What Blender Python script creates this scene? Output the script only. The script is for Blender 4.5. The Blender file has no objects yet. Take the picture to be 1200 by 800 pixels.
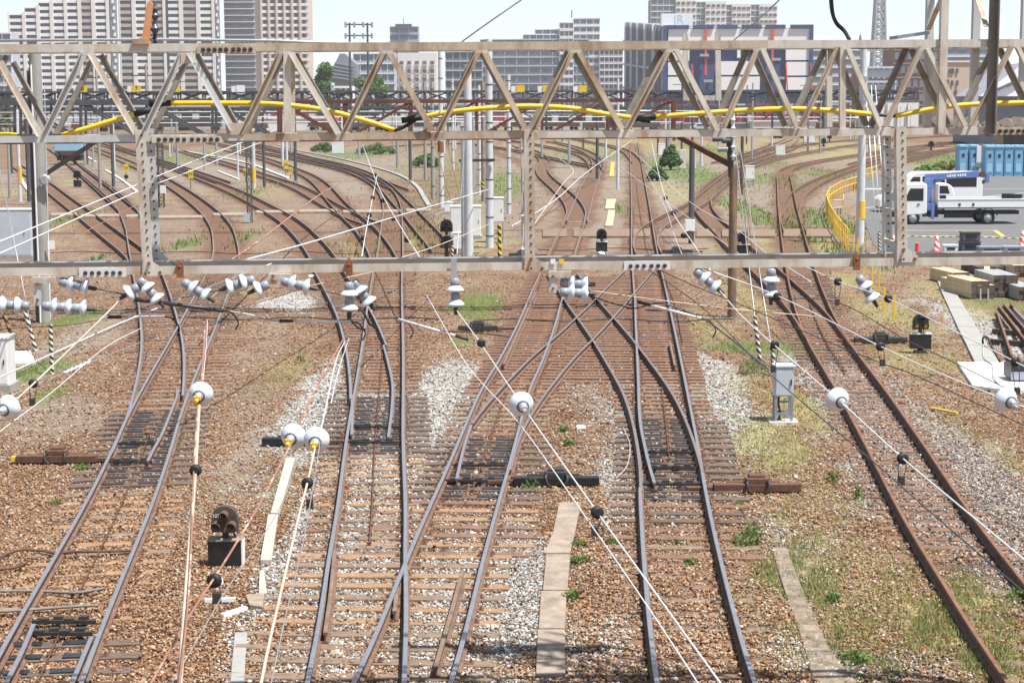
import bpy, math, random
import numpy as np
from mathutils import Vector, Matrix, Euler
random.seed(7); RNG = np.random.default_rng(7)
SC = bpy.context.scene
COL = SC.collection
R = math.radians
# ------------------------------------------------------------------ camera
F = 2100.0; CX, CY = 600.0, 400.0; HC = 6.96
PITCH = math.atan(285.0 / F); ROLL = 0.004
CAMR = (Matrix.Rotation(math.pi/2 - PITCH, 3, 'X') @ Matrix.Rotation(-ROLL, 3, 'Z'))
CAMP = Vector((0, 0, HC))
cd = bpy.data.cameras.new('camera'); cd.sensor_width = 36; cd.lens = F/1200*36
cd.clip_start = .1; cd.clip_end = 6000
cam = bpy.data.objects.new('camera', cd); COL.objects.link(cam)
cam.matrix_world = Matrix.Translation(CAMP) @ CAMR.to_4x4()
SC.camera = cam

def ray(px, py):
    return CAMR @ Vector(((px-CX)/F, -(py-CY)/F, -1))
def G(px, py, z=0.0):                       # the point of a level plane seen at a place of the photo
    d = ray(px, py); t = (z-HC)/d.z
    return CAMP + d*t
def P(px, py, Y):                           # the point at a distance
    d = ray(px, py); return CAMP + d*(Y/d.y)
# ------------------------------------------------------------------ objects
ORG = {}
def tag(o, label=None, cat=None, group=None, kind=None):
    if label: o['label'] = label
    if cat: o['category'] = cat
    if group: o['group'] = group
    if kind: o['kind'] = kind
    return o
def thing(name, loc, label, cat, group=None):
    o = bpy.data.objects.new(name, None); o.empty_display_size = .2
    COL.objects.link(o); o.location = loc; ORG[o.name] = Vector(loc)
    return tag(o, label, cat, group)
def copy_tree(o, parent=None):
    c = o.copy(); COL.objects.link(c)
    if parent: c.parent = parent
    for ch in list(o.children): copy_tree(ch, c)
    return c
def frame(d, up=Vector((0,0,1))):
    d = Vector(d).normalized()
    s = d.cross(up)
    if s.length < 1e-4: s = d.cross(Vector((0,1,0)))
    s.normalize(); u = s.cross(d).normalized()
    return d, s, u
class MB:
    def __init__(s): s.v=[]; s.f=[]; s.m=[]; s.sm=[]
    def add(s, vs, fs, m=0, smooth=False):
        b=len(s.v); s.v += [Vector(v) for v in vs]
        for f in fs: s.f.append([i+b for i in f]); s.m.append(m); s.sm.append(smooth)
        return s
    def box(s, c, sz, m=0, rz=0, ax=None):
        c=Vector(c); hx,hy,hz=[q/2 for q in sz]
        if ax is None:
            x=Vector((math.cos(rz),math.sin(rz),0)); y=Vector((-math.sin(rz),math.cos(rz),0)); z=Vector((0,0,1))
        else: x,y,z=ax
        vs=[c+x*(i*hx)+y*(j*hy)+z*(k*hz) for k in(-1,1) for j in(-1,1) for i in(-1,1)]
        return s.add(vs,[(0,2,3,1),(4,5,7,6),(0,1,5,4),(2,6,7,3),(0,4,6,2),(1,3,7,5)],m)
    def bar(s, p, q, w, h, m=0, up=Vector((0,0,1))):   # w across, h along up
        p=Vector(p);q=Vector(q); d,sd,u=frame(q-p,up)
        return s.box((p+q)/2,((q-p).length,w,h),m,ax=(d,sd,u))
    def angle(s, p, q, w, t, up, side, m=0):           # an angle section: one leg along up, one along side
        p=Vector(p);q=Vector(q); d=(q-p).normalized(); L=(q-p).length
        u=Vector(up); u=(u-d*u.dot(d)).normalized(); sd=Vector(side); sd=(sd-d*sd.dot(d)-u*sd.dot(u)).normalized()
        c=(p+q)/2
        s.box(c,(L,t,w),m,ax=(d,sd,u))
        s.box(c-u*(w/2-t/2)+sd*(w/2+t*.02),(L,w-t,t),m,ax=(d,sd,u))
        return s
    def cyl(s, p, q, r0, r1=None, n=10, m=0, caps=True, smooth=True):
        r1=r0 if r1 is None else r1
        p=Vector(p);q=Vector(q); d,a,b=frame(q-p)
        vs=[]
        for c,r in((p,r0),(q,r1)):
            for i in range(n):
                t=2*math.pi*i/n; vs.append(c+a*(r*math.cos(t))+b*(r*math.sin(t)))
        s.add(vs,[(i,(i+1)%n,n+(i+1)%n,n+i) for i in range(n)],m,smooth)
        if caps: s.add(vs,[tuple(range(n))[::-1],tuple(range(n,2*n))],m)
        return s
    def lathe(s, o, d, prof, n=16, m=0, smooth=True):   # prof: (along, radius)
        o=Vector(o); d,a,b=frame(d); vs=[]
        for t,r in prof:
            for i in range(n):
                g=2*math.pi*i/n; vs.append(o+d*t+a*(r*math.cos(g))+b*(r*math.sin(g)))
        fs=[]
        for k in range(len(prof)-1):
            for i in range(n): fs.append((k*n+i,k*n+(i+1)%n,(k+1)*n+(i+1)%n,(k+1)*n+i))
        s.add(vs,fs,m,smooth)
        s.add(vs[:n],[tuple(range(n))[::-1]],m); s.add(vs[-n:],[tuple(range(n))],m)
        return s
    def tube(s, pts, r, n=6, m=0):
        pts=[Vector(p) for p in pts]; vs=[]; fs=[]
        for k,p in enumerate(pts):
            t=(pts[min(k+1,len(pts)-1)]-pts[max(k-1,0)])
            d,a,b=frame(t)
            rr=r[k] if isinstance(r,(list,tuple)) else r
            for i in range(n):
                g=2*math.pi*i/n; vs.append(p+a*(rr*math.cos(g))+b*(rr*math.sin(g)))
        for k in range(len(pts)-1):
            for i in range(n): fs.append((k*n+i,k*n+(i+1)%n,(k+1)*n+(i+1)%n,(k+1)*n+i))
        fs.append(tuple(range(n))[::-1]); fs.append(tuple(range((len(pts)-1)*n,len(pts)*n)))
        return s.add(vs,fs,m,True)
    def prism(s, poly, d, m=0):                          # extrude a planar polygon by a vector
        poly=[Vector(p) for p in poly]; d=Vector(d); n=len(poly)
        vs=poly+[p+d for p in poly]
        s.add(vs,[tuple(range(n))[::-1],tuple(range(n,2*n))]+[(i,(i+1)%n,n+(i+1)%n,n+i) for i in range(n)],m)
        return s
    def build(s, name, mats, parent=None, bevel=0, fixn=False):
        if not isinstance(mats,(list,tuple)): mats=[mats]
        me=bpy.data.meshes.new(name)
        org=ORG.get(parent.name,Vector()) if parent else Vector()
        me.from_pydata([v-org for v in s.v],[],s.f)
        for m in mats: me.materials.append(m)
        me.polygons.foreach_set('material_index',s.m)
        me.polygons.foreach_set('use_smooth',s.sm)
        if fixn:
            import bmesh
            b=bmesh.new(); b.from_mesh(me); bmesh.ops.remove_doubles(b,verts=b.verts,dist=1e-5); bmesh.ops.recalc_face_normals(b,faces=b.faces); b.to_mesh(me); b.free()
        me.update()
        o=bpy.data.objects.new(name,me); COL.objects.link(o)
        if parent: o.parent=parent; ORG[o.name]=org
        if bevel:
            md=o.modifiers.new('bevel','BEVEL'); md.width=bevel; md.segments=2; md.limit_method='ANGLE'
        return o
def spline(pts, n=8):                                    # Catmull-Rom through 3-D points
    pts=[Vector(p) for p in pts]
    if len(pts)<3: return pts
    out=[]; E=[2*pts[0]-pts[1]]+pts+[2*pts[-1]-pts[-2]]
    for i in range(1,len(E)-2):
        p0,p1,p2,p3=E[i-1:i+3]
        for k in range(n):
            t=k/n
            out.append(.5*((2*p1)+(p2-p0)*t+(2*p0-5*p1+4*p2-p3)*t*t+(3*p1-p0-3*p2+p3)*t**3))
    out.append(pts[-1]); return out
def resample(pts, step):
    L=[0]
    for a,b in zip(pts,pts[1:]): L.append(L[-1]+(b-a).length)
    n=max(2,int(L[-1]/step)+1); out=[]; j=0
    for k in range(n+1):
        s=L[-1]*k/n
        while j<len(L)-2 and L[j+1]<s: j+=1
        t=(s-L[j])/max(1e-9,L[j+1]-L[j]); out.append(pts[j].lerp(pts[j+1],t))
    return out
def smooth_path(pts,it=6):
    for _ in range(it):
        pts=[pts[0]]+[(pts[i-1]+pts[i]*2+pts[i+1])/4 for i in range(1,len(pts)-1)]+[pts[-1]]
    return pts
# ------------------------------------------------------------------ materials
MATS={}
def mat(name, col, rough=.6, metal=0, var=.12, scale=6, col2=None, mix=(.5,.7), bump=0, spec=.5, stretch=None, fine=.06):
    m=bpy.data.materials.new(name); m.use_nodes=True; nt=m.node_tree; N=nt.nodes; L=nt.links
    b=N['Principled BSDF']; b.inputs['Roughness'].default_value=rough; b.inputs['Metallic'].default_value=metal
    b.inputs['Specular IOR Level'].default_value=spec
    tc=N.new('ShaderNodeTexCoord'); mp=N.new('ShaderNodeMapping'); L.new(tc.outputs['Object'],mp.inputs['Vector'])
    if stretch: mp.inputs['Scale'].default_value=stretch
    no=N.new('ShaderNodeTexNoise'); no.inputs['Scale'].default_value=scale; no.inputs['Detail'].default_value=6; no.inputs['Roughness'].default_value=.65
    L.new(mp.outputs['Vector'],no.inputs['Vector'])
    rp=N.new('ShaderNodeValToRGB')
    c=Vector(col); lo=[max(0,x*(1-var)) for x in c]; hi=[min(1,x*(1+var)) for x in c]
    rp.color_ramp.elements[0].position=.3; rp.color_ramp.elements[0].color=(*lo,1)
    rp.color_ramp.elements[1].position=.7; rp.color_ramp.elements[1].color=(*hi,1)
    L.new(no.outputs['Fac'],rp.inputs['Fac']); out=rp.outputs['Color']
    if col2:
        n2=N.new('ShaderNodeTexNoise'); n2.inputs['Scale'].default_value=scale*.7; n2.inputs['Detail'].default_value=8; n2.inputs['Roughness'].default_value=.7
        mp2=N.new('ShaderNodeMapping'); mp2.inputs['Location'].default_value=(3.1,7.7,1.3); L.new(mp.outputs['Vector'],mp2.inputs['Vector']); L.new(mp2.outputs['Vector'],n2.inputs['Vector'])
        r2=N.new('ShaderNodeValToRGB'); r2.color_ramp.elements[0].position=mix[0]; r2.color_ramp.elements[1].position=mix[1]
        L.new(n2.outputs['Fac'],r2.inputs['Fac'])
        mx=N.new('ShaderNodeMix'); mx.data_type='RGBA'; L.new(r2.outputs['Color'],mx.inputs['Factor']); L.new(out,mx.inputs[6]); mx.inputs[7].default_value=(*col2,1); out=mx.outputs[2]
    L.new(out,b.inputs['Base Color'])
    if bump:
        bp=N.new('ShaderNodeBump'); bp.inputs['Strength'].default_value=bump; bp.inputs['Distance'].default_value=.02
        n3=N.new('ShaderNodeTexNoise'); n3.inputs['Scale'].default_value=scale*6; L.new(mp.outputs['Vector'],n3.inputs['Vector'])
        L.new(n3.outputs['Fac'],bp.inputs['Height']); L.new(bp.outputs['Normal'],b.inputs['Normal'])
    MATS[name]=m; return m
M=MATS
mat('cream paint',(.55,.525,.47),.55,0,.14,5,(.34,.22,.12),(.47,.72),stretch=(1,1,.35))
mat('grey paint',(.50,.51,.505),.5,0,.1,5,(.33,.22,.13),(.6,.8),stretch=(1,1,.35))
mat('tan paint',(.46,.39,.30),.6,0,.16,5,(.25,.145,.07),(.46,.7),stretch=(1,1,.35))
mat('white plate',(.66,.67,.66),.5,0,.08,6,(.4,.28,.17),(.62,.8))
mat('dark steel',(.055,.05,.048),.55,.3,.25,8)
mat('black paint',(.016,.016,.018),.42,0,.25,8)
mat('rust brown',(.13,.062,.036),.85,0,.3,14,(.07,.038,.028),(.45,.7),bump=.2)
mat('rust bright',(.27,.10,.04),.85,0,.3,14,(.12,.05,.03),(.45,.7))
mat('rail side',(.17,.098,.064),.85,0,.3,9,(.085,.05,.036),(.45,.68))
mat('rail head',(.37,.37,.405),.34,.6,.12,5,(.25,.21,.195),(.56,.76))
mat('rail head rusty',(.22,.105,.062),.6,.1,.25,6,(.13,.06,.04),(.5,.7))
mat('rail head far',(.26,.185,.155),.5,.25,.2,2)
mat('rail head dull',(.30,.25,.24),.42,.5,.2,5,(.19,.12,.09),(.5,.7))
mat('back shade paint',(.30,.28,.25),.6,0,.2,5,(.17,.11,.07),(.5,.7))  # rear truss colour, darkened to stand in for its shade
mat('gantry brown',(.12,.04,.03),.8,0,.25,2,(.2,.08,.04),(.5,.7))
mat('gantry grey',(.075,.08,.09),.7,0,.3,2)
mat('concrete',(.31,.305,.285),.85,0,.12,3,(.30,.29,.26),(.5,.75),bump=.15)
mat('pale concrete',(.62,.60,.56),.85,0,.1,3,(.5,.47,.42),(.5,.75))
mat('slab brown',(.31,.25,.195),.9,0,.2,5,(.20,.155,.12),(.45,.68),bump=.4)
mat('slab worn',(.27,.215,.165),.95,0,.3,7,(.15,.12,.085),(.42,.6),bump=.6)
mat('pole white',(.58,.60,.62),.6,0,.08,3,(.45,.46,.46),(.55,.75))
mat('zinc',(.44,.46,.48),.45,.5,.12,5)
mat('porcelain',(.60,.66,.72),.14,0,.08,9,(.48,.50,.50),(.6,.8))
mat('dark porcelain',(.09,.09,.10),.25,0,.1,4)
mat('leg shade paint',(.20,.18,.16),.6,0,.25,5,(.30,.25,.19),(.6,.75),stretch=(1,1,.35))  # one mast leg: its self-shadow is put into this darker colour
mat('porcelain grey',(.25,.28,.33),.3,0,.1,4)
mat('wire white',(.72,.72,.72),.4,.25,.08,4)
mat('wire rust',(.36,.17,.11),.6,.3,.2,4,(.62,.5,.42),(.52,.6))
mat('wire dark',(.07,.07,.075),.5,.4,.2,4)
mat('wire grey',(.38,.38,.39),.45,.5,.2,4)
mat('wire tan',(.55,.45,.36),.5,.1,.2,4)
mat('rubber',(.012,.012,.013),.6,0,.2,6)
mat('yellow plastic',(.74,.52,.03),.5,0,.12,3,(.52,.37,.06),(.5,.75))
mat('yellow paint',(.75,.47,.05),.5,0,.1,5,(.5,.32,.1),(.6,.8))
mat('white paint',(.80,.80,.79),.5,0,.04,4)
mat('vehicle white',(.80,.81,.82),.25,0,.02,2)
mat('cabinet white',(.74,.75,.74),.5,0,.05,4,(.55,.5,.45),(.65,.85))
mat('cabinet grey',(.47,.52,.58),.5,0,.08,3,(.36,.34,.32),(.6,.8))
mat('cable grey',(.19,.175,.16),.75,0,.2,5)
mat('blue paint',(.17,.38,.56),.5,0,.1,3)
mat('blue pale',(.30,.52,.68),.5,0,.08,3)
mat('navy paint',(.045,.065,.16),.45,0,.15,4)
mat('crane blue',(.12,.19,.45),.4,0,.12,5)
mat('red paint',(.55,.05,.03),.5,0,.15,5)
mat('orange red',(.75,.09,.04),.5,0,.1,5)
mat('container red',(.33,.05,.085),.6,0,.2,.6,(.25,.06,.07),(.5,.7))
mat('container grey',(.5,.52,.53),.6,0,.1,.6)
mat('glass dark',(.02,.025,.03),.12,0,.2,3)
mat('glass blue',(.14,.19,.26),.12,0,.25,.3)
mat('asphalt',(.125,.125,.128),.9,0,.12,1.5,(.17,.168,.165),(.5,.8),bump=.1)
mat('lamp amber',(.85,.42,.02),.3,0,.05,4)
mat('lamp orange',(.75,.16,.02),.3,0,.05,4)
mat('sleeper fresh',(.33,.20,.115),.9,0,.3,5,(.19,.115,.072),(.42,.68),bump=.3,stretch=(1,6,1))
mat('sleeper rust',(.215,.122,.078),.9,0,.32,5,(.125,.073,.052),(.42,.68),bump=.3,stretch=(1,6,1))
mat('sleeper dark',(.12,.085,.064),.9,0,.3,5,(.10,.066,.05),(.45,.7),bump=.3,stretch=(1,6,1))
mat('rail top brown',(.23,.155,.11),.6,.2,.25,6,(.13,.075,.05),(.5,.7))
mat('greased steel',(.05,.048,.055),.35,.5,.3,5)
mat('sleeper greased',(.15,.105,.08),.8,0,.35,5,(.075,.055,.045),(.42,.62),bump=.3,stretch=(1,6,1))
mat('cover pale',(.46,.41,.34),.9,0,.15,4,(.33,.27,.21),(.5,.7),bump=.2)
mat('sleeper grey',(.235,.165,.115),.9,0,.3,5,(.145,.10,.072),(.42,.68),bump=.3,stretch=(1,6,1))
mat('new timber',(.55,.43,.27),.85,0,.15,4,(.55,.38,.2),(.5,.7),stretch=(6,1,1))
mat('old timber',(.085,.062,.05),.9,0,.4,6,(.18,.14,.10),(.55,.7))
mat('timber pole',(.15,.115,.09),.85,0,.25,4,(.30,.165,.08),(.45,.62),stretch=(1,1,.25))
mat('grey timber',(.30,.30,.32),.85,0,.15,4,(.34,.33,.34),(.5,.7),stretch=(6,1,1))
mat('pale wood',(.47,.39,.27),.85,0,.12,6)
mat('steel blue grey',(.30,.33,.38),.35,.4,.15,4,(.22,.16,.12),(.6,.8))
def striped(name,c1,c2,per):
    m=bpy.data.materials.new(name); m.use_nodes=True; nt=m.node_tree; N=nt.nodes; L=nt.links; b=N['Principled BSDF']; b.inputs['Roughness'].default_value=.55
    tc=N.new('ShaderNodeTexCoord'); sx=N.new('ShaderNodeSeparateXYZ'); L.new(tc.outputs['Object'],sx.inputs[0])
    a=N.new('ShaderNodeMath'); a.operation='MULTIPLY_ADD'; a.inputs[1].default_value=.9; L.new(sx.outputs['X'],a.inputs[0]); L.new(sx.outputs['Z'],a.inputs[2])
    d=N.new('ShaderNodeMath'); d.operation='DIVIDE'; d.inputs[1].default_value=per; L.new(a.outputs[0],d.inputs[0])
    f=N.new('ShaderNodeMath'); f.operation='FRACT'; L.new(d.outputs[0],f.inputs[0])
    g=N.new('ShaderNodeMath'); g.operation='GREATER_THAN'; g.inputs[1].default_value=.5; L.new(f.outputs[0],g.inputs[0])
    mx=N.new('ShaderNodeMix'); mx.data_type='RGBA'; mx.inputs[6].default_value=(*c1,1); mx.inputs[7].default_value=(*c2,1); L.new(g.outputs[0],mx.inputs['Factor']); L.new(mx.outputs[2],b.inputs['Base Color'])
    MATS[name]=m; return m
striped('stripe white black',(.75,.70,.58),(.03,.028,.025),.16)
striped('stripe yellow black',(.8,.55,.04),(.02,.02,.02),.3)
striped('stripe brown black',(.4,.22,.08),(.03,.02,.02),.2)
striped('stripe red white',(.8,.8,.78),(.75,.08,.04),.3)

ORD=['leftmost','second','third','fourth','fifth','sixth','seventh','eighth','ninth','tenth','eleventh','twelfth','thirteenth','fourteenth','fifteenth','sixteenth','seventeenth','eighteenth','nineteenth','twentieth','twenty-first','twenty-second','twenty-third','twenty-fourth','twenty-fifth','twenty-sixth','twenty-seventh','twenty-eighth','twenty-ninth','thirtieth','thirty-first','thirty-second','thirty-third','thirty-fourth','thirty-fifth']
N_STONES=250000; N_GRASS=110000
# ------------------------------------------------------------------ tracks
CINV = CAMR.transposed()
def proj(p):
    v=CINV@(Vector(p)-CAMP); return (CX-F*v.x/v.z, CY+F*v.y/v.z)
HEAD=.19; GA=1.132
_rz=[0]
BEDS=[]
SLEEP=[]                                                # centre, half length, half width, angle: for the ballast scatter
def rail_mesh(mb,pts,zo,mtop=1):
    # foot, web and head of a rail swept along pts (points on the running surface)
    prof=[(-.057,-.145),(.057,-.145),(.057,-.132),(.010,-.115),(.010,-.045),(.030,-.034),(.030,-.008),(.022,0),(-.022,0),(-.030,-.008),(-.030,-.034),(-.010,-.045),(-.010,-.115),(-.057,-.132)]
    n=len(prof); vs=[]
    for k,p in enumerate(pts):
        t=pts[min(k+1,len(pts)-1)]-pts[max(k-1,0)]; t.z=0; t.normalize(); s=Vector((t.y,-t.x,0))
        for a,b in prof: vs.append(Vector((p.x,p.y,HEAD+zo))+s*a+Vector((0,0,b)))
    for i in range(n):
        fs=[(k*n+i,(k+1)*n+i,(k+1)*n+(i+1)%n,k*n+(i+1)%n) for k in range(len(pts)-1)]
        mb.add(vs,fs,mtop if i in(6,7,8) else 0)
    mb.add(vs[:n],[tuple(range(n))],0); mb.add(vs[-n:],[tuple(range(n))[::-1]],0)
def offset(pts,d):
    out=[]
    for k,p in enumerate(pts):
        t=pts[min(k+1,len(pts)-1)]-pts[max(k-1,0)]; t.z=0; t.normalize()
        out.append(p+Vector((t.y,-t.x,0))*d)
    return out
def path(px):
    return smooth_path(resample(spline([G(x,y,HEAD) for x,y in px],8),.8),3)
SLM={}
def sleeper_mesh(mname,half_l,half_r,seed,w=.21,chairs=(-.566,.566)):
    mb=MB(); rr=random.Random(seed)
    L=half_l+half_r; cx=(half_r-half_l)/2
    nseg=6; vs=[]; h0,h1=-.10,.052
    for i in range(nseg+1):
        x=-half_l+L*i/nseg; j=[rr.uniform(-.006,.006) for _ in range(4)]
        vs+= [(x,-w/2+j[0],h0),(x,-w/2+j[0],h1-.012),(x,-w/2+.014+j[0],h1+j[1]*.5),(x,w/2-.014+j[2],h1+j[3]*.5),(x,w/2+j[2],h1-.012),(x,w/2+j[2],h0)]
    fs=[]
    for i in range(nseg):
        for k in range(5): a=i*6+k; fs.append((a,a+1,a+7,a+6))
    fs+= [(0,5,4,3,2,1),tuple(nseg*6+k for k in(0,1,2,3,4,5))]
    mb.add(vs,fs,0)
    for c in chairs:                                    # base plate and two spikes at each rail
        mb.box((c,0,.0555),(.26,.15,.012),1)
        for s in(-1,1):
            mb.box((c+s*.088,.035*s,.072),(.03,.04,.034),1); mb.box((c+s*.088,-.035*s,.07),(.026,.03,.024),1)
    if mname=='sleeper greased':
        for c in(-.33,.33): mb.box((c,0,.064),(.40,.17,.016),2)
    return mb
def track(label,pts,side='L',head='rail head',group=None,sleepers=(),rods=(),zone=None,rails=(1,1),trim=(None,None),side_m='rail side',fish=True):
    """One track: two rails and its sleepers. pts: photo points of its left (L) or right (R) rail or centre (C)."""
    P0=path(pts)
    off={'L':(0,GA),'R':(-GA,0),'C':(-GA/2,GA/2)}[side]
    L0=offset(P0,off[0]) if off[0] else P0
    R0=offset(P0,off[1]) if off[1] else P0
    C0=offset(P0,(off[0]+off[1])/2)
    base=C0[0]
    BEDS.extend(resample(C0,1.2))
    t=thing('railway_track',(base.x,base.y,0),label,'railway track',group)
    for k,rl in enumerate((L0,R0)):
        if not rails[k]: continue
        if trim[k]:
            y0,y1=trim[k]; rl=[p for p in rl if y1<=proj(p)[1]<=y0]
        if len(rl)<2: continue
        _rz[0]=(_rz[0]+1)%24
        zo=_rz[0]*.0011; fy=[proj(p)[1] for p in rl]; cut=next((i for i,y in enumerate(fy) if y<345),len(rl))
        if head=='rail head' and 2<cut<len(rl)-2:
            mb=MB(); rail_mesh(mb,rl[:cut+1],zo); mb.build('rail',[M[side_m],M[head]],t); mb=MB(); rail_mesh(mb,rl[cut:],zo); mb.build('rail',[M[side_m],M['rail head far']],t)
        else:
            mb=MB(); rail_mesh(mb,rl,zo); mb.build('rail',[M[side_m],M['rail head far' if head=='rail head' and cut<=2 else head]],t)
    # sleepers
    for (ya,yb,step,hl,hr,mn,*ex) in sleepers:
        sink,cov=(ex+[0.0,.06][len(ex):])[:2]
        seg=[p for p in C0 if yb-40<=proj(p)[1]<=ya+200]
        if len(seg)<2: continue
        fine=resample(seg,.02); acc=step
        sub={}
        for k in range(1,len(fine)-1):
            acc+=.02
            if acc<step: continue
            py=proj(fine[k])[1]
            if not(yb<=py<=ya): continue
            acc=0
            d=fine[k+1]-fine[k-1]; ang=math.atan2(d.y,d.x)-math.pi/2
            jx=random.uniform(-.05,.05); ang+=random.uniform(-.02,.02)
            names=mn if isinstance(mn,(list,tuple)) else [mn]
            mm=random.choice(names); key=(mm,round(hl,2),round(hr,2),random.randrange(4))
            if key not in SLM:
                o=sleeper_mesh(mm,hl,hr,hash(key[1:])%999).build('sleeper',[M[mm],M['rust brown'],M['greased steel']]); SLM[key]=o.data; o.parent=t
            else:
                o=bpy.data.objects.new('sleeper',SLM[key]); COL.objects.link(o); o.parent=t
            c=fine[k]; o.location=(c.x-base.x+jx*math.cos(ang),c.y-base.y+jx*math.sin(ang),random.uniform(-.010,.004)-sink-abs(random.gauss(0,sink*.45))); o.rotation_euler=(0,0,ang)
            cc=Vector((c.x,c.y))+Vector((math.cos(ang),math.sin(ang)))*((hr-hl)/2+jx)
            SLEEP.append((cc.x,cc.y,(hl+hr)/2,.105,ang,cov))
    for (ya,yb) in rods:
        seg=[Vector((p.x,p.y,.075)) for p in C0 if yb<=proj(p)[1]<=ya]
        if len(seg)>1:
            mb=MB(); mb.tube(smooth_path(seg,2),.013,5)
            for p in resample(seg,.62): mb.box(p,(.07,.05,.03))
            mb.build('centre_rod',M['rust brown'],t)
    return t,L0,R0,C0
def short_rail(pts,t,name='guard_rail',m='rail top brown',dz=-.012):
    P0=resample(spline([G(x,y,HEAD) for x,y in pts],6),.5)
    mb=MB(); _rz[0]=(_rz[0]+1)%24; rail_mesh(mb,P0,dz+_rz[0]*.0009); return mb.build(name,[M['rail side'],M[m]],t)
def cross_bar(p,q,t,name='stretcher_bar',w=.07,z=.09,m='dark steel'):
    a=G(*p,z);b=G(*q,z); mb=MB(); mb.bar(a,b,w,.05)
    for k in range(1,5): c=a.lerp(b,k/5); mb.box(c+Vector((0,.05*(-1)**k,.03)),(.12,.09,.07))
    return mb.build(name,M[m],t)
DK=('sleeper dark','sleeper rust'); BR=('sleeper fresh','sleeper fresh','sleeper grey'); RU=('sleeper rust','sleeper rust','sleeper grey'); GR=('sleeper grey','sleeper fresh','sleeper rust')
# 1 left
T1,_,_,_=track('leftmost foreground track, rails bearing to the right route of its turnout',
  [(-45,850),(0,764),(47,681),(94,600),(125,540),(152,482),(175,440),(200,397),(220,361),(241,322),(248,304),(250,287),(245,262),(226,240),(195,217),(158,196),(110,176),(70,162)],
  sleepers=[(830,728,.58,1.1,1.1,('sleeper greased',),0,.12),(726,560,.60,1.05,1.05,BR,.02,.8),(558,472,.58,1.1,1.15,('sleeper greased',),.0,.18),(470,385,.60,1.05,1.25,RU,.012,.5),(385,322,.62,1.0,1.0,DK,.02,.6)],rods=[(800,500)])
track('left branch of the leftmost foreground turnout, curving away to the far left',
  [(127,537),(147,492),(155,467),(163,430),(166,398),(164,370),(161,347),(156,322),(151,306),(142,295),(120,277),(92,254),(62,230),(40,212),(10,192)],
  trim=((480,100),(464,100)),sleepers=[(430,330,.62,1.0,1.0,DK,.025,.6)])
track('track joining the far left branch from the upper left, bending sharply beside the gantry post',
  [(157,325),(154,308),(151,292),(146,264),(134,239),(114,220),(90,200),(72,186),(58,174)])
short_rail([(208,455),(207,464),(199,485),(190,507),(180,525),(173,539)],T1,'switch_blade','rail head'); short_rail([(152,478),(147,492),(137,515),(130,530)],T1,'switch_blade','rail head')
cross_bar((128,541),(178,541),T1); cross_bar((136,520),(186,520),T1,w=.04)
# second switch at the very bottom left
short_rail([(39,730),(24,765),(-2,815)],T1,'switch_blade','rail head'); short_rail([(107,745),(92,780),(80,810)],T1,'switch_blade','rail head')
cross_bar((38,728),(112,728),T1); cross_bar((32,742),(108,742),T1,w=.05)
# 2 centre left
T2,_,_,_=track('centre left foreground track, straight rails running under the gantry',
  [(354,830),(360,800),(375,725),(386,650),(395,600),(406,515),(417,450),(425,400),(431,357),(437,320),(442,297),(447,262),(449,243),(443,224),(428,211),(398,197),(350,183),(300,170),(230,158)],
  sleepers=[(640,520,.6,1.05,1.05,GR,.010,.55),(520,455,.58,1.15,1.15,('sleeper greased',),.0,.2),(450,320,.6,1.0,1.0,RU,.008,.4)],rods=[(640,400)])
track('branch of the centre left track curving away to the left above the gantry beam',
  [(408,505),(411,462),(408,425),(404,402),(395,370),(382,342),(370,320),(362,300),(345,276),(325,257),(300,242),(270,226),(240,213),(200,197),(150,178),(112,165)],
  trim=((470,100),(405,100)),sleepers=[(385,330,.62,1.0,1.0,DK,.03,.6)])
track('track swinging left between the two curves beyond the centre left track',
  [(437,318),(435,305),(427,286),(415,268),(403,256),(385,237),(365,213),(342,200),(300,185),(262,176)],trim=((308,100),(312,100)))
track('straight siding joining the centre left curves from the far left',
  [(424,262),(405,255),(382,243),(340,219),(300,205),(260,192),(200,175),(165,166)])
short_rail([(449.5,404),(455,425),(460,450),(459,480),(455,512)],T2,'switch_blade','rail head'); short_rail([(412,462),(413,485),(412,509)],T2,'switch_blade','rail head')
short_rail([(392,645),(388,690),(381,741)],T2)
cross_bar((402,518),(470,518),T2); cross_bar((405,500),(470,500),T2,w=.04)
# 3 centre
T3,_,_,_=track('centre foreground track leaning right, crossing into the diamond under the gantry',
  [(398,835),(415,800),(447,730),(465,684),(500,602),(525,547),(542,507),(565,455),(584,424),(604,386),(619,352),(633,320),(643,298),(655,272),(662,256),(664,244),(657,232),(640,215),(625,201),(600,186),(560,172)],
  trim=((900,250),(900,250)),
  sleepers=[(840,637,.58,2.35,.98,BR,.005,.22),(637,575,.58,1.5,1.25,('sleeper fresh','sleeper grey','sleeper rust'),.006,.3),(572,502,.58,1.1,1.3,('sleeper greased',),.0,.18),(500,450,.6,1.05,1.1,RU,.01,.45),(450,318,.50,1.05,1.05,('sleeper rust',),0,.12),(308,255,.6,1.0,1.0,RU,.03,.5)],rods=[(570,450)])
track('track continuing straight beyond the diamond towards the small yellow walkway',
  [(664,258),(675,232),(683,215),(690,202),(694,192),(688,181),(668,172),(640,165)],trim=((268,100),(268,100)))
track('track curving left beyond the diamond beside the gantry hanger',
  [(662,257),(664,246),(658,233),(645,219),(632,207),(628,198),(632,188),(622,178),(600,170)],trim=((252,100),(258,100)))
T3X,_,_,_=track('crossover climbing right from the centre track through the diamond',
  [(526,550),(536,525),(552,497),(575,468),(600,441),(625,416),(650,395),(674,373),(692,356),(712,336),(732,317)],
  head='rail head dull',trim=((498,300),(560,300)),sleepers=[(470,440,.6,1.0,1.0,RU,.01,.45)])
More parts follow.
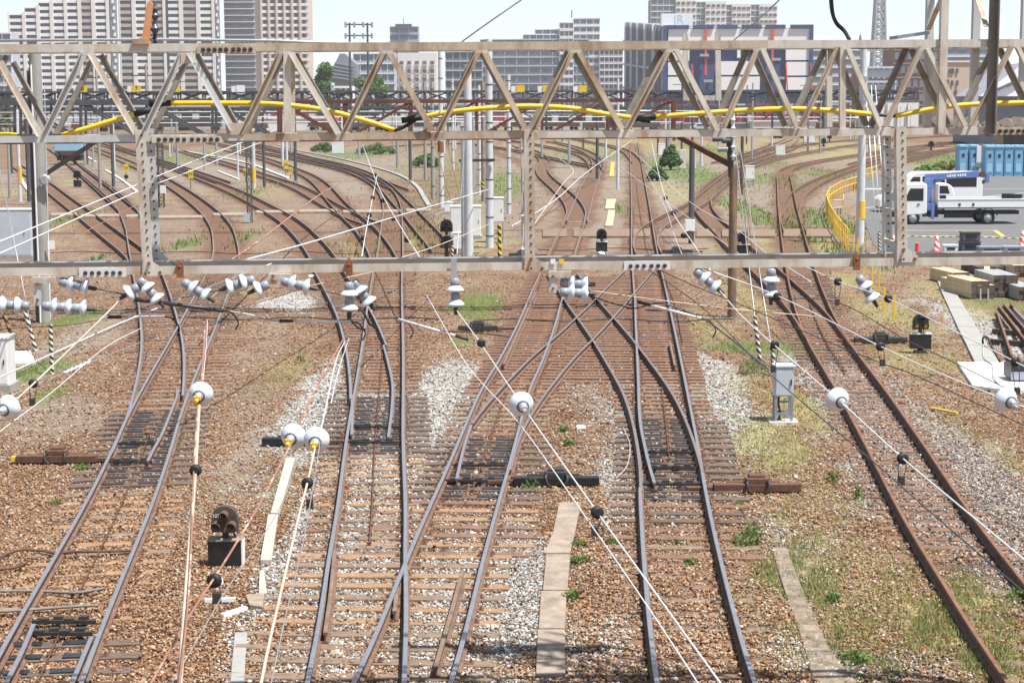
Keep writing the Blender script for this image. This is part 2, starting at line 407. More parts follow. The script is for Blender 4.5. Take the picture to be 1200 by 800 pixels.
short_rail([(552,497),(543,525),(535,560)],T3,'switch_blade','rail head')
short_rail([(542,667),(527,722),(510,780)],T3); short_rail([(628,342),(610,382),(590,426)],T3)
short_rail([(465,684),(464,700),(462,715)],T3,'check_rail')
cross_bar((518,563),(590,563),T3); cross_bar((524,545),(592,545),T3,w=.04)
# 4 centre right
T4,_,R4,_=track('centre right foreground track, straight rails running to the far yard',
  [(782,850),(770,800),(760,720),(754,650),(751,600),(750,560),(750,520),(749,487),(747,425),(745,380),(743,340),(741,310),(740,280),(740,240),(739,200),(738.5,180),(739,166)],
  sleepers=[(840,640,.66,1.02,1.0,('sleeper grey','sleeper rust'),.022,.8),(640,575,.58,1.05,1.3,('sleeper rust','sleeper dark','sleeper grey'),.004,.3),(573,482,.58,1.05,1.3,('sleeper greased',),0,.18),(480,440,.56,1.1,1.1,RU,.006,.3),(440,320,.50,2.5,1.1,('sleeper rust',),0,.12),(300,240,.62,1.0,1.0,RU,.03,.5)],rods=[(540,440)],rails=(0,1))
short_rail([(782,850),(770,800),(760,720),(754,650),(751,600),(750,572)],T4,'rail','rail head',dz=.006)
short_rail([(767,566),(760,542),(755,520),(751,500),(749,480),(748,450),(747,425),(745,380),(744,350)],T4,'rail','rail head',dz=.001)
short_rail([(744,350),(743,340),(741,310),(740,280),(740,240),(739,200),(738.5,180),(739,166)],T4,'rail','rail head far',dz=.001)
track('crossover climbing left from the centre right track through the diamond',
  [(751,575),(750,545),(742,497),(730,460),(712,427),(695,399),(682,380),(662,352),(642,320)],head='rail head dull',trim=((590,300),(560,300)))
track('track leaving the centre right line to the far right beyond the gantry beam',
  [(745,296),(742,284),(746,273),(757,263),(780,250),(807,237),(835,215),(856,201),(885,190),(925,181),(980,172),(1050,163),(1110,158)],trim=((296,100),(312,100)))
short_rail([(785,400),(788,414),(791,428)],T4)
cross_bar((753,567),(822,567),T4); cross_bar((752,548),(819,548),T4,w=.04); cross_bar((752,530),(815,530),T4,w=.04)
# 5 right
T5,_,_,_=track('rusty foreground track at the right, running off the lower right corner',
  [(1212,850),(1182,800),(1140,740),(1106,684),(1075,635),(1055,600),(1034,560),(1015,522),(998,490),(982,460),(963,428),(947,400),(934,368),(926,338),(921,312),(916,278),(912,240),(911,215),(911,204),(920,196),(950,189),(1010,180),(1080,170),(1150,163)],
  head='rail head rusty',sleepers=[(800,640,.66,.98,.98,('sleeper grey','sleeper dark'),.045,.8),(640,420,.6,.95,.95,('sleeper rust',),.022,.75),(420,318,.6,1.0,1.0,('sleeper rust','sleeper dark'),.014,.4)],rods=[(430,350)])
track('track branching right from the rusty track along the yellow guard fence',
  [(918,270),(914,252),(917,240),(930,224),(955,210),(985,199),(1020,189),(1060,181),(1120,173),(1190,164)],head='rail head rusty')
track('track branching left from the rusty track and passing the timber pole',
  [(948,403),(938,384),(922,360),(900,336),(878,314),(853,290),(838,273),(820,254),(813,242),(815,230),(828,216),(848,203),(868,190),(890,178),(905,165)],
  head='rail head rusty',trim=((395,100),(405,100)),sleepers=[(395,318,.62,1.0,1.0,('sleeper rust','sleeper dark'),.016,.45)])
# far field tracks: rails only, their sleepers are buried in dirt
FAR=[('far track crossing the left yard behind the yellow sign',[(520,292),(470,237),(440,209),(400,193),(340,180),(280,168),(235,158)]),
 ('far left track passing under the blue carriage',[(150,246),(112,214),(92,198),(75,184),(58,172)]),
 ('far left track beside the white kerb line',[(262,213),(215,197),(170,183),(130,172),(98,162)]),
 ('far centre left track curving behind the white kerb',[(470,222),(430,207),(390,195),(330,183),(270,172),(230,163)]),
 ('far centre track below the pole row',[(700,196),(640,184),(590,174),(540,168),(480,170),(450,172)]),
 ('far centre track bending towards the containers',[(700,200),(690,186),(670,178),(620,168),(585,163)]),
 ('far track bending in beside the green bush',[(747,190),(735,178),(720,172),(690,166),(665,161)]),
 ('far track curving behind the small white signs',[(868,193),(905,181),(930,172),(940,163)]),
 ('far right track skirting the blue lockers, nearer of the pair',[(1030,197),(1060,188),(1110,177),(1160,168),(1240,158)]),
 ('far right track skirting the blue lockers, farther of the pair',[(1000,192),(1040,182),(1090,172),(1150,163),(1210,156)]),
 ('far right track reaching the flat wagons',[(860,186),(900,172),(925,163)]),
 ('far track across the middle of the yard',[(1150,158),(1000,164),(900,176),(840,190)]),
 ('far left yard track nearest the apartment blocks',[(300,166),(220,161),(120,157)]),
 ('far centre yard track nearest the sheds',[(640,158),(560,160),(470,164)]),]
for lab,pt in FAR:
    track(lab,pt,'C',head='rail head far',side_m='rust brown')
# ------------------------------------------------------------------ ground
def blob(px,py,rx,ry,s,kind):
    c=G(px,py); e=G(px+rx,py); n=G(px,max(py-ry,126)); n2=G(px,py+ry)
    return (c.x,c.y,abs(e.x-c.x),max(.3,(n-n2).length/2),s,kind)
BL=[blob(*b) for b in [
 (522,470,46,62,1,'g'),(512,440,30,20,.6,'g'),(600,680,42,120,1,'g'),(600,620,30,40,.6,'g'),(380,470,48,75,.85,'g'),(335,650,22,120,.7,'g'),(850,480,55,55,.7,'g'),(840,440,35,40,.7,'g'),
 (740,500,28,70,.65,'g'),(690,470,40,40,.4,'g'),(720,560,30,50,.6,'g'),(1110,560,130,75,1,'k'),(1035,490,75,110,1,'k'),(1160,640,90,60,.9,'k'),(990,420,40,40,.5,'k'),(930,640,40,60,.4,'g'),(345,352,45,14,.9,'g'),
 (60,490,110,35,.7,'d'),(20,440,60,40,.8,'d'),(110,390,60,45,.8,'d'),(300,410,50,60,.5,'d'),(285,540,40,60,.7,'d'),(300,470,45,50,.5,'d'),(120,300,50,30,.6,'d'),(260,700,30,40,.2,'d'),
 (430,620,60,160,.85,'g'),(530,700,60,110,.8,'g'),(480,560,30,60,.7,'g'),(438,490,32,50,.7,'g'),(660,750,30,50,.4,'g'),(720,740,30,40,.4,'g'),(780,580,30,60,.3,'g'),(960,770,60,30,.6,'g'),(1060,780,60,20,.6,'k'),
 (250,310,120,14,.3,'d'),(400,270,40,40,.3,'d'),(300,205,120,20,.7,'d'),(420,215,50,20,.9,'d'),(380,200,40,10,.6,'d'),(490,260,30,30,.6,'d'),(560,250,90,50,.7,'d'),(700,230,60,50,.7,'d'),(800,290,70,30,.5,'d'),(770,225,22,25,.9,'d'),(860,240,40,50,.7,'d'),(985,225,25,25,.9,'d'),(895,225,20,20,.6,'d'),
 (640,195,120,20,.7,'d'),(840,190,80,20,.7,'d'),(960,185,120,20,.6,'d'),(500,190,80,25,.6,'d'),(150,190,160,25,.7,'d'),(60,200,60,30,.8,'d'),(1130,330,60,20,.7,'d'),(1170,390,50,50,.8,'g'),(1120,400,30,60,.5,'d'),
 (560,358,34,24,1,'v'),(45,432,34,16,1,'v'),(62,460,22,14,.8,'v'),(90,372,28,14,.9,'v'),(885,406,75,9,1,'v'),(940,412,25,10,.8,'v'),(910,672,22,36,.6,'v'),(1040,680,110,70,.5,'y'),(950,760,90,50,.5,'y'),(870,700,30,60,.4,'y'),(545,400,20,6,.8,'v'),(560,400,20,30,.3,'y'),
 (1040,365,50,34,.7,'y'),(1000,330,30,20,.7,'y'),(1060,420,60,24,.6,'y'),(1120,350,40,40,.6,'y'),(1130,430,40,30,.6,'y'),(905,520,60,50,.8,'y'),(930,470,30,40,.8,'y'),(870,450,35,30,.5,'y'),(1080,700,90,60,.6,'y'),(1150,710,50,50,.7,'y'),(1000,730,50,60,.6,'y'),(950,690,25,50,.35,'v'),(985,750,22,40,.4,'v'),(1060,740,50,40,.3,'v'),(880,720,20,60,.4,'y'),(870,640,20,30,.4,'y'),(1185,540,30,50,.5,'y'),
 (830,380,40,30,.6,'y'),(880,350,40,40,.6,'y'),(700,500,25,20,.3,'y'),(340,430,40,30,.5,'y'),(285,345,30,14,.6,'y'),(310,450,25,25,.4,'v'),(330,560,20,30,.5,'y'),(270,600,20,20,.3,'y'),(500,275,30,20,.8,'y'),(505,290,20,12,.6,'v'),(560,280,50,25,.6,'y'),
 (60,260,30,20,.7,'v'),(40,290,40,18,.5,'y'),(110,305,12,10,.8,'v'),(45,220,40,20,.6,'y'),(220,285,18,8,1,'v'),(285,280,14,12,.8,'v'),(340,215,40,12,.5,'y'),(290,225,30,12,.6,'v'),(90,235,20,12,.4,'y'),(215,185,60,14,.7,'v'),(140,182,50,10,.6,'v'),(420,180,70,10,.7,'v'),(380,190,50,7,.6,'v'),(480,200,50,25,.45,'v'),(530,200,60,40,.5,'v'),(590,215,40,25,.7,'v'),(515,230,35,30,.45,'v'),
 (720,242,13,10,1,'v'),(735,225,20,12,.5,'y'),(700,180,100,12,.6,'v'),(640,190,80,12,.4,'v'),(800,200,50,22,.9,'v'),(850,180,40,18,.8,'v'),(790,225,40,30,.6,'y'),(885,250,26,34,.9,'v'),(900,210,60,14,.7,'v'),(960,175,100,14,.8,'y'),(960,202,50,10,.7,'v'),(870,300,40,25,.7,'y'),(965,258,40,22,.9,'v'),(925,262,20,14,.7,'v'),(960,290,40,25,.7,'y'),(1000,300,30,16,.8,'v'),(1110,185,50,9,1,'v'),(1080,190,26,7,1,'v'),(1170,355,50,14,.7,'v'),(1130,360,20,30,.6,'y'),(100,165,200,8,.5,'v'),(600,150,400,12,.5,'y'),(300,190,300,30,.85,'d'),(750,200,250,45,.85,'d'),(1000,180,200,30,.8,'d'),(300,250,280,60,.55,'d'),(780,270,220,40,.75,'d'),(200,230,60,16,.5,'y'),(330,225,50,10,.5,'y'),(640,215,14,14,.5,'v'),(710,215,20,20,.4,'y'),(880,280,50,20,.6,'y'),(990,170,120,14,.6,'y'),(260,262,30,10,.4,'v'),(100,260,14,12,.6,'y'),(700,170,160,12,.7,'y'),(850,175,150,14,.7,'y'),(320,172,140,10,.4,'y'),(930,560,80,70,.45,'y'),(1120,730,90,70,.9,'y'),(960,660,70,60,.55,'y'),(945,680,40,60,.5,'v'),(1000,760,60,40,.4,'v'),(1080,720,40,30,.35,'v'),(1130,690,30,30,.3,'v'),(1165,780,40,20,.6,'v'),(1105,655,25,20,.5,'v'),(1010,700,50,30,.5,'y'),(890,660,40,50,.45,'y'),(920,600,40,30,.5,'y'),(905,470,40,40,.5,'y'),(1120,500,60,30,.4,'y'),(430,290,40,18,.5,'y'),(640,700,8,30,.2,'v'),(250,570,40,40,.3,'y'),(230,345,40,14,.4,'y'),(480,330,40,12,.4,'y')]]
KI={'g':0,'d':1,'v':2,'y':3,'k':4}
_s=np.random.default_rng(3); _ph=_s.uniform(0,6.28,(12,)); _an=_s.uniform(0,6.28,(12,))
def wob(x,y,f):
    s=np.zeros_like(x)
    for i in range(6): s+=np.sin((x*np.cos(_an[i])+y*np.sin(_an[i]))*f*(1+.6*i)+_ph[i])/(1+.5*i)
    return s/2.6
def tone(x,y):
    out=np.zeros((5,)+x.shape)
    w=1+.35*wob(x,y,1.9)+.2*wob(x+5,y-3,5.1)
    for cx,cy,rx,ry,s,k in BL:
        d=np.sqrt(((x-cx)/rx)**2+((y-cy)/ry)**2)/np.maximum(w,.3)
        v=s*np.clip(1.5-1.15*d,0,1); i=KI[k]; out[i]=np.maximum(out[i],v)
    return out
def axis(lo,hi,step,far):
    a=list(np.arange(lo,hi+1e-6,step)); s=step; v=hi
    while v<far: s*=1.25; v+=s; a.append(v)
    s=step; v=lo; pre=[]
    while v>-far: s*=1.25; v-=s; pre.append(v)
    return np.array(pre[::-1]+a)
gx=axis(-34,34,.25,1500); gy=axis(12,190,.35,1500)
XX,YY=np.meshgrid(gx,gy); nx,ny=len(gx),len(gy)
tn=tone(XX.ravel(),YY.ravel())
near=(np.abs(XX.ravel())<24)&(YY.ravel()>12)&(YY.ravel()<90)
ZZ=np.where(near,-.012+.014*wob(XX.ravel(),YY.ravel(),2.3)+.008*wob(XX.ravel()+9,YY.ravel(),6.1),-.012)
co=np.stack([XX.ravel(),YY.ravel(),ZZ],1)
me=bpy.data.meshes.new('ground')
ii=np.arange(nx*ny).reshape(ny,nx)
q=np.stack([ii[:-1,:-1],ii[:-1,1:],ii[1:,1:],ii[1:,:-1]],-1).reshape(-1,4)
me.vertices.add(len(co)); me.vertices.foreach_set('co',co.ravel())
me.loops.add(q.size); me.loops.foreach_set('vertex_index',q.ravel().astype(np.int32))
me.polygons.add(len(q)); me.polygons.foreach_set('loop_start',np.arange(0,q.size,4,dtype=np.int32)); me.polygons.foreach_set('loop_total',np.full(len(q),4,dtype=np.int32))
me.update(); me.validate()
from mathutils import kdtree
kd=kdtree.KDTree(len(BEDS))
for i,p in enumerate(BEDS): kd.insert((p.x,p.y,0),i)
kd.balance(); bed=np.zeros(len(co)); xs,ys=co[:,0],co[:,1]; wb=wob(xs,ys,1.3)
for i in np.where((np.abs(xs)<60)&(ys>50)&(ys<330))[0]:
    d=kd.find((xs[i],ys[i],0))[2]; bed[i]=min(1,max(0,(1.3+.3*wb[i]-d)/.45))
a=me.attributes.new('trackbed','FLOAT','POINT'); a.data.foreach_set('value',bed.astype(np.float32))
for k,nm in enumerate(('greystone','dirt','green','dry','darkstone')):
    a=me.attributes.new(nm,'FLOAT','POINT'); a.data.foreach_set('value',tn[k].astype(np.float32))
def ground_mat():
    m=bpy.data.materials.new('ballast ground'); m.use_nodes=True; nt=m.node_tree; N=nt.nodes; L=nt.links; b=N['Principled BSDF']
    b.inputs['Roughness'].default_value=.95; b.inputs['Specular IOR Level'].default_value=.2
    tc=N.new('ShaderNodeTexCoord')
    def vor(s):
        v=N.new('ShaderNodeTexVoronoi'); v.inputs['Scale'].default_value=s; L.new(tc.outputs['Object'],v.inputs['Vector']); return v
    def noise(s,d=6):
        n=N.new('ShaderNodeTexNoise'); n.inputs['Scale'].default_value=s; n.inputs['Detail'].default_value=d; n.inputs['Roughness'].default_value=.65; L.new(tc.outputs['Object'],n.inputs['Vector']); return n.outputs['Fac']
    def ramp(src,stops):
        r=N.new('ShaderNodeValToRGB'); e=r.color_ramp.elements
        while len(e)<len(stops): e.new(.5)
        for q,(p,c) in zip(e,stops): q.position=p; q.color=(*c,1) if len(c)==3 else c
        L.new(src,r.inputs['Fac']); return r.outputs['Color']
    def mix(f,a,c):
        x=N.new('ShaderNodeMix'); x.data_type='RGBA'; L.new(f,x.inputs['Factor']); L.new(a,x.inputs[6]); L.new(c,x.inputs[7]); return x.outputs[2]
    def attr(n):
        a=N.new('ShaderNodeAttribute'); a.attribute_name=n; return a.outputs['Fac']
    def mth(op,a,c):
        x=N.new('ShaderNodeMath'); x.operation=op; x.use_clamp=True
        for i,v in enumerate((a,c)):
            if isinstance(v,(int,float)): x.inputs[i].default_value=v
            else: L.new(v,x.inputs[i])
        return x.outputs[0]
    v1=vor(19); sp=N.new('ShaderNodeSeparateColor'); L.new(v1.outputs['Color'],sp.inputs[0]); rnd=sp.outputs[0]
    rust=ramp(rnd,[(0,(.045,.028,.02)),(.3,(.13,.078,.048)),(.6,(.225,.138,.083)),(.85,(.32,.225,.15)),(1,(.44,.38,.31))])
    big=noise(.35,4); deep=ramp(rnd,[(0,(.06,.034,.022)),(.4,(.145,.075,.043)),(.8,(.225,.125,.074)),(1,(.34,.24,.165))])
    base=mix(ramp(big,[(.42,(0,0,0)),(.62,(1,1,1))]),rust,deep)
    grey=ramp(rnd,[(0,(.07,.062,.055)),(.3,(.22,.205,.185)),(.65,(.39,.375,.35)),(1,(.58,.565,.54))])
    dark=ramp(rnd,[(0,(.05,.045,.04)),(.3,(.16,.14,.125)),(.65,(.28,.25,.225)),(1,(.50,.46,.42))])
    dirt=ramp(noise(3,8),[(.3,(.17,.14,.11)),(.6,(.29,.25,.205)),(.8,(.38,.34,.28))])
    grn=ramp(noise(9,8),[(.3,(.05,.085,.02)),(.55,(.12,.18,.045)),(.75,(.20,.25,.08))])
    dry=ramp(noise(7,8),[(.3,(.16,.135,.05)),(.55,(.30,.265,.115)),(.75,(.40,.34,.18))])
    patch=noise(1.6,8)
    def fac(a,lo=.45,hi=.75,k=.8):
        s=N.new('ShaderNodeMath'); s.operation='MULTIPLY_ADD'; s.inputs[1].default_value=k; s.inputs[2].default_value=-k*.5; L.new(patch,s.inputs[0])
        return ramp(mth('ADD',attr(a),s.outputs[0]),[(lo,(0,0,0)),(hi,(1,1,1))])
    c=mix(fac('greystone',.3,.6),base,grey); c=mix(fac('darkstone',.3,.6),c,dark); c=mix(mth('MULTIPLY',fac('dirt',.35,.8),.75),c,dirt)
    c=mix(mth('MULTIPLY',fac('dry',.3,.8),.85),c,dry); c=mix(mth('MULTIPLY',fac('green',.4,.8),.75),c,grn)
    bedc=ramp(noise(5,8),[(.3,(.085,.045,.03)),(.55,(.165,.09,.058)),(.75,(.24,.15,.10))])
    c=mix(mth('MULTIPLY',attr('trackbed'),.85),c,bedc)
    L.new(c,b.inputs['Base Color'])
    bp=N.new('ShaderNodeBump'); bp.inputs['Strength'].default_value=.9; bp.inputs['Distance'].default_value=.035; bp.invert=True
    L.new(v1.outputs['Distance'],bp.inputs['Height']); L.new(bp.outputs['Normal'],b.inputs['Normal'])
    return m
me.materials.append(ground_mat())
gobj=bpy.data.objects.new('ground',me); COL.objects.link(gobj); gobj['kind']='structure'
# ------------------------------------------------------------------ loose ballast stones, grass
NOSTONE=[]                                               # polygons in ground metres kept free of stones
def in_poly(x,y,poly):
    ins=np.zeros(x.shape,bool); n=len(poly)
    for i in range(n):
        x0,y0=poly[i]; x1,y1=poly[(i+1)%n]
        c=((y0>y)!=(y1>y))&(x<(x1-x0)*(y-y0)/((y1-y0) or 1e-9)+x0); ins^=c
    return ins
def quad_g(pts): return [(G(*p).x,G(*p).y) for p in pts]
_t=(1+5**.5)/2
ICO=np.array([(-1,_t,0),(1,_t,0),(-1,-_t,0),(1,-_t,0),(0,-1,_t),(0,1,_t),(0,-1,-_t),(0,1,-_t),(_t,0,-1),(_t,0,1),(-_t,0,-1),(-_t,0,1)])/math.sqrt(1+_t*_t)
ICF=np.array([(0,11,5),(0,5,1),(0,1,7),(0,7,10),(0,10,11),(1,5,9),(5,11,4),(11,10,2),(10,7,6),(7,1,8),(3,9,4),(3,4,2),(3,2,6),(3,6,8),(3,8,9),(4,9,5),(2,4,11),(6,2,10),(8,6,7),(9,8,1)])
def bulk_mesh(name,V,Fc,colors,material,kind='stuff'):
    me=bpy.data.meshes.new(name); k=Fc.shape[1]
    me.vertices.add(len(V)); me.vertices.foreach_set('co',V.astype(np.float32).ravel())
    me.loops.add(Fc.size); me.loops.foreach_set('vertex_index',Fc.ravel().astype(np.int32))
    me.polygons.add(len(Fc)); me.polygons.foreach_set('loop_start',np.arange(0,Fc.size,k,dtype=np.int32)); me.polygons.foreach_set('loop_total',np.full(len(Fc),k,dtype=np.int32))
    me.update()
    a=me.color_attributes.new('tint','FLOAT_COLOR','POINT'); a.data.foreach_set('color',np.concatenate([colors,np.ones((len(colors),1))],1).astype(np.float32).ravel())
    me.materials.append(material); o=bpy.data.objects.new(name,me); COL.objects.link(o); o['kind']=kind
    return o
def tint_mat(name,rough=.9,trans=0):
    m=bpy.data.materials.new(name); m.use_nodes=True; N=m.node_tree.nodes; L=m.node_tree.links; b=N['Principled BSDF']; b.inputs['Roughness'].default_value=rough; b.inputs['Specular IOR Level'].default_value=.25
    a=N.new('ShaderNodeVertexColor'); a.layer_name='tint'
    L.new(a.outputs['Color'],b.inputs['Base Color'])
    if trans:
        t=N.new('ShaderNodeBsdfTranslucent'); L.new(a.outputs['Color'],t.inputs['Color']); mx=N.new('ShaderNodeMixShader'); mx.inputs[0].default_value=trans
        L.new(b.outputs[0],mx.inputs[1]); L.new(t.outputs[0],mx.inputs[2]); L.new(mx.outputs[0],N['Material Output'].inputs['Surface'])
    return m
def scatter_px(n,y0,y1,power):
    """random ground places inside the view: more of them close by"""
    ya,yb=G(600,y1).y,G(600,y0).y                         # near, far
    u=RNG.random(n); y=(ya**(1-power)+(yb**(1-power)-ya**(1-power))*u)**(1/(1-power)) if power!=1 else ya*(yb/ya)**u
    x=(RNG.random(n)*2-1)*(y*.298+.3); return x,y
def make_stones(n):
    x,y=scatter_px(n,322,815,2.3)
    tn=tone(x,y)
    # sleepers raster
    res=.03; x0,y0=-16,18; W,H=int(34/res),int(55/res); msk=np.full((H,W),-1.0)
    for cx,cy,hl,hw,an,cov in SLEEP:
        r=hl+.2; i0,i1=int((cx-r-x0)/res),int((cx+r-x0)/res); j0,j1=int((cy-r-y0)/res),int((cy+r-y0)/res)
        if i0<0 or j0<0 or i1>=W or j1>=H: continue
        gx_,gy_=np.meshgrid(np.arange(i0,i1)*res+x0-cx,np.arange(j0,j1)*res+y0-cy)
        a=gx_*math.cos(an)+gy_*math.sin(an); c=-gx_*math.sin(an)+gy_*math.cos(an)
        sub=msk[j0:j1,i0:i1]; sub[(np.abs(a)<hl)&(np.abs(c)<hw+.01)]=cov
    ix=np.clip(((x-x0)/res).astype(int),0,W-1); iy=np.clip(((y-y0)/res).astype(int),0,H-1)
    cv=msk[iy,ix]; on=cv>=0; pat=.5+.9*np.clip(wob(x*1.7,y*1.7,3.1),-.5,.6); keep=~on|(RNG.random(n)<cv*pat)
    dens=1-.6*tn[1]-.8*tn[2]-.62*tn[3]; keep&=RNG.random(n)<dens
    for pl,pr_ in NOSTONE: keep&=~in_poly(x,y,pl)|(RNG.random(n)<pr_)
    x,y,on,tn=x[keep],y[keep],on[keep],tn[:,keep]; n=len(x)
    s=RNG.lognormal(math.log(.0158),.30,n)*(1+.12*np.clip((y-25)/15,0,2))
    jit=RNG.uniform(.72,1.28,(n,12,1)); sc=RNG.uniform(.65,1.3,(n,1,3)); sc[:,:,2]*=.8
    V=ICO[None]*jit*sc*s[:,None,None]
    a=RNG.uniform(0,6.28,n); b=RNG.uniform(-.6,.6,n)
    ca,sa,cb,sb=np.cos(a),np.sin(a),np.cos(b),np.sin(b)
    X=V[...,0]*ca[:,None]-V[...,1]*sa[:,None]; Y=V[...,0]*sa[:,None]+V[...,1]*ca[:,None]; Z=V[...,2]
    Y2=Y*cb[:,None]-Z*sb[:,None]; Z2=Y*sb[:,None]+Z*cb[:,None]
    zb=np.where(on,.048,RNG.uniform(-.004,.018,n))
    V=np.stack([X+x[:,None],Y2+y[:,None],Z2+zb[:,None]],-1)
    rust=np.array([(.06,.034,.023),(.135,.068,.037),(.215,.112,.057),(.295,.166,.088),(.36,.226,.13),(.40,.29,.20),(.44,.385,.32),(.23,.165,.125)])
    grey=np.array([(.10,.09,.08),(.20,.185,.165),(.31,.295,.275),(.41,.40,.375),(.50,.485,.46),(.62,.60,.575),(.30,.22,.15)])
    dark=np.array([(.07,.06,.055),(.15,.125,.11),(.23,.20,.18),(.32,.28,.25),(.50,.46,.42),(.24,.15,.10)])
    h=np.clip(wob(x,y,.55)*.5+.5,0,1)                     # slow drift between dark rust and pale tan
    pr=np.clip(RNG.normal(2.6+2.1*(1-h),1.7,n),0,7).astype(int)
    c=rust[pr]
    g=RNG.random(n)<np.clip(tn[0]*1.15+.018,0,.93); c[g]=grey[RNG.integers(0,7,g.sum())]
    k=RNG.random(n)<tn[4]*.9; c[k]=dark[RNG.integers(0,6,k.sum())]
    d=RNG.random(n)<tn[1]*.5; c[d]=np.array([(.24,.19,.15),(.36,.31,.26),(.44,.40,.35),(.30,.2,.14)])[RNG.integers(0,4,d.sum())]
    c=c*RNG.uniform(.88,1.12,(n,1))
    C=np.repeat(c,12,0)
    Fc=(ICF[None]+np.arange(n)[:,None,None]*12).reshape(-1,3)
    return bulk_mesh('ballast_stones',V.reshape(-1,3),Fc,C,tint_mat('ballast stone'))
def make_grass(n,ypx,kinds,name,cols,hmin,hmax,width,power=2.0,thr=.25,extra=None,lean=.5):
    x,y=scatter_px(n,ypx[0],ypx[1],power)
    tn=tone(x,y); dens=sum(tn[KI[k]]*w for k,w in kinds)
    cl=np.clip(wob(x*3.1,y*3.1,2.2)+.75,0.05,1.3)       # clumps
    keep=(RNG.random(n)<np.clip((dens-thr*.5),0,1)*cl)
    for pl,pr_ in NOSTONE: keep&=~in_poly(x,y,pl)|(RNG.random(n)<pr_*.5)
    x,y=x[keep],y[keep]; dens=dens[keep]; n=len(x)
    h=RNG.uniform(hmin,hmax,n)*(.5+.6*np.clip(dens,0,1)); w=width*RNG.uniform(.6,1.4,n)
    a=RNG.uniform(0,6.28,n); la=RNG.uniform(0,6.28,n); ll=RNG.uniform(0,lean,n)*h
    b0=np.stack([x-w*np.cos(a),y-w*np.sin(a),np.full(n,-.01)],1); b1=np.stack([x+w*np.cos(a),y+w*np.sin(a),np.full(n,-.01)],1)
    mx_=np.stack([x+ll*.4*np.cos(la),y+ll*.4*np.sin(la),h*.6],1); m0=mx_-np.stack([w*.7*np.cos(a),w*.7*np.sin(a),0*w],1); m1=mx_+np.stack([w*.7*np.cos(a),w*.7*np.sin(a),0*w],1)
    t=np.stack([x+ll*np.cos(la),y+ll*np.sin(la),h],1)
    V=np.stack([b0,b1,m1,m0,t],1).reshape(-1,3); o=np.arange(n)[:,None]*5
    Fc=np.concatenate([o+np.array([[0,1,2]]),o+np.array([[0,2,3]]),o+np.array([[3,2,4]])],0)
    cols=np.array(cols); c=cols[RNG.integers(0,len(cols),n)]*RNG.uniform(.75,1.25,(n,1))
    return bulk_mesh(name,V,Fc,np.repeat(c,5,0),tint_mat(name+' blade',.7,.35))
def ground_cover():
    make_stones(N_STONES)
    make_grass(N_GRASS*4,(325,815),(('v',1.0),('y',.16)),'grass',[(.11,.16,.035),(.17,.23,.05),(.26,.30,.09),(.34,.34,.14)],.025,.11,.005)
    make_grass(N_GRASS*4,(325,815),(('y',1.1),('v',.45)),'dry_grass',[(.40,.35,.17),(.31,.29,.10),(.25,.27,.09),(.48,.43,.25),(.20,.24,.06)],.02,.09,.006,lean=1.2)
    make_grass(N_GRASS,(150,325),(('v',1.0),('y',.3)),'far_grass',[(.11,.17,.035),(.18,.24,.06),(.27,.30,.10),(.35,.33,.15)],.08,.32,.03,power=1.6)
# ------------------------------------------------------------------ the gantry across the foreground
PSI=.055; GN=Vector((-math.sin(PSI),math.cos(PSI),0)); GU=Vector((math.cos(PSI),math.sin(PSI),0)); GD=18.5
UPV=Vector((0,0,1)); BD=.6
def GP(px,py,off=0.0):
    d=ray(px,py); t=(GD+off)*GN.y if False else ((Vector((0,GD,0))-CAMP).dot(GN)+off)/d.dot(GN)
    return CAMP+d*t
g0=GP(600,310); gantry=thing('overhead_line_gantry',(g0.x,g0.y,0),'weathered cream steel lattice gantry spanning the whole picture with a lower beam hung on posts','gantry')
def seg(name,m,p,q,w,t,up,side,back=False,par=None):
    a,b=GP(*p),GP(*q)
    if back: a=a+GN*BD; b=b+GN*BD
    mb=MB(); mb.angle(a,b,w,t,up,side); return mb.build(name,M[m],par or gantry)
# chords, in runs of changing paint
def chord(y0,y1,runs,up,w,name):
    for x0,x1,m in runs:
        f=lambda x:y0+(y1-y0)*x/1200
        seg(name,m,(x0,f(x0)),(x1,f(x1)),w,.012,UPV,GN)
    seg(name,'back shade paint',(-190,y0-(y1-y0)*.16),(1390,y1+(y1-y0)*.16),w,.012,UPV,-GN,True)
chord(57,50.5,[(-190,232,'cream paint'),(232,322,'tan paint'),(322,540,'tan paint'),(540,715,'tan paint'),(715,900,'tan paint'),(900,1085,'cream paint'),(1085,1390,'cream paint')],1,.080,'top_chord')
chord(163.5,153,[(-190,170,'grey paint'),(170,285,'cream paint'),(285,625,'tan paint'),(625,900,'cream paint'),(900,1148,'cream paint'),(1148,1390,'cream paint')],1,.070,'bottom_chord')
DG=[((0,72),(47,159),'c'),((52,160),(99,63),'g'),((106,63),(160,157),'c'),((167,160),(213,64),'g'),((222,62),(273,152),'g'),((283,158),(329,62),'t'),((341,62),(397,157),'c'),((403,157),(449,61),'t'),((456,61),(508,156),'t'),((514,156),(561,60),'t'),((567,60),(617,153),'t'),((625,153),(671,59),'t'),((678,60),(729,152),'t'),((735,152),(784,58),'t'),((792,58),(840,151),'c'),((847,151),(888,57),'t'),((893,57),(934,149),'c'),((938,149),(982,56),'t'),((993,56),(1032,149),'c'),((1037,149),(1080,55),'t'),((1086,56),(1131,148),'c'),((1138,148),(1185,55),'t'),((1192,55),(1236,147),'c'),((-50,160),(-8,64),'g')]
CM={'c':'cream paint','g':'grey paint','t':'tan paint'}
def gplate(name,px,m='white plate',off=-.007,par=None,thick=.008,back=False):
    mb=MB(); pts=[GP(*p)+GN*(off+(BD if back else 0)) for p in px]; mb.prism(pts,-GN*thick); return mb.build(name,M[m],par or gantry,fixn=True)
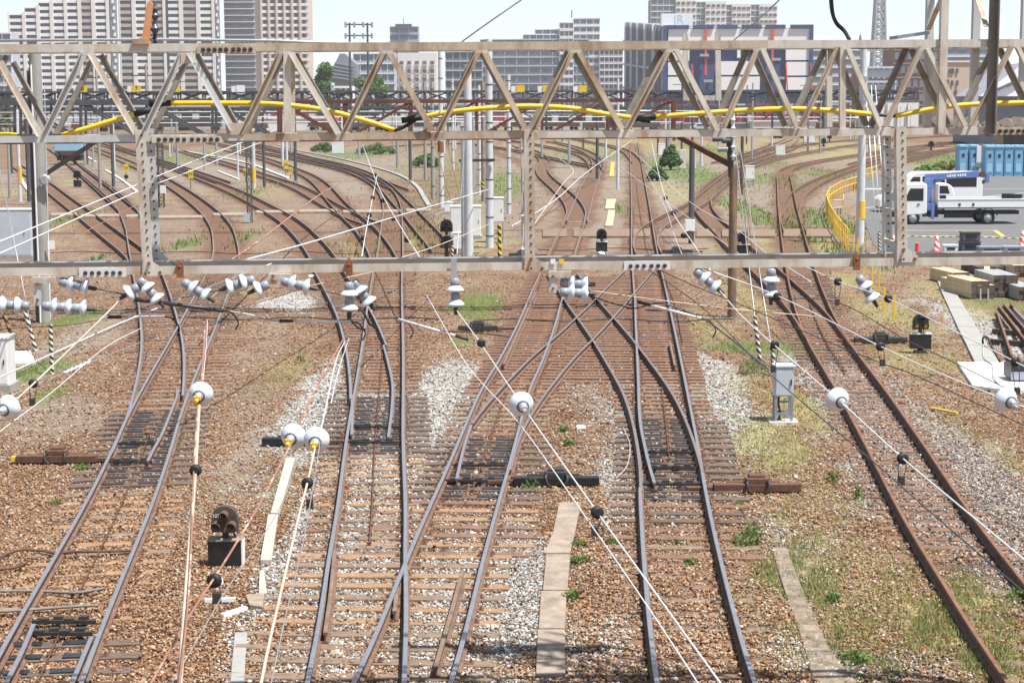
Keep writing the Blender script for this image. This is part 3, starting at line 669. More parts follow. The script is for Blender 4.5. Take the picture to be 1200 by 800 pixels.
for p,q,c in DG:
    seg('diagonal',CM[c],p,q,.060,.010,GU,-GN)
    a,b=GP(*p)+GN*BD,GP(*q)+GN*BD
    mb=MB(); mb.angle(a,b,.060,.010,GU*-1,GN*-1); mb.build('diagonal',M['back shade paint'],gantry)
for x in (337,987):
    for bk in(False,True):
        seg('vertical',('cream paint'),(x,61-x*.006),(x,159-x*.009),.075,.01,GU,-GN,bk)
# the legs of the gantry, beyond both edges of the picture
for xx in(-180,1380):
    for bk in(0,BD):
        a=GP(xx,60)+GN*bk
        for du in(-.3,.3): mb=MB(); p_=a+GU*du; mb.angle(Vector((p_.x,p_.y,0)),Vector((p_.x,p_.y,a.z)),.1,.012,GU,GN*(1 if not bk else -1)); mb.build('gantry_leg',M['cream paint'],gantry)
        for k in range(9): mb=MB(); z0=a.z*k/9; z1=a.z*(k+1)/9; q0,q1=(a-GU*.3,a+GU*.3) if k%2 else (a+GU*.3,a-GU*.3); mb.bar(Vector((q0.x,q0.y,z0)),Vector((q1.x,q1.y,z1)),.05,.01); mb.build('leg_lacing',M['cream paint'],gantry)
for p,q,c in(((-60,63),(-105,160),'g'),((-112,160),(-160,64),'g'),((1243,147),(1290,55),'t'),((1296,55),(1345,146),'c')):
    seg('diagonal',CM[c],p,q,.060,.010,GU,-GN)
# lacing between the two faces, top and bottom
for i,x in enumerate(range(0,1240,100)):
    f=lambda x:57-6.5*x/1200; g=lambda x:163.5-10.5*x/1200
    mb=MB()
    mb.bar(GP(x,f(x)+3)+GN*.02,GP(x+60,f(x)+3)+GN*(BD-.02),.05,.01); mb.build('lacing_bar',M['cream paint'],gantry)
    mb=MB(); mb.bar(GP(x,g(x)+3)+GN*.02,GP(x+60,g(x)+3)+GN*(BD-.02),.05,.01); mb.build('lacing_bar',M['cream paint'],gantry)
# splice plates with bolts
def splice(pa,pb,n,m,h,gap=True,name='splice_plate'):
    a,b=GP(*pa),GP(*pb); d=(b-a).normalized(); mb=MB(); c=(a+b)/2-GN*.0135
    mb.box(c,((b-a).length,.012,h),ax=(d,GN,d.cross(GN)*-1 if d.cross(GN).z<0 else d.cross(GN)))
    pl=mb.build(name,M[m],gantry); L=(b-a).length
    for k in range(n):
        u=(k+.7)/(n+.4); u=u*.92+(.04 if k<n/2 else .06 if gap else .04)
        p=a+d*(L*u)-GN*.0195
        mb=MB(); mb.cyl(p,p-GN*.042,.021,n=6); mb.cyl(p-GN*.0415,p-GN*.058,.012,n=8); mb.build('bolt',M['dark steel'],pl)
splice((231,58.5),(300,58),9,'tan paint',.076); splice((178,163.5),(262,163.2),10,'cream paint',.066); splice((93,319.5),(148,319.2),6,'white plate',.088)
splice((731,311.5),(785,310.8),6,'white plate',.09); splice((1164,153.8),(1205,153.2),5,'tan paint',.08)
# gussets
gplate('gusset',[(212,62),(229,62),(230,74),(212,75)],'cream paint'); gplate('gusset',[(264,146),(273,144),(292,145),(285,158),(266,158)],'tan paint')
for x in(108,400,510,620,733,843,936,1034,1134,338,985): 
    y=163.5-10.5*x/1200; gplate('gusset',[(x-9,y-5),(x+10,y-5),(x+13,y+4.6),(x-11,y+4.6)],'white plate',-.002,thick=.0035)
for x in(103,332,453,564,674,788,890,988,1083): 
    y=57-6.5*x/1200; gplate('gusset',[(x-9,y+2),(x+9,y+2),(x+7,y+9),(x-7,y+9)],'cream paint',-.002,thick=.0035)
# hangers: a front and a back angle joined by battens
for (xt,xb,yt,yb) in((164.5,174,152,322),(620,621,152,317),(1055.5,1057,149,306)):
    for bk in(False,True):
        a,b=GP(xt,yt),GP(xb,yb)
        if bk: a+=GN*BD; b+=GN*BD
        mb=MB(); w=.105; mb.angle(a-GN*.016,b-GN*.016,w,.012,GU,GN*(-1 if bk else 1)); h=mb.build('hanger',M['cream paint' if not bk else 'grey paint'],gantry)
        for k in range(17):
            c=a.lerp(b,(k+.7)/17)+GU*.012; mb=MB(); mb.cyl(c-GN*.024,c-GN*.030,.011,n=8); mb.build('bolt_hole',M['dark steel'],h)
    for k in range(4):
        c=GP(xt,yt).lerp(GP(xb,yb),(k+.6)/4.2); mb=MB(); mb.bar(c+GN*.01-GU*.05,c+GN*(BD-.01)-GU*.05,.05,.008); mb.build('batten',M['cream paint'],gantry)
    x,y=xb,yb
    gplate('gusset',[(x-6,y-22),(x+4,y-22),(x+5,y-16),(x+18,y-7),(x+18,y-1),(x+12,y+1),(x-7,y+1)],'cream paint',-.022,thick=.006)
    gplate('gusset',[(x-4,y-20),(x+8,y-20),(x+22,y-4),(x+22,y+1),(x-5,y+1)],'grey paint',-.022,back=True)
    for dx,dy in((1,-14),(-3,-2),(14,-3)):
        c=GP(x+dx,y+dy)-GN*.028; mb=MB(); mb.cyl(c,c-GN*.02,.018,n=6); mb.build('gusset_bolt',M['rust bright'],gantry)
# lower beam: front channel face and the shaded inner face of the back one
BY=lambda x:318.8-13.6*x/1200
for x0,x1,m in((-190,165,'cream paint'),(165,600,'cream paint'),(600,735,'cream paint'),(735,1050,'cream paint'),(1050,1390,'cream paint')):
    seg('lower_beam',m,(x0,BY(x0)),(x1,BY(x1)),.082,.012,UPV,GN)
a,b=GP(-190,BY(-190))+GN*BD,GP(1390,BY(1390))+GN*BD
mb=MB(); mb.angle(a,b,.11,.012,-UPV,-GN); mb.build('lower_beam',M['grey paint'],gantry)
for x in range(-40,1260,130):
    c=GP(x,BY(x)+3); mb=MB(); mb.bar(c+GN*.01,c+GN*(BD-.01),.05,.01); mb.build('batten',M['cream paint'],gantry)
# lattice mast standing on the gantry at the right, rising out of the picture
for xb,xt,m,bk,yb in((1103.5,1103.5,'cream paint',False,157),(1159.5,1158.5,'shaded cream',False,157),(1087,1086,'grey paint',True,149),(1141,1140,'grey paint',True,149),(1199,1199,'grey paint',True,120)):
    mm='cream paint' if m=='shaded cream' else m
    if bk: a=GP(xb,yb,BD+.02); b=GP(xt,-90,BD+.02)
    else: a=GP(xb,yb,-.03); b=GP(xt,-90,-.03)
    b=Vector((a.x,a.y,14.2)); mb=MB()
    dk=m=='shaded cream'; mb.angle(a,b,.088 if dk else .078,.012,GU*(-1 if dk else 1),GN*(-1 if dk else 1)); mb.build('mast_leg',M['leg shade paint' if dk else mm],gantry)
for k in range(11):
    y0,y1=35-k*62,-5-k*62
    a,b=GP(1088,y0,BD),GP(1105,y1,-.04); mb=MB(); mb.bar(a,b,.05,.012); mb.build('mast_brace',M['tan paint'],gantry)
    a,b=GP(1156,y0-4,-.04),GP(1139,y1-14,BD); mb=MB(); mb.bar(a,b,.05,.012); mb.build('mast_brace',M['tan paint'],gantry)
    a,b=GP(1104,y1-10,-.045),GP(1159,y1-42,-.045); mb=MB(); mb.bar(a,b,.05,.012); mb.build('mast_brace',M['tan paint'],gantry)
for zz,l0,l1 in((13.4,-1.5,1.3),(12.6,-1.0,.9)):
    c=GP(1130,50,.3); mb=MB(); mb.bar(Vector((c.x+l0,c.y,zz)),Vector((c.x+l1,c.y,zz)),.14,.14); mb.build('mast_crossarm',M['cream paint'],gantry)
a,b=GP(1047,44.5,.3),GP(1084,39,.3); mb=MB(); mb.bar(a,b,.34,.035); mb.build('mast_plate',M['steel blue grey'],gantry)
# orange insulator bracket standing on the top chord at the left
br=thing('insulator_bracket',GP(170,51),'rusty orange upright bracket with dark insulators on the top chord, upper left','bracket')
mb=MB(); mb.prism([GP(166,52),(GP(175,52)),GP(180,5),GP(176,1),GP(173,4)],-GN*.05); mb.build('bracket_arm',M['orange red'] if False else mat('faded orange',(.62,.27,.11),.6,0,.15,6,(.5,.36,.25),(.5,.75)),br,fixn=True)
mb=MB(); mb.box(GP(165,49),(.16,.1,.05)); mb.build('foot_plate',M['tan paint'],br)
for k,(y,r) in enumerate(((45,.03),(33,.062),(18,.052),(10,.04))):
    p=GP(181.5,y,.03); mb=MB(); mb.lathe(p-UPV*.06,UPV,[(0,.02),(.02,r*.5),(.05,r),(.06,r),(.075,r*.5),(.12,.022)],12); mb.build('insulator_shed',M['dark porcelain'] if k else M['rubber'],br)
cb=thing('pipe_rail',GP(200,46),'thin steel pipe lying along the top chord at the left','pipe')
mb=MB(); mb.tube([GP(-60,48.4,.02),GP(60,47.2,.02),GP(200,46.5,.02),GP(320,48,.02),GP(440,52,.02)],.016); mb.build('pipe',M['wire grey'],cb)
# yellow covers slipped over the cable running inside the truss
YC=[([(-30,160),(4,158),(20,159)],0,'short yellow cable cover at the left edge, behind the first diagonal'),
 ([(72,159),(100,151),(130,142),(158,134)],2,'yellow cable cover sloping up to the right, leftmost full one inside the truss'),
 ([(200,121),(250,121),(320,122),(380,129),(430,142),(462,153)],1,'long olive yellow cable cover arching down to the right between the second and third posts'),
 ([(495,137),(530,131),(570,127),(620,124.5),(670,127),(705,133),(740,138)],3,'bright yellow cable cover bowed over the middle of the truss'),
 ([(768,137),(820,133),(880,129),(930,127.5),(980,130),(1022,134)],1,'yellow cable cover bowed over the right half of the truss'),
 ([(1049,136),(1080,130),(1110,125),(1150,122),(1200,120.5),(1240,120)],0,'yellow cable cover rising towards the right edge behind the lattice mast')]
for pts,e,lab in YC:
    pp=spline([GP(x,y,.3) for x,y in pts],6); t=thing('yellow_cable_cover',pp[len(pp)//2],lab,'cable cover','yellow cable covers inside the truss')
    mb=MB(); mb.tube(pp,.027,10); mb.build('cover_tube',M['yellow plastic'],t)
    if e&1: mb=MB(); mb.tube([pp[0]+(pp[0]-pp[1]).normalized()*.22,pp[0]],.034,10); mb.build('end_sleeve',M['rubber'],t)
    if e&2: mb=MB(); mb.tube([pp[-1],pp[-1]+(pp[-1]-pp[-2]).normalized()*.2],.034,10); mb.build('end_sleeve',M['rubber'],t)
ca=thing('feeder_cable',GP(600,140,.3),'dark cable running through the yellow covers inside the truss','cable')
mb=MB(); al=[]
for pts,e,lab in YC: al+=[GP(x,y,.3) for x,y in pts]
mb.tube(spline(al,4),.02,6); mb.build('cable',M['rubber'],ca)
# ------------------------------------------------------------------ insulators on the gantry
INS_G='porcelain insulators hanging from the gantry'
def insulator(p,d,n,label,r=.092,step=.148,parent=None,clamp=True,cat='insulator'):
    """n bell-shaped porcelain discs strung along d from p; returns the end point"""
    p=Vector(p); d=Vector(d).normalized(); t=parent or thing('insulator_string',p,label,cat,INS_G)
    for k in range(n):
        o=p+d*(.03+step*k)
        mb=MB(); mb.lathe(o,d,[(0,.03),(.012,.046),(.075,.052),(.082,.042),(.09,.04)],14); mb.build('cap',M['porcelain grey'],t)
        mb=MB(); mb.lathe(o+d*.078,d,[(0,.045),(.016,.064),(.036,.086),(.048,r),(.058,r*1.0),(.063,r*.92),(.056,.05),(.075,.03)],20); mb.build('disc',M['porcelain'],t)
        mb=MB(); mb.cyl(o+d*.125,o+d*.19,.016,n=8); mb.build('pin',M['zinc'],t)
    e=p+d*(.03+step*n+.03)
    if clamp:
        mb=MB(); mb.cyl(e-d*.04,e+d*.06,.026,.018,8); mb.build('clamp',M['dark steel'],t)
    return e
def dirpx(a,b,oa=0,ob=0): return (GP(*b,ob)-GP(*a,oa)).normalized()
def beam_clamp(x,label,yo=-9):
    t=thing('beam_clamp',GP(x,BY(x)-4),label,'clamp')
    y=BY(x)
    mb=MB(); mb.box(GP(x,y,-.035),(.07,.04,.16)); mb.cyl(GP(x,y-4,-.03),GP(x,y+yo-3,-.03),.035,.012,8); mb.cyl(GP(x,y+3,-.03),GP(x,y+9,-.03),.026,n=8); mb.build('clamp_body',M['rust bright'],t)
    return t
for x,l in((211,'rusty clamp on the lower beam right of the left hanger'),(409,'rusty clamp on the lower beam above the centre left insulators'),(1004,'rusty clamp on the lower beam left of the right hanger')): beam_clamp(x,l)
E={}
E['a']=insulator(GP(533,322,-.05),(0.02,-.05,-1),2,'upright pair of white insulator discs under the beam right of the two-headed signal')
mb=MB(); mb.box(GP(532,317,-.06),(.06,.05,.26)); tt=thing('insulator_hanger',GP(532,317,-.06),'galvanised strap carrying the upright insulators by the two-headed signal','bracket'); mb.build('strap',M['zinc'],tt)
E['b']=insulator(GP(409,327,-.05),(0,-.02,-1),2,'upright pair of white insulator discs under the rusty clamp above the centre left track')
E['b2']=insulator(GP(412,326,.05),(.55,.1,-.8),2,'slanting pair of insulators behind the upright pair above the centre left track')
E['c']=insulator(GP(812,315,.03),dirpx((812,315),(838,336)),2,'pair of insulators slanting down to the right, left of the timber pole')
E['d']=insulator(GP(904,311,-.03),(0,0,-1),2,'upright pair of insulators under the beam right of the timber pole')
E['e']=insulator(GP(1004,321,-.03),dirpx((1004,321),(1018,343)),2,'pair of insulators slanting down under the rusty clamp by the yellow posts')
E['f']=insulator(GP(38,358.5,-.04),dirpx((38,358.5),(12,357.5)),2,'pair of insulators pointing left from the leftmost bracket')
E['g']=insulator(GP(46,358,-.04),dirpx((46,358),(96,361.5)),3,'row of three insulators pointing right from the leftmost bracket')
E['h']=insulator(GP(66,329,.04),dirpx((66,329),(100,336)),2,'pair of grey insulators right under the beam at the far left')
E['i']=insulator(GP(166,333,-.02),dirpx((166,333),(148,345)),1,'single insulator disc turned left below the left hanger')
E['j']=insulator(GP(161,324,-.02),dirpx((161,324),(186,353)),2,'pair of insulators slanting down right below the left hanger')
E['k']=insulator(GP(211,328,-.04),dirpx((211,328),(240,346)),2,'pair of insulators slanting down right below the left rusty clamp')
E['l']=insulator(GP(302,326,-.04),dirpx((302,326),(266,337)),2,'pair of insulators pointing left from the small bracket under the beam')
E['m']=insulator(GP(318,331,-.05),dirpx((318,331),(305,337)),1,'single insulator disc under the small bracket left of centre')
E['n']=insulator(GP(326,328,-.04),dirpx((326,328),(368,338)),2,'pair of insulators pointing right from the small bracket under the beam')
for q,(dx,dy,l) in enumerate(((0,-5,'upper rear'),(0,6,'lower front'))):
    E['o%d'%q]=insulator(GP(653,336+dy,-.05+.1*(q==0)),dirpx((653,336),(690,338)),2,'%s pair of insulators on the grey bracket over the diamond crossing'%l,step=.14)
def drop_bracket(x0,y0,y1,label,w=.075):
    t=thing('drop_bracket',GP(x0,y0),label,'bracket'); mb=MB()
    mb.angle(GP(x0,y0,-.03),GP(x0,y1,-.03),w,.012,GU,GN); mb.build('bracket_leg',M['grey paint'],t)
    mb=MB(); mb.box(GP(x0+8,y0+4,-.01),(.24,.09,.06)); mb.build('bracket_foot',M['cream paint'],t)
    for k in(.25,.8): c=GP(x0,y0+(y1-y0)*k,-.042); mb=MB(); mb.cyl(c,c-GN*.02,.016,n=6); mb.build('bracket_bolt',M['rust bright'],t)
drop_bracket(44,324,358,'cream bracket hanging from the beam at the far left'); drop_bracket(648,317,343,'grey bracket hanging from the beam over the diamond crossing'); drop_bracket(320,320,333,'small cream bracket under the beam left of centre')
for x in (649,664,676):
    pass
sn=thing('beam_tag',GP(648,305),'small white plate on top of the beam right of the middle hanger','plate'); mb=MB(); mb.box(GP(648,306.4,-.02),(.05,.01,.05)); mb.build('plate',M['white paint'],sn)
sn=thing('beam_tag',GP(658,305),'small yellow plate on top of the beam right of the middle hanger','plate'); mb=MB(); mb.box(GP(658,306.4,-.02),(.05,.01,.05)); mb.build('plate',M['yellow paint'],sn)
# ------------------------------------------------------------------ wires running from the gantry under the camera
def W(px,py,z): return G(px,py,z)
def wire(label,pts,r,m,cat='wire',group='overhead wires of the foreground tracks',name='overhead_wire'):
    pts=[Vector(q) for q in pts]
    if group.startswith('overhead'):
        for e,f in((0,1),(-1,-2)):
            x_,y_=proj(pts[e])
            if (y_>800 or x_<-5 or x_>1205) and y_>300: pts=([pts[e]+(pts[e]-pts[f]).normalized()*4]+pts) if e==0 else (pts+[pts[e]+(pts[e]-pts[f]).normalized()*4])
    pp=spline(pts,6) if len(pts)>2 else pts
    mb=MB(); mb.tube(pp,r*(.62 if group.startswith('overhead') and m in('wire white','wire dark','wire grey') else 1),6); o=mb.build(name,M[m]); tag(o,label,cat,group); return pp
def at_z(p,px,py,k):                                     # a point down the wire: k of the gantry's distance
    return P(px,py,p)
def spacer(px,py,Y,label,loop=None,d=(.3,-1,0)):
    p=P(px,py,Y); t=thing('wire_spacer',p,label,'spacer','black round spacers on the wires'); d=Vector(d).normalized()
    mb=MB(); mb.lathe(p-d*.02,d,[(0,.02),(.003,.04),(.032,.04),(.035,.02)],16); mb.build('disc',M['rubber'],t)
    if loop:
        q=P(loop[0],loop[1],Y-.05); s=Vector((.018,0,0)); mb=MB(); mb.tube(spline([p-s*1.4-Vector((0,0,.03)),p-s*1.5+(q-p)*.5,q-s*.5,q+s*.5,p+s*1.5+(q-p)*.5,p+s*1.4-Vector((0,0,.03))],4),.0045,5); mb.build('loop',M['wire dark'],t)
        mb=MB(); mb.box(q,(.045,.04,.06)); mb.build('clip',M['dark steel'],t)
def end_disc(px,py,Y,d,label,eye='yellow paint'):
    p=P(px,py,Y); d=Vector(d).normalized()
    t=thing('disc_insulator',p,label,'insulator','large white disc insulators on the wires')
    mb=MB(); mb.lathe(p-d*.07,d,[(0,.03),(.0,.07),(.007,.094),(.02,.102),(.036,.0995),(.056,.089),(.074,.071),(.088,.05),(.094,.036)],28); mb.build('disc',M['porcelain'],t)
    mb=MB(); mb.lathe(p+d*.028,d,[(0,.04),(.02,.036),(.04,.024),(.06,.02)],12); mb.build('cap',M['zinc'],t)
    mb=MB(); mb.lathe(p+d*.0275,d,[(0,.05),(.006,.05),(.008,.04)],16); mb.build('cap_rim',M['gantry grey'],t)
    mb=MB(); mb.box(p+d*.085,(.02,.06,.03),ax=frame(d)[0:3]); mb.cyl(p+d*.06+Vector((0,0,-.01)),p+d*.13+Vector((0,0,-.02)),.016,n=8); mb.build('eye_bolt',M[eye],t)
# wire 1: centre
e=E['a']
wire('white wire from the upright insulators by the two-headed signal, through the centre disc insulator',[e,P(565,405,17.2),P(612,475,14.6),P(700,600,11.2),P(772,700,9.3),P(860,822,7.6)],.0095,'wire white')
wire('thinner wire running left of and below the centre white wire',[GP(500,346),P(548,428,16.5),P(610,498,14.2),P(697,621,10.9),P(760,712,9.2),P(835,826,7.5)],.0075,'wire white')
end_disc(612,475,14.2,(.18,-1,-.12),'white disc insulator in the centre above the crossover rails','zinc')
spacer(700,600,11.1,'black spacer on the centre wire beside the brown walkway slabs',(697,622)); spacer(564,402,17,'black spacer on the centre wire above the green weeds')
# wire 2
wire('white wire from left of the timber pole through the disc over the rusty track',[E['c'],P(870,371,17.6),P(908,405,16.3),P(984,470,14.2),P(1058,537,12.4),P(1130,597,11.1),P(1225,676,9.7)],.0095,'wire white')
wire('dark wire below the white wire crossing the white equipment cabinet',[GP(735,300,.5),P(820,358,17.8),P(900,436,15.3),P(1025,542,12.3),P(1092,601,11),P(1225,715,9.3)],.008,'wire dark')
end_disc(984,470,14.2,(.3,-1,-.12),'white disc insulator over the rusty right track','zinc')
spacer(908,404,16.3,'black spacer above the white equipment cabinet',(906,432)); spacer(1058,537,12.4,'black spacer over the rusty right track',(1056,563))
# wire 3
wire('white wire from the dark clamp near the timber pole to the right-hand disc insulator',[GP(815,311,.1),P(912,347,18.2),P(1032,406,16.1),P(1110,441,15),P(1182,470,14.2),P(1240,492,13.6)],.009,'wire white')
wire('dark wire below it passing the small signal with amber lamps',[GP(772,316),P(816,336,18.6),P(866,356,17.8),P(970,400,16.2),P(1032,425,15.4),P(1085,445,14.8),P(1240,517,13)],.008,'wire dark')
end_disc(1182,470,14.1,(.35,-1,-.15),'white disc insulator at the right edge beside the pale slab','zinc')
spacer(1032,406,16.1,'black spacer left of the small signal with amber lamps',(1034,425)); spacer(911,347,18.2,'black spacer just right of the timber pole')
# wire 4
wire('pale wire crossing the timber stacks at the right edge',[GP(905,300,.55),P(945,313,19),P(982,330,18.6),P(1040,350,17.9),P(1137,397,16.2),P(1190,424,15.3),P(1245,452,14.6)],.0085,'wire white')
wire('dark wire crossing the concrete path at the right',[E['d'],P(980,354,18),P(1060,397,16.4),P(1125,428,15.3),P(1245,488,13.8)],.0075,'wire dark')
spacer(982,330,18.6,'black spacer above the rusty track by the yellow posts',(981,354)); spacer(1190,424,15.3,'black spacer at the right edge above the pale slab',(1192,458)); spacer(1041,350,17.9,'small pale spacer beside the yellow posts')
# wires at the left
wire('thick white wire rising from the left edge to the small bracket under the beam',[P(-30,455,15.3),P(60,415,16.6),P(140,379,17.9),P(210,351,18.8),GP(279,323),GP(318,309,.3)],.012,'wire white')
wire('orange tinted wire from the disc insulator at the left edge',[P(8,478,14.2),P(42,447,15),P(111,381,17.2),P(143,349,18.5)],.0085,'wire tan')
wire('greenish rope with a white helical grip at the left',[P(12,464,14.8),P(75,437,15.8),P(150,407,17),P(168,400,17.3)],.0085,'wire grey')
wire('thin white wire left of the leftmost turnout',[P(-20,520,13.4),P(60,460,15),P(122,408,16.8),P(166,384,17.8)],.0065,'wire white')
end_disc(7,479,14,(-.35,-1,-.15),'white disc insulator at the left edge beside the grass tuft','zinc')
spacer(39,449,15,'black spacer on the orange wire at the left edge',(38,471))
mb=MB(); pp=[P(75,437,15.75),P(105,424,16.2)]; mb.tube([pp[0].lerp(pp[1],k/12)+Vector((0,0,.006*(-1)**k)) for k in range(13)],.014,6); tag(mb.build('helical_grip',M['porcelain']),'white helical grip wound on the greenish rope','grip')
# the rust and white wires over the left track
wire('rusty wire hanging from the beam clamp to the left disc insulator',[GP(240,385,-.2),P(238,420,16.8),P(235,463,15.2)],.012,'wire rust')
wire('white and rusty thick wire running down from the left disc insulator',[P(234,466,14.6),P(229,552,11.8),P(222,640,9.8),P(216,720,8.5),P(209,830,7.2)],.0125,'wire tan')
wire('rusty companion wire close beside the thick left wire',[P(232,470,14.4),P(227,552,11.7),P(224,640,9.7),P(219,720,8.4),P(207,830,7.1)],.006,'wire rust')
wire('thin white wire hanging beside the rusty one over the left track',[GP(243,375,-.1),P(242,400,17.6),P(238,445,15.8)],.006,'wire white')
end_disc(234,463,14.3,(-.08,-1,-.12),'white disc insulator above the leftmost turnout')
spacer(229,551,11.7,'black spacer on the thick left wire',None,(-.05,-1,0))
# the pair over the centre left track
wire('rusty white wire leading to the left one of the twin disc insulators',[GP(402,398,-.3),P(378,440,15.9),P(350,497,14.2),P(342,513,13.8)],.010,'wire rust')
wire('white wire leading to the right one of the twin disc insulators',[GP(404,400,-.3),P(393,425,16.6),P(378,495,14.3),P(370,517,13.8)],.009,'wire white')
wire('short white wire beside the twin disc insulators wires',[GP(409,396,-.2),P(396,436,16.2),P(388,472,15)],.006,'wire white')
end_disc(342,513,13.6,(-.2,-1,-.12),'left one of the twin white disc insulators beside the centre left track'); end_disc(370,517,13.5,(-.05,-1,-.12),'right one of the twin white disc insulators beside the centre left track')
wire('orange wire from the left twin disc insulator passing the large dwarf signal',[P(341,520,13.4),P(318,564,12),P(300,598,11.2),P(262,660,10),P(220,725,9),P(160,830,7.7)],.0075,'wire rust')
wire('grey wire right of the large dwarf signal',[P(352,530,13),P(330,590,11.6),P(300,640,10.5),P(262,696,9.5),P(222,765,8.6),P(180,835,7.7)],.006,'wire grey')
wire('white rope from the right twin disc insulator running down beside the stone ballast',[P(369,525,13.2),P(360,566,12),P(350,605,11.1),P(330,690,9.5),P(314,760,8.6),P(300,830,7.8)],.0085,'wire tan')
wire('grey wire beside the white rope over the stone ballast',[P(378,500,14),P(366,575,12),P(352,650,10.4),P(335,720,9.2),P(315,812,8)],.006,'wire grey')
spacer(360,566,12,'black spacer below the twin disc insulators',(363,590),(-.1,-1,0)); spacer(251,680,9.7,'white clip on the orange wire below the large dwarf signal',(254,700),(-.3,-1,0))
# pull-off arms
def arm(a,b,label,r=.014,m='wire white'):
    t=thing('steady_arm',a,label,'steady arm','white steady arms under the gantry'); mb=MB(); mb.tube([a,b],r,8); mb.build('arm_tube',M[m],t)
    mb=MB(); d=(a-b).normalized(); mb.tube([a-d*.02,a+d*.12],r*1.25,8); mb.build('arm_fitting',M['dark steel'],t)
    mb=MB(); mb.tube(spline([b,b+Vector((.08,0,-.02)),b+Vector((.15,0,-.12)),b+Vector((.12,0,-.2))],4),.009,6); mb.build('arm_hook',M['dark steel'],t)
arm(GP(341,376,.2),GP(411,376.5,.2),'level white steady arm left of the centre left track'); arm(GP(536,394,-.1),GP(467,374,.1),'white steady arm sloping down right of the centre left track')
arm(GP(760,357,.1),GP(822,373,-.1),'white steady arm sloping right of the diamond crossing'); arm(GP(140,371.5,.2),GP(193,371,.2),'level white steady arm over the leftmost turnout'); arm(GP(170,352,.3),GP(262,364,.2),'dark steady rod slanting over the leftmost turnout',.022,'wire dark')
wire('dark curved cable from the diamond bracket to the white steady arm',[GP(690,346,.1),GP(720,356,.1),GP(745,361,.1),GP(775,355.5,.1),GP(822,372.5,-.1),P(850,392,18),P(900,432,15.9)],.012,'wire dark')
wire('thin pale cross wire from the diamond bracket to the right',[GP(690,340,.05),GP(760,350),GP(860,362),GP(960,371)],.005,'wire tan')
wire('thin dark cross wire behind the left insulators',[GP(-30,388),GP(100,378,.2),GP(200,352,.2),GP(300,332,.1)],.006,'wire dark')
wire('pale cross wire left of centre under the beam',[GP(270,364,.1),GP(330,346,.05),GP(368,334),GP(440,318,.2)],.005,'wire tan')
wire('twisted grey cable between the left steady rod and the level arm',[GP(262,364,.2),GP(290,368,.2),GP(315,375,.2),GP(341,376,.2)],.014,'wire grey')
wire('dark cross cable hanging from the left insulators to the leftmost turnout',[E['g'],GP(120,368),GP(150,371,.2)],.008,'wire dark')
wire('dark cable from the grey insulators to the left steady rod',[E['h'],GP(122,340,.2),GP(150,346,.2),GP(172,352,.3)],.012,'wire dark')
wire('white droopy wire between the left insulators',[E['k'],GP(262,337,-.02),E['l']],.008,'wire white')
wire('thin wire from the right insulator row towards the centre left track',[E['n'],GP(400,346,.1),GP(450,360,.4)],.008,'wire dark')
# black cable loops beside the centre left steady arm
wire('black jumper cable looped at the centre left steady arm',[GP(408,374,-.05),GP(408,362,-.05),GP(416,360,-.05),GP(426,366,-.05),GP(432,378,-.05),GP(440,384,0)],.012,'rubber')
wire('second black jumper cable at the centre left steady arm',[GP(412,376,-.05),GP(420,384,-.05),GP(428,386,0)],.012,'rubber')
wire('black wire leaving the top of the picture near the middle',[GP(540,50),P(575,25,19.5),P(640,-20,20)],.012,'wire dark')
wire('black wire leaving the top of the picture right of the far construction site',[GP(858,49),P(890,22,19.5),P(940,-25,20)],.010,'wire dark')
wire('thick black cable curling down onto the top chord at the right',[P(973,-20,18.6),P(975,12,18.8),P(980,27,18.9),P(989,36,19),GP(995,46)],.022,'rubber')
# ------------------------------------------------------------------ yard furniture
def V3(x,y,z): return Vector((x,y,z))
def text_obj(name,s,size,loc,parent,m,rot=(math.pi/2,0,0),depth=.003):
    c=bpy.data.curves.new(name,'FONT'); c.body=s; c.size=size; c.extrude=depth; c.align_x='CENTER'; c.align_y='CENTER'
    o=bpy.data.objects.new(name,c); COL.objects.link(o)
    dg=bpy.context.evaluated_depsgraph_get(); me=bpy.data.meshes.new_from_object(o.evaluated_get(dg))
    bpy.data.objects.remove(o); me.materials.clear(); me.materials.append(M[m])
    o=bpy.data.objects.new(name,me); COL.objects.link(o); o.rotation_euler=rot
    org=ORG.get(parent.name,Vector()); o.parent=parent; o.location=Vector(loc)-org; ORG[o.name]=org; return o
def pole(bx,by,ty,r,m,label,rt=None,tx=None,bands=0,cap=True,group=None,cat='pole',name='utility_pole'):
    b=G(bx,by); top=P(tx if tx else bx,ty,b.y); h=top.z
    t=thing(name,b,label,cat,group); rt=rt or r*.82
    mb=MB(); mb.cyl(b-V3(0,0,.3),V3(b.x,b.y,h),r,rt,14); mb.build('shaft',M[m],t)
    if bands:
        mb=MB()
        for k in range(bands):
            z=h*(k+.6)/bands; rr=r+(rt-r)*z/h; mb.cyl(V3(b.x,b.y,z),V3(b.x,b.y,z+.05),rr+.012,n=14)
        mb.build('bands',M['dark steel'],t)
    return t,b,h
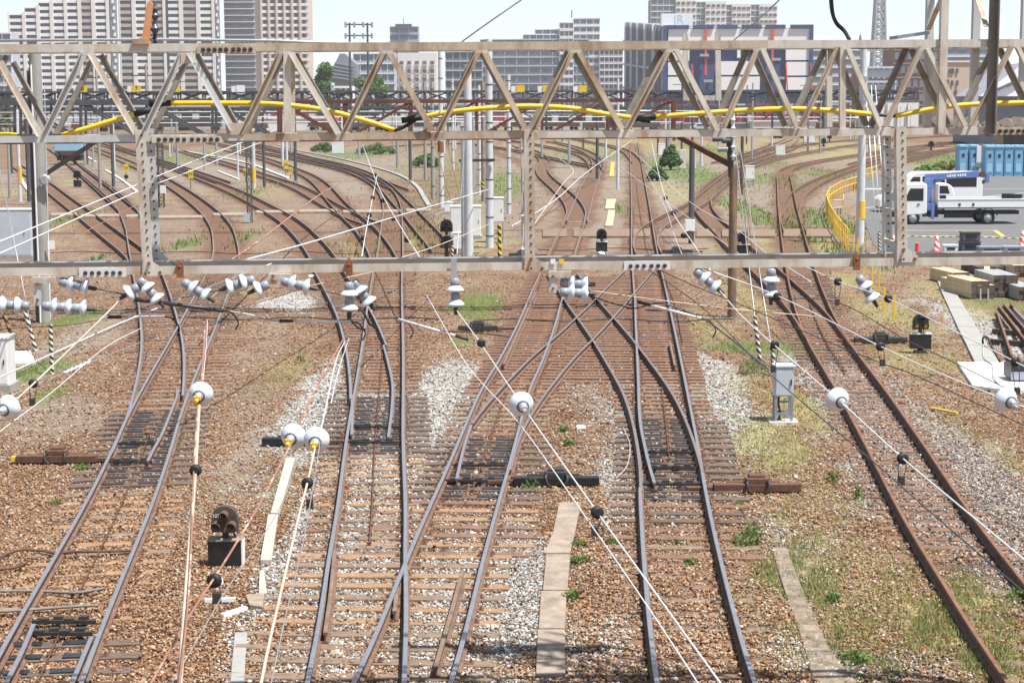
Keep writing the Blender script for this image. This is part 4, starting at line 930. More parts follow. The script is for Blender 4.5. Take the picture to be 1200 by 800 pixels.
# --- poles
t,b,h=pole(53,377,60,.215,'concrete','thick grey concrete pole left of the left hanger with a white conduit',.19,tx=48)
mb=MB(); mb.cyl(b+V3(-.21,-.10,0),V3(b.x-.19,b.y-.10,h*.93),.06,n=8); mb.build('dark_conduit',M['gantry grey'],t)
mb=MB(); mb.cyl(b+V3(-.09,-.22,0),V3(b.x-.08,b.y-.2,h*.95),.028,n=8); mb.build('white_conduit',M['white paint'],t)
mb=MB(); p=P(53,211,b.y-.25); mb.lathe(p,V3(0,-1,0),[(0,.1),(.02,.19),(.05,.19),(.08,.12)],16); mb.build('ring_bracket',M['zinc'],t)
mb=MB(); mb.bar(P(55,203,b.y-.25),P(112,166,b.y-.3),.13,.13); mb.build('stay_arm',M['dark steel'],t)
mb=MB(); mb.box(P(60,287,b.y-.24),(.22,.03,.26)); mb.build('notice',M['white paint'],t)
sg=thing('notice_board',G(47,306),'white notice board on a stake left of the thick concrete pole','sign'); g=G(47,306)
mb=MB(); mb.box(g+V3(0,0,.62),(.26,.03,.42)); mb.build('board',M['white paint'],sg); mb=MB(); mb.cyl(g,g+V3(0,0,.5),.02,n=6); mb.build('stake',M['zinc'],sg)
t,b,h=pole(857.5,371,196,.145,'timber pole','dark rust brown timber pole right of the diamond crossing',.125,tx=857); 
mb=MB()
for k in range(9): mb.cyl(b+V3(.10*(-1)**k,-.1,h*.72+k*.16),b+V3(.19*(-1)**k,-.16,h*.72+k*.16),.012,n=6)
mb.build('climbing_steps',M['dark steel'],t)
t2,b2,h2=pole(853.5,371,150,.11,'dark steel','dark upper mast strapped to the timber pole',tx=852.5,name='steel_mast',cat='mast') if False else (None,None,None)
up=thing('steel_mast',V3(b.x,b.y+.02,h*.9),'dark steel mast with white insulators topping the timber pole','mast')
mb=MB(); mb.cyl(V3(b.x-.06,b.y+.02,h*.93),P(852,126,b.y+.02),.10,.09,10); mb.build('shaft',M['dark steel'],up)
for k,y in enumerate((140,150,160,172,183)):
    p=P(859,y,b.y-.12); mb=MB(); mb.cyl(p-V3(0,0,.12),p+V3(0,0,.12),.045,n=8); mb.lathe(p-V3(0,0,.05),V3(0,0,1),[(0,.04),(.02,.085),(.05,.085),(.1,.04)],10); mb.build('insulator',M['porcelain'],up)
for q,(dx,y) in enumerate(((-16,163),(-10,175),(-5,165))):
    p=P(857+dx,y,b.y-.1); mb=MB(); mb.cyl(p-V3(.16,0,0),p+V3(.16,0,0),.085,n=10); mb.build('switch_pot',M['gantry grey' if q!=1 else 'porcelain grey'],up)
PW='white banded poles in the middle of the yard'
for (bx,by,ty,r,m,lab,nb,tx) in [
 (574,290,46,.19,'pole white','tallest white banded pole, just left of the middle hanger',11,573),
 (549.5,305,76,.2,'pole white','thick pale pole beside the large white equipment box',0,541),
 (543,303,150,.085,'zinc','thin grey conduit pole strapped beside the thick pale pole',0,540),
 (517.5,243,60,.17,'pole white','pale pole with rusty collar left of the thick pale pole',8,516),
 (507.5,232,96,.14,'concrete','grey pole left of the pole with the rusty collar',6,506),
 (498.5,211,96,.14,'concrete','short brown grey pole, leftmost of the middle row',0,497),
 (566.5,236,96,.15,'slab brown','brownish pole with yellow band behind the tallest white pole',0,565),
 (596.5,250,88,.14,'pole white','white banded pole between the tallest pole and the middle hanger',9,595),
 (531,200,92,.14,'pole white','far white pole behind the thick pale pole',7,530),
 (562,228,100,.12,'pole white','slim white banded pole behind the tallest white pole',7,561)]:
    t,b,h=pole(bx,by,ty,r,m,lab,tx=tx,bands=nb,group=PW)
    if bx==517.5: mb=MB(); p=P(516.5,172,b.y); mb.cyl(p-V3(0,0,.35),p+V3(0,0,.35),.2,n=12); mb.build('rusty_collar',M['rust bright'],t)
    if bx==566.5: mb=MB(); p=P(566,217,b.y); mb.cyl(p-V3(0,0,.35),p+V3(0,0,.35),.155,n=12); mb.build('yellow_band',M['stripe yellow black'],t)
g=P(560,188,G(574,290).y-.3); xa=thing('cross_arm',g,'dark steel crossarm joining the two tallest middle poles','crossarm'); mb=MB(); mb.bar(P(538,188.5,g.y),P(580,187.5,g.y),.12,.12); mb.build('arm_beam',M['dark steel'],xa)
t,b,h=pole(810,285,166,.14,'gantry grey','dark steel mast with a white box above the rightmost centre signal',.13,tx=810.5,cat='mast',name='steel_mast')
mb=MB(); mb.box(P(808.5,264,b.y-.2),(.46,.3,.55)); mb.build('junction_box',M['white paint'],t); mb=MB(); p=P(808,275,b.y-.2); mb.cyl(p-V3(.02,0,.15),p+V3(.02,0,.2),.17,n=12); mb.build('rusty_drum',M['rust brown'],t)
t,b,h=pole(869,228,150,.13,'rust brown','short rusty post behind the timber pole',tx=868)
t,b,h=pole(1007.5,285,58,.21,'pole white','tall pale pole with yellow band beside the yellow guard fence',.17,tx=1016,bands=0)
mb=MB(); p=P(1009,246,b.y); mb.cyl(p-V3(0,0,.42),p+V3(0,0,.42),.215,n=14); mb.build('yellow_band',M['yellow paint'],t)
mb=MB(); c=P(1016,59,b.y); mb.box(c,(.75,.14,.12)); mb.build('top_arm',M['zinc'],t)
for dx in(-.32,.32): mb=MB(); mb.lathe(c+V3(dx,0,.06),V3(0,0,1),[(0,.05),(.1,.09),(.25,.07),(.4,.085),(.55,.06),(.68,.03)],10); mb.build('pin_insulator',M['porcelain grey'],t)
for k in range(6): mb=MB(); mb.box(P(1015-k*1.0,92+k*12,b.y-.22),(.2+.05*(k%2),.12,.2)); mb.build('strap_box',M['zinc'],t)
# left group
for (bx,by,ty,r,m,lab,tx) in [(47,263,172,.13,'concrete','pale banded pole left of the thick concrete pole',45),(12,232,150,.12,'concrete','slim concrete pole near the left edge',10),(24,236,128,.13,'pole white','pale pole near the left edge with yellow band',22),(240,199,150,.13,'zinc','grey pole below the bolted splice',239),(208,187,160,.12,'concrete','short grey pole left of the white kerb line',207),(199,183,160,.12,'pole white','short pale pole left of the white kerb line',198),(298,221,160,.15,'pole white','pale pole behind the slim lattice mast with yellow band',297),(279,208,160,.1,'pole white','slim white pole behind the lattice mast',278),(371,176,150,.1,'zinc','slim post in the far green strip left of centre',371),(421,185,156,.16,'zinc','grey post in the far green strip',421),(466,196,160,.16,'concrete','grey post with bracket in the far green strip',466),(667,193,160,.16,'zinc','grey double post beyond the centre tracks',666),(771,180,160,.14,'dark steel','dark post left of the green bush',771),(781,186,160,.14,'rust brown','brown post at the foot of the green bush',780),(822,195,156,.13,'pole white','white banded pole behind the pale upright slabs',822)]:
    t,b,h=pole(bx,by,ty,r,m,lab,tx=tx)
    if bx==298 or bx==24: mb=MB(); p=P(bx-.5,205,b.y); mb.cyl(p-V3(0,0,.6),p+V3(0,0,.6),r+.01,n=12); mb.build('yellow_band',M['yellow paint'],t)
def lattice_mast(bx,by,ty,w,label,m='dark steel',wt=None,name='lattice_mast',n=12,cat='mast'):
    b=G(bx,by); top=P(bx,ty,b.y).z; t=thing(name,b,label,cat); wt=wt or w
    cs=[(-1,-1),(1,-1),(1,1),(-1,1)]
    L=lambda c,z:V3(b.x+c[0]*(w+(wt-w)*z/top)/2,b.y+c[1]*(w+(wt-w)*z/top)/2,z)
    for c in cs: mb=MB(); mb.bar(L(c,0),L(c,top),w*.12,w*.12); mb.build('leg',M[m],t)
    mb=MB()
    for k in range(n):
        z0,z1=top*k/n,top*(k+1)/n
        for i in range(4):
            a,c=cs[i],cs[(i+1)%4]; mb.bar(L(a,z0),L(c,z1),w*.07,w*.07); mb.bar(L(c,z0),L(a,z1),w*.07,w*.07); mb.bar(L(a,z1),L(c,z1),w*.07,w*.07)
    mb.build('lacing',M[m],t); return t,b,top
t,b,h=lattice_mast(189.5,243,150,.34,'slim dark lattice mast right of the left hanger with a white box','gantry grey')
mb=MB(); mb.box(P(191,222,b.y-.3),(.34,.2,.5)); mb.build('box',M['cabinet white'],t)
t,b,h=lattice_mast(293,261,150,.26,'slim lattice mast right of the bolted splice','gantry grey'); mb=MB(); mb.box(G(290,261)+V3(0,-.1,.3),(.3,.2,.5)); mb.build('foot_box',M['cabinet grey'],t)
t,b,h=lattice_mast(1028,131,-60,7.5,'tall far radio lattice tower left of the lattice mast','zinc',2.2,'lattice_tower',22,'tower')
# --- dwarf signals
def dwarf(px,py,s,label,lamps=None,board=True,bw=.52,bh=.42,post=.1,heads=1,text=None,side='black paint',tall=False):
    g=G(px,py); t=thing('dwarf_signal',g,label,'signal','dwarf signals of the yard')
    z=0
    if post: 
        mb=MB(); mb.cyl(g,g+V3(0,0,post+.02),.07*s,n=10); mb.box(g+V3(0,0,.03),(.3*s,.25*s,.06)); mb.build('foot',M['dark steel'],t); z=post
    if board:
        mb=MB(); mb.box(g+V3(0,-.0,z+bh/2),(bw,.24,bh)); mb.build('board',M['black paint'],t,bevel=.006)
        mb=MB(); mb.box(g+V3(0,-.005,z+bh+.012),(bw+.03,.27,.024)); mb.build('ledge',M['slab brown'] if text else M['cabinet white'],t)
        if text: mb=MB(); mb.box(g+V3(bw/2+.012,0,z+bh/2),(.02,.24,bh)); mb.build('side_plate',M['white paint'],t)
        z+=bh+.02
    for hk in range(heads):
        mb=MB(); mb.cyl(g+V3(0,.02,z),g+V3(0,.02,z+.2*s),.05*s,n=10); mb.build('neck',M['black paint'],t); z+=.1*s
        w=.2*s; mb=MB(); pl=[V3(-w,0,0),V3(w,0,0)]+[V3(w*math.cos(a),0,w*1.0+w*math.sin(a)) for a in [math.pi*k/10 for k in range(11)]]
        hd=[g+p+V3(0,.08,z) for p in pl]; mb.prism(hd,V3(0,-.13,0)); h=mb.build('head',M['black paint' if not text else 'old timber'],t,fixn=True)
        for q,(dx,dz) in enumerate(((0,.27),(-.115,.11),(.115,.11))):
            c=g+V3(dx*s,-.05,z+dz*s); mb=MB(); r=.068*s; n=12; vs=[];fs=[]
            for k in range(n+1):
                a=math.pi*(-.12+1.24*k/n); 
                for yy,rr in((0,r),(-.17*s,r*.95)): vs.append(c+V3(rr*math.cos(a),yy,rr*math.sin(a)))
            for k in range(n): fs.append((2*k,2*k+1,2*k+3,2*k+2))
            mb.add(vs,fs,0,True); hh=mb.build('hood',M['rust brown' if text else 'black paint'],h)
            mb=MB(); mb.cyl(c+V3(0,.01,0),c+V3(0,-.012,0),r*.9,n=14); lm=(lamps or {}).get((hk,q),'glass dark'); mb.build('lens',M[lm],h)
        if text: text_obj('number_plate',text,.075,g+V3(-.11*s,-.055,z+.25*s),h,'white paint')
        z+=.42*s
    mb=MB(); mb.tube(spline([g+V3(.08,.1,.05),g+V3(.14,.12,.3),g+V3(.1,.1,z-.4)],5),.014,6); mb.build('cable',M['rubber'],t)
    return t
dwarf(265,662,1.0,'large dark brown three-lamp dwarf signal on a black box in the left foreground',text='107L',post=0,bw=.5,bh=.4)
dwarf(1078,413,1.05,'black dwarf signal with two amber lamps on a black board by the concrete path',{(0,1):'lamp amber',(0,2):'lamp amber'},bw=.56,bh=.4,post=.12)
dwarf(705,297,1.15,'small dark dwarf signal standing on a black box between the two centre tracks',post=.1,bw=.5,bh=.42)
dwarf(870,300,1.1,'dark dwarf signal on a black board right of the centre right track',post=.08,bw=.58,bh=.42)
dwarf(523.5,305,1.35,'two-headed black signal with orange lamps beside the large white box',{(0,1):'lamp orange',(0,2):'lamp orange'},board=False,heads=2,post=.4)
dwarf(91,219,1.5,'tiny black and white dwarf signal in the upper left yard',post=.05,bw=.6,bh=.5,board=True)
for px,py,l in((965,172,'tiny dark signal left of the far flat wagons track'),(972,166,'tiny white topped signal at the far right'),(1091,176,'tiny dark signal near the blue cabins')):
    dwarf(px,py,1.8,l,post=.3,board=False)
# --- point machines
def point_machine(px,py,label,flip=1,colr='rust brown',yellow=False,L=1.55,ang=0,group='point machines beside the turnouts'):
    g=G(px,py); t=thing('point_machine',g,label,'point machine',group); ca=V3(math.cos(ang),math.sin(ang),0)*flip; cb=V3(-math.sin(ang),math.cos(ang),0)
    def B(u,v,z,sx,sy,sz,mb): mb.box(g+ca*u+cb*v+V3(0,0,z),(sx,sy,sz),ax=(ca,cb,V3(0,0,1)))
    mb=MB(); B(0,0,.10,L,.2,.14,mb); mb.build('case',M[colr],t,bevel=.012)
    mb=MB(); B(-.05,.17,.13,L*.62,.1,.1,mb); mb.build('rear_case',M[colr],t,bevel=.01)
    mb=MB(); vs=[]
    pl=[(-.2,-.09),(.17,-.09),(.24,.02),(.16,.24),(-.14,.24),(-.22,.05)]
    mb.prism([g+ca*u+cb*v+V3(0,0,.17) for u,v in pl],V3(0,0,.10)); B(0,.1,.29,.28,.22,.05,mb); mb.build('motor_cover',M[colr if colr!='black paint' else 'dark steel'],t,fixn=True,bevel=.012)
    for s in(-.17,.17):
        mb=MB(); mb.tube(spline([g+ca*s+cb*-.08+V3(0,0,.22),g+ca*(s*1.15)+cb*-.17+V3(0,0,.2),g+ca*(s*1.0)+cb*-.2+V3(0,0,.09),g+ca*(s*.6)+cb*-.19+V3(0,0,.02)],5),.024,8); mb.build('cable_bend',M['dark steel'],t)
    mb=MB(); B(-L/2-.22,0,.08,.5,.12,.06,mb); B(-L/2-.25,.11,.08,.5,.05,.04,mb); mb.build('drive_rod',M['rust brown'],t)
    if yellow: mb=MB(); B(L/2+.05,0,.1,.09,.14,.1,mb); mb.build('end_block',M['yellow plastic'],t)
    return t
point_machine(887,577,'rusty brown point machine at the right of the centre right track'); point_machine(67,543,'rusty point machine with a yellow end block at the left edge of the leftmost track',-1,yellow=True)
point_machine(652,569,'blackened point machine between the centre tracks above the brown slabs',1,'black paint',ang=.0)
point_machine(345,522,'low black point machine behind the twin disc insulators',-1,'black paint',L=1.3); point_machine(1032,402,'dark point machine left of the signal with amber lamps',1,'dark steel',L=1.5)
point_machine(793,297,'dark point machine beyond the beam beside the white boxed mast',-1,'dark steel',L=1.4); point_machine(560,388,'dark point machine half hidden in weeds left of the centre track',-1,'dark steel',L=1.2)
point_machine(612,301,'dark point machine beyond the beam left of the centre track',-1,'dark steel',L=1.2)
# --- cabinets
def cabinet(px,py,w,d,h,label,m='cabinet white',legs=0,base=True,roof=True,side=None,name='equipment_cabinet',rz=0,doors=1):
    g=G(px,py); t=thing(name,g,label,'cabinet'); z=legs
    if legs:
        for sx in(-1,1):
            for sy in(-1,1): mb=MB(); mb.bar(g+V3(sx*(w/2-.03),sy*(d/2-.03),0),g+V3(sx*(w/2-.03),sy*(d/2-.03),legs+.02),.055,.055); mb.build('leg',M['steel blue grey'],t)
        
        for (yy,zz) in((-1,.18),(1,.18),(1,.4)): mb=MB(); mb.bar(g+V3(-w/2+.03,yy*(d/2-.03),zz),g+V3(w/2-.03,yy*(d/2-.03),zz),.05,.05); mb.build('cross_rail',M['steel blue grey'],t)
    elif base:
        mb=MB(); mb.box(g+V3(0,0,.06),(w+.12,d+.12,.16)); mb.build('plinth',M['concrete'],t); z=.14
    mb=MB(); mb.box(g+V3(0,0,z+h/2),(w,d,h)); mb.build('body',M[m],t,bevel=.015)
    if roof: mb=MB(); mb.box(g+V3(0,0,z+h+.02),(w+.06,d+.06,.05)); mb.build('roof',M[m],t,bevel=.01)
    for k in range(doors):
        dw=w/doors; c=g+V3(-w/2+dw*(k+.5),-d/2-.008,z+h/2); mb=MB(); mb.box(c,(dw-.05,.014,h-.08)); dr=mb.build('door',M[m],t)
        mb=MB(); mb.box(c+V3(dw*.36,-.02,0),(.025,.03,.12)); mb.build('handle',M['dark steel'],dr)
    return t,g
t,g=cabinet(917,493,.40,.36,.64,'white equipment cabinet on grey legs right of the centre right track','cabinet grey',legs=.56)
mb=MB(); mb.tube(spline([g+V3(-.08,0,.58),g+V3(-.1,-.02,.4),g+V3(-.06,.0,.2),g+V3(-.08,0,0)],5),.025,8); mb.build('cable_bundle',M['dark steel'],t)
mb=MB(); mb.box(g+V3(0,-.02,-.0),(.62,.5,.04)); mb.build('pad',M['pale concrete'],t)
cabinet(546,279,1.5,.9,1.45,'large white equipment box beside the two-headed signal',doors=2); cabinet(525.5,251,.5,.4,.55,'small white box on the ground left of the large white box'); cabinet(537.5,295,.5,.4,.72,'small white cabinet below the large white box')
t,g=cabinet(583,284,.58,.4,1.15,'white cabinet raised on a post right of the tallest white pole',base=False,legs=1.0)
cabinet(14,302,2.05,1.1,2.0,'pale blue grey equipment cabinet with dark blue side at the left edge','cabinet grey',side=1)
cabinet(0,455,.62,.7,1.12,'pale white hut at the left edge beside the grass tuft','cabinet white',base=True)
for px,py,w,h,l in((772,225,.01,.01,''),(683,176,1.2,1.3,'x')): pass
cabinet(396,181,1.4,.8,1.3,'far white box in the green strip left of centre'); cabinet(914,183,1.1,.7,1.1,'small white box on legs right of the timber pole, farther one'); cabinet(878,219,.7,.5,1.0,'small white box on legs right of the timber pole, nearer one',legs=.6,base=False); cabinet(948,168,1.6,.8,1.9,'tiny far white box near the flat wagons')
cabinet(776,183,1.0,.6,1.3,'small white box left of the green bush')
# pale upright slabs
for dx,w,l in((-6,.62,'left'),(6,.55,'right')):
    g=G(806+dx,198); t=thing('concrete_slab',g,'pale upright concrete slab right of the green bush, %s one of two'%l,'slab'); mb=MB(); mb.box(g+V3(0,0,.95),(w,.25,1.9)); mb.build('slab_face',M['pale concrete'],t,bevel=.02); mb=MB(); mb.box(g+V3(0,0,.05),(w+.3,.5,.12)); mb.build('footing',M['concrete'],t)
# --- striped guy guards and guy wires
def guard(a,b,ya,label,m='stripe white black',r=.055,ztop=None,base=None):
    g=G(*b); t_=P(a[0],a[1],g.y+ (ya or 0)); t=thing('guy_guard',g,label,'guy guard','striped guards on guy wires'); mb=MB(); mb.cyl(g,t_,r,n=10); mb.build('guard_tube',M[m],t); return g,t_
def guyline(g,d,topy,topx,label,r=.016,m='wire grey'):
    p=P(topx,topy,d); mb=MB(); mb.tube([g,p],r,5); tag(mb.build('guy_wire',M[m]),label,'guy wire','guy wires of the poles')
g,t_=guard((884,371),(891,426),0,'striped guy guard left of the white equipment cabinet'); guyline(g,57,168,861,'pale guy wire from the timber pole to the striped guard left of the white cabinet')
g,t_=guard((904,404),(908,433),0,'short striped guy guard just behind the white equipment cabinet'); guyline(g,57.2,165,866,'pale guy wire from the timber pole to the guard behind the white cabinet')
g,t_=guard((59,381),(61,438),0,'striped guy guard standing in the left grass tuft'); guyline(g,56,100,52,'guy wire down the thick concrete pole to the left grass tuft')
g,t_=guard((29,364),(42,411),0,'leaning striped guy guard left of the grass tuft'); guyline(g,57,150,-10,'guy wire at the left edge above the leaning striped guard')
g,t_=guard((4,367),(14,394),0,'brown and black striped guy guard at the left edge','stripe brown black')
g,t_=guard((529.5,288),(533,336),0,'striped guy guard below the two-headed signal'); guyline(g,77,160,545,'guy wire from the thick pale pole to the striped guard below it')
g,t_=guard((585,264),(585.5,305),0,'yellow and black striped guard post under the raised white cabinet','stripe yellow black',.085)
g,t_=guard((1030,271),(1030.5,296),0,'yellowish striped guy guard left of the right hanger','stripe white black',.06)
for k,(x0,x1) in enumerate(((1014,1033),(1021,1037),(1026,1044))): guyline(G(x1-4,292),86,100,x0,'thin guy wire %s beside the pale pole by the parking area'%('nearest the pole','in the middle of three','farthest from the pole')[k],.018,'wire white')
for x0,y0,x1,y1,l in((862,178,878,300,'left'),(866,178,884,310,'right')): guyline(G(x1,y1),57,y0,x0,'extra pale guy wire of the timber pole, %s'%l,.014)
for x0,x1,l in((505,528,'left'),(520,540,'right')): guyline(G(x1,236),100,150,x0,'faint yellow guy wire among the middle poles, %s'%l,.03,'yellow paint')
# --- long shiny wires spanning the yard behind the gantry
for pts,r,l in (([(0,283,40),(162,216,52),(250,180,60),(330,150,72)],.018,'upper of the two long white wires rising across the left yard'),([(0,297,40),(165,223,52),(225,200,60),(310,165,72)],.018,'lower of the two long white wires rising across the left yard'),
  ([(255,313,36),(360,285,45),(470,252,60),(525,236,70),(573,222,80)],.022,'long white wire from the beam to the tallest white pole'),([(436,313,40),(520,285,60),(575,262,82)],.014,'thin pale wire below the long white wire'),
  ([(260,312,50),(300,285,60),(330,262,70),(372,230,90),(410,208,110)],.03,'white and rusty wire over the left curves'),([(425,170,130),(440,210,95),(452,236,80),(472,270,65),(492,302,55)],.022,'pale wire with black spacers over the centre left curves'),([(442,205,100),(436,235,85),(430,265,70),(424,300,60)],.02,'second pale wire over the centre left curves'),
  ([(763,165,150),(776,220,90),(789,250,75),(812,285,62),(833,318,50)],.02,'pale wire descending to the rightmost centre signal'),([(756,200,110),(778,240,85),(790,275,70),(800,300,60)],.012,'thin wire beside it descending to the dark point machine'),
  ([(600,265,95),(650,235,110),(690,200,140),(740,165,190)],.03,'long pale wire crossing the centre yard'),([(610,285,88),(660,215,120),(672,200,130),(655,185,140)],.02,'thin pale wire bent over the centre yard'),([(740,175,150),(800,230,90),(862,268,70),(900,298,60),(950,330,50)],.014,'thin wire passing in front of the timber pole'),
  ([(720,190,140),(800,250,85),(870,300,62)],.012,'thin wire over the centre right track'),([(60,300,60),(100,272,70),(160,240,90)],.014,'rusty thin wire left of the left hanger')):
    wire(l,[P(*p) for p in pts],r,'wire white' if 'rusty' not in l else 'wire rust',group='wires spanning the yard')
for k_,(x,y,Y) in enumerate(sorted(((440,205,100),(437,232,86),(433,252,76),(426,279,66),(449,235,82),(461,256,74),(477,281,64),(148,207,90),(771,208,105),(780,232,84),(789,250,75),(801,276,66),(39,0,0)),key=lambda q:q[0]),0):
    if Y:
        p=P(x,y,Y); t=thing('wire_spacer',p,'small black spacer dot on the far yard wires, %s from the left'%ORD[k_-1].replace('leftmost','first'),'spacer','small black spacers on the far wires'); mb=MB(); mb.lathe(p-V3(0,.05,0),V3(0,1,0),[(0,.05),(.02,.11),(.07,.11),(.09,.05)],10); mb.build('disc',M['rubber'],t)
# --- crossing boards, troughs, kerbs, slabs
def slab(px,label,m,z=.05,thick=.12,name='concrete_slab',cat='slab',group=None,bev=.01,nost=True):
    pts=[G(x,y,z) for x,y in px]; c=sum(pts,Vector())/len(pts); mb=MB()
    mb.prism([p-V3(0,0,thick) for p in pts],V3(0,0,thick)); o=mb.build(name,M[m],None,fixn=True,bevel=bev); tag(o,label,cat,group)
    if nost: NOSTONE.append(([(p.x,p.y) for p in pts],.45 if 'weedy' in label else .06))
    return o
for x0,x1,l,m in((636,664,'between hanger and centre track','sleeper grey'),(672,700,'between the centre rails','sleeper grey'),(702,738,'left of the straight rails','sleeper grey'),(742,762,'between the straight rails','sleeper grey'),(772,812,'right of the straight rails','sleeper grey'),(816,838,'left of the branching track','sleeper grey'),(846,872,'within the branching track','sleeper grey'),(876,908,'greyish one right of the timber pole','sleeper grey'),(918,938,'between the rusty rails','sleeper grey'),(945,975,'by the yellow fence','sleeper grey')):
    slab([(x0,276.5),(x1,276.5),(x1,268),(x0,268)],'grey crossing board across the yard beyond the beam, '+l,m,z=.10,thick=.16,name='crossing_board',cat='crossing board',group='boards crossing the tracks beyond the beam')
for x0,x1,l,y in((60,90,'far left',250),(95,140,'within the far left tracks',251.5),(148,162,'left of the left hanger',252),(185,240,'right of the left hanger',253),(250,290,'left of the lattice mast',250),(300,345,'right of the lattice mast',247),(350,395,'left of the centre curves',246),(402,470,'among the centre curves',246.5),(476,505,'by the white kerb',245)):
    slab([(x0,y+2),(x1,y+1.5),(x1,y-1.2),(x0,y-.6)],'low trough cover across the left yard, '+l,'slab brown',z=.13,thick=.2,name='trough_cover',cat='trough',group='trough covers across the left yard')
def kerb(pts,label,w=.35,h=.22,m='pale concrete'):
    pp=resample(spline([G(x,y) for x,y in pts],8),2.0); mb=MB()
    for a,b in zip(pp,pp[1:]): mb.bar(a+V3(0,0,h/2),b+V3(0,0,h/2),w,h)
    tag(mb.build('kerb',M[m]),label,'kerb')
kerb([(325,170),(350,177),(400,187),(440,197),(470,207),(488,219),(497,233),(503,243)],'white curved kerb round the outside of the centre left curves',.3,.12,'concrete')
kerb([(205,176),(250,184),(290,192),(320,203),(338,210)],'white straight kerb line between the left tracks',.3,.14,'pale concrete'); kerb([(100,183),(112,190)],'short white kerb piece beside the blue carriage',.22,.1); kerb([(124,200),(142,211),(160,225)],'white kerb piece left of the left hanger',.22,.1); kerb([(255,201),(280,211)],'white kerb piece below the yellow boards',.2,.1)
kerb([(22,205),(30,220),(42,234)],'white kerb at the left edge',.25,.12); kerb([(1012,222.5),(1040,222.5)],'white line of kerb blocks behind the parked cars',.5,.1,'white paint')
SL=[((655,588),(681,588)),((648,622),(674,622)),((638,647),(668,647)),((640,648.6),(668,648.6)),((636,690),(665,690)),((634,691.5),(664,691.5)),((631,735),(662,735)),((630,736.5),(662,736.5)),((628.5,771),(662.5,771)),((628.5,772),(662.5,772)),((628,789),(662.5,789))]
WB='brown concrete walkway slabs between the centre tracks'
for k,(i,j,l) in enumerate(((0,1,'farthest, just below the blackened point machine'),(1,2,'second farthest'),(3,4,'middle one beside the weeds'),(5,6,'fourth from the far end'),(7,8,'second nearest'),(9,10,'nearest, short one'))):
    a,b,c,d=SL[i][0],SL[i][1],SL[j][1],SL[j][0]
    slab([a,b,c,d],'brown walkway slab between the centre tracks, '+l,'slab brown',z=.055+.004*(k%2),name='walkway_slab',group=WB)
WC=[(905,640,922,640),(912,668,932,668),(922,698,944,698),(934,730,958,730),(944,762,974,762),(955,800,1006,800)]
for k,(a,b) in enumerate(zip(WC,WC[1:])):
    slab([(a[0],a[1]+.6),(a[2],a[3]+.6),(b[2],b[3]),(b[0],b[1])],'worn brown slab of the weedy walkway at the lower right, '+('farthest','second','third','fourth','nearest')[k],'slab worn',z=.02,name='walkway_slab',group='weedy walkway slabs at the lower right')
CP=[(1096,322,1108,322),(1103,340,1119,340),(1112,360,1131,360),(1122,382,1144,382),(1133,404,1158,404),(1143,425,1172,425)]
for k,(a,b) in enumerate(zip(CP,CP[1:])):
    slab([(a[0],a[1]+.5),(a[2],a[3]+.5),(b[2],b[3]),(b[0],b[1])],'pale grey slab of the concrete path by the timber stacks, '+('farthest','second','third','fourth','nearest')[k],'concrete',z=.06,name='path_slab',group='concrete path slabs at the right')
slab([(1122,424),(1290,424),(1290,456),(1178,456),(1140,451)],'large bright white concrete slab at the right edge','white paint',z=.08,thick=.2); slab([(14,411),(36,411),(42,425),(14,425)],'pale concrete slab beside the white hut','pale concrete',z=.05)
slab([(711,233),(722,233),(720,244),(709,244)],'pale wooden walkway board right of the straight centre track, far piece','pale wood',z=.1,name='wooden_board',cat='board'); slab([(713,246),(721,246),(718,264),(709,264)],'pale wooden walkway board right of the straight centre track, near piece','pale wood',z=.12,name='wooden_board',cat='board'); slab([(716,190),(720,190),(719,206),(714,206)],'narrow yellow board far up the centre track','yellow paint',z=.1,name='wooden_board',cat='board')
slab([(335,536),(346,536),(327,600),(317,600)],'long pale cover strip beside the stone ballast, upper piece','cover pale',z=.09,name='trough_cover',cat='trough'); slab([(326,602),(314,602),(305,655),(318,655)],'long pale cover strip beside the stone ballast, middle piece','cover pale',z=.085,name='trough_cover',cat='trough'); slab([(304,668),(309,666),(313,694),(303,694)],'short broken pale cover strip above the white rope','cover pale',z=.07,name='trough_cover',cat='trough'); slab([(288,696),(310,694),(308,710),(292,708)],'brown broken cover by the pale strip','slab brown',z=.06,name='trough_cover',cat='trough')
slab([(275,740),(290,740),(285,815),(268,815)],'grey weathered plank at the lower left','concrete',z=.04,name='wooden_plank',cat='plank')
for a,b,l in(((260,721),(288,712),'white painted stick on the ballast right of the thick left wire'),((240,703),(276,702),'white painted batten below the large dwarf signal'),((1090,478),(1122,484),'yellow painted board lying on the ballast at the right')):
    p,q=G(*a,.04),G(*b,.04); mb=MB(); mb.bar(p,q,.07,.05); tag(mb.build('wooden_stick',M['yellow paint' if 'yellow' in l else 'white paint']),l,'stick')
for px,py,r,l in((681,503,.11,'white rock on the ballast right of the crossover'),(252,684,.13,'white rock below the large dwarf signal'),(365,325,.15,'white rock under the beam'),(705,298,.16,'white rock at the foot of the small dark signal')):
    g=G(px,py); mb=MB(); rr=random.Random(px); vs=[Vector(v)*r*rr.uniform(.75,1.2) for v in ICO] if 'ICO' in globals() else []
    if vs:
        for v in vs: v.z*=.6
        mb.add([g+v+V3(0,0,.04) for v in vs],[tuple(f) for f in ICF]); tag(mb.build('rock',M['white paint']),l,'rock')
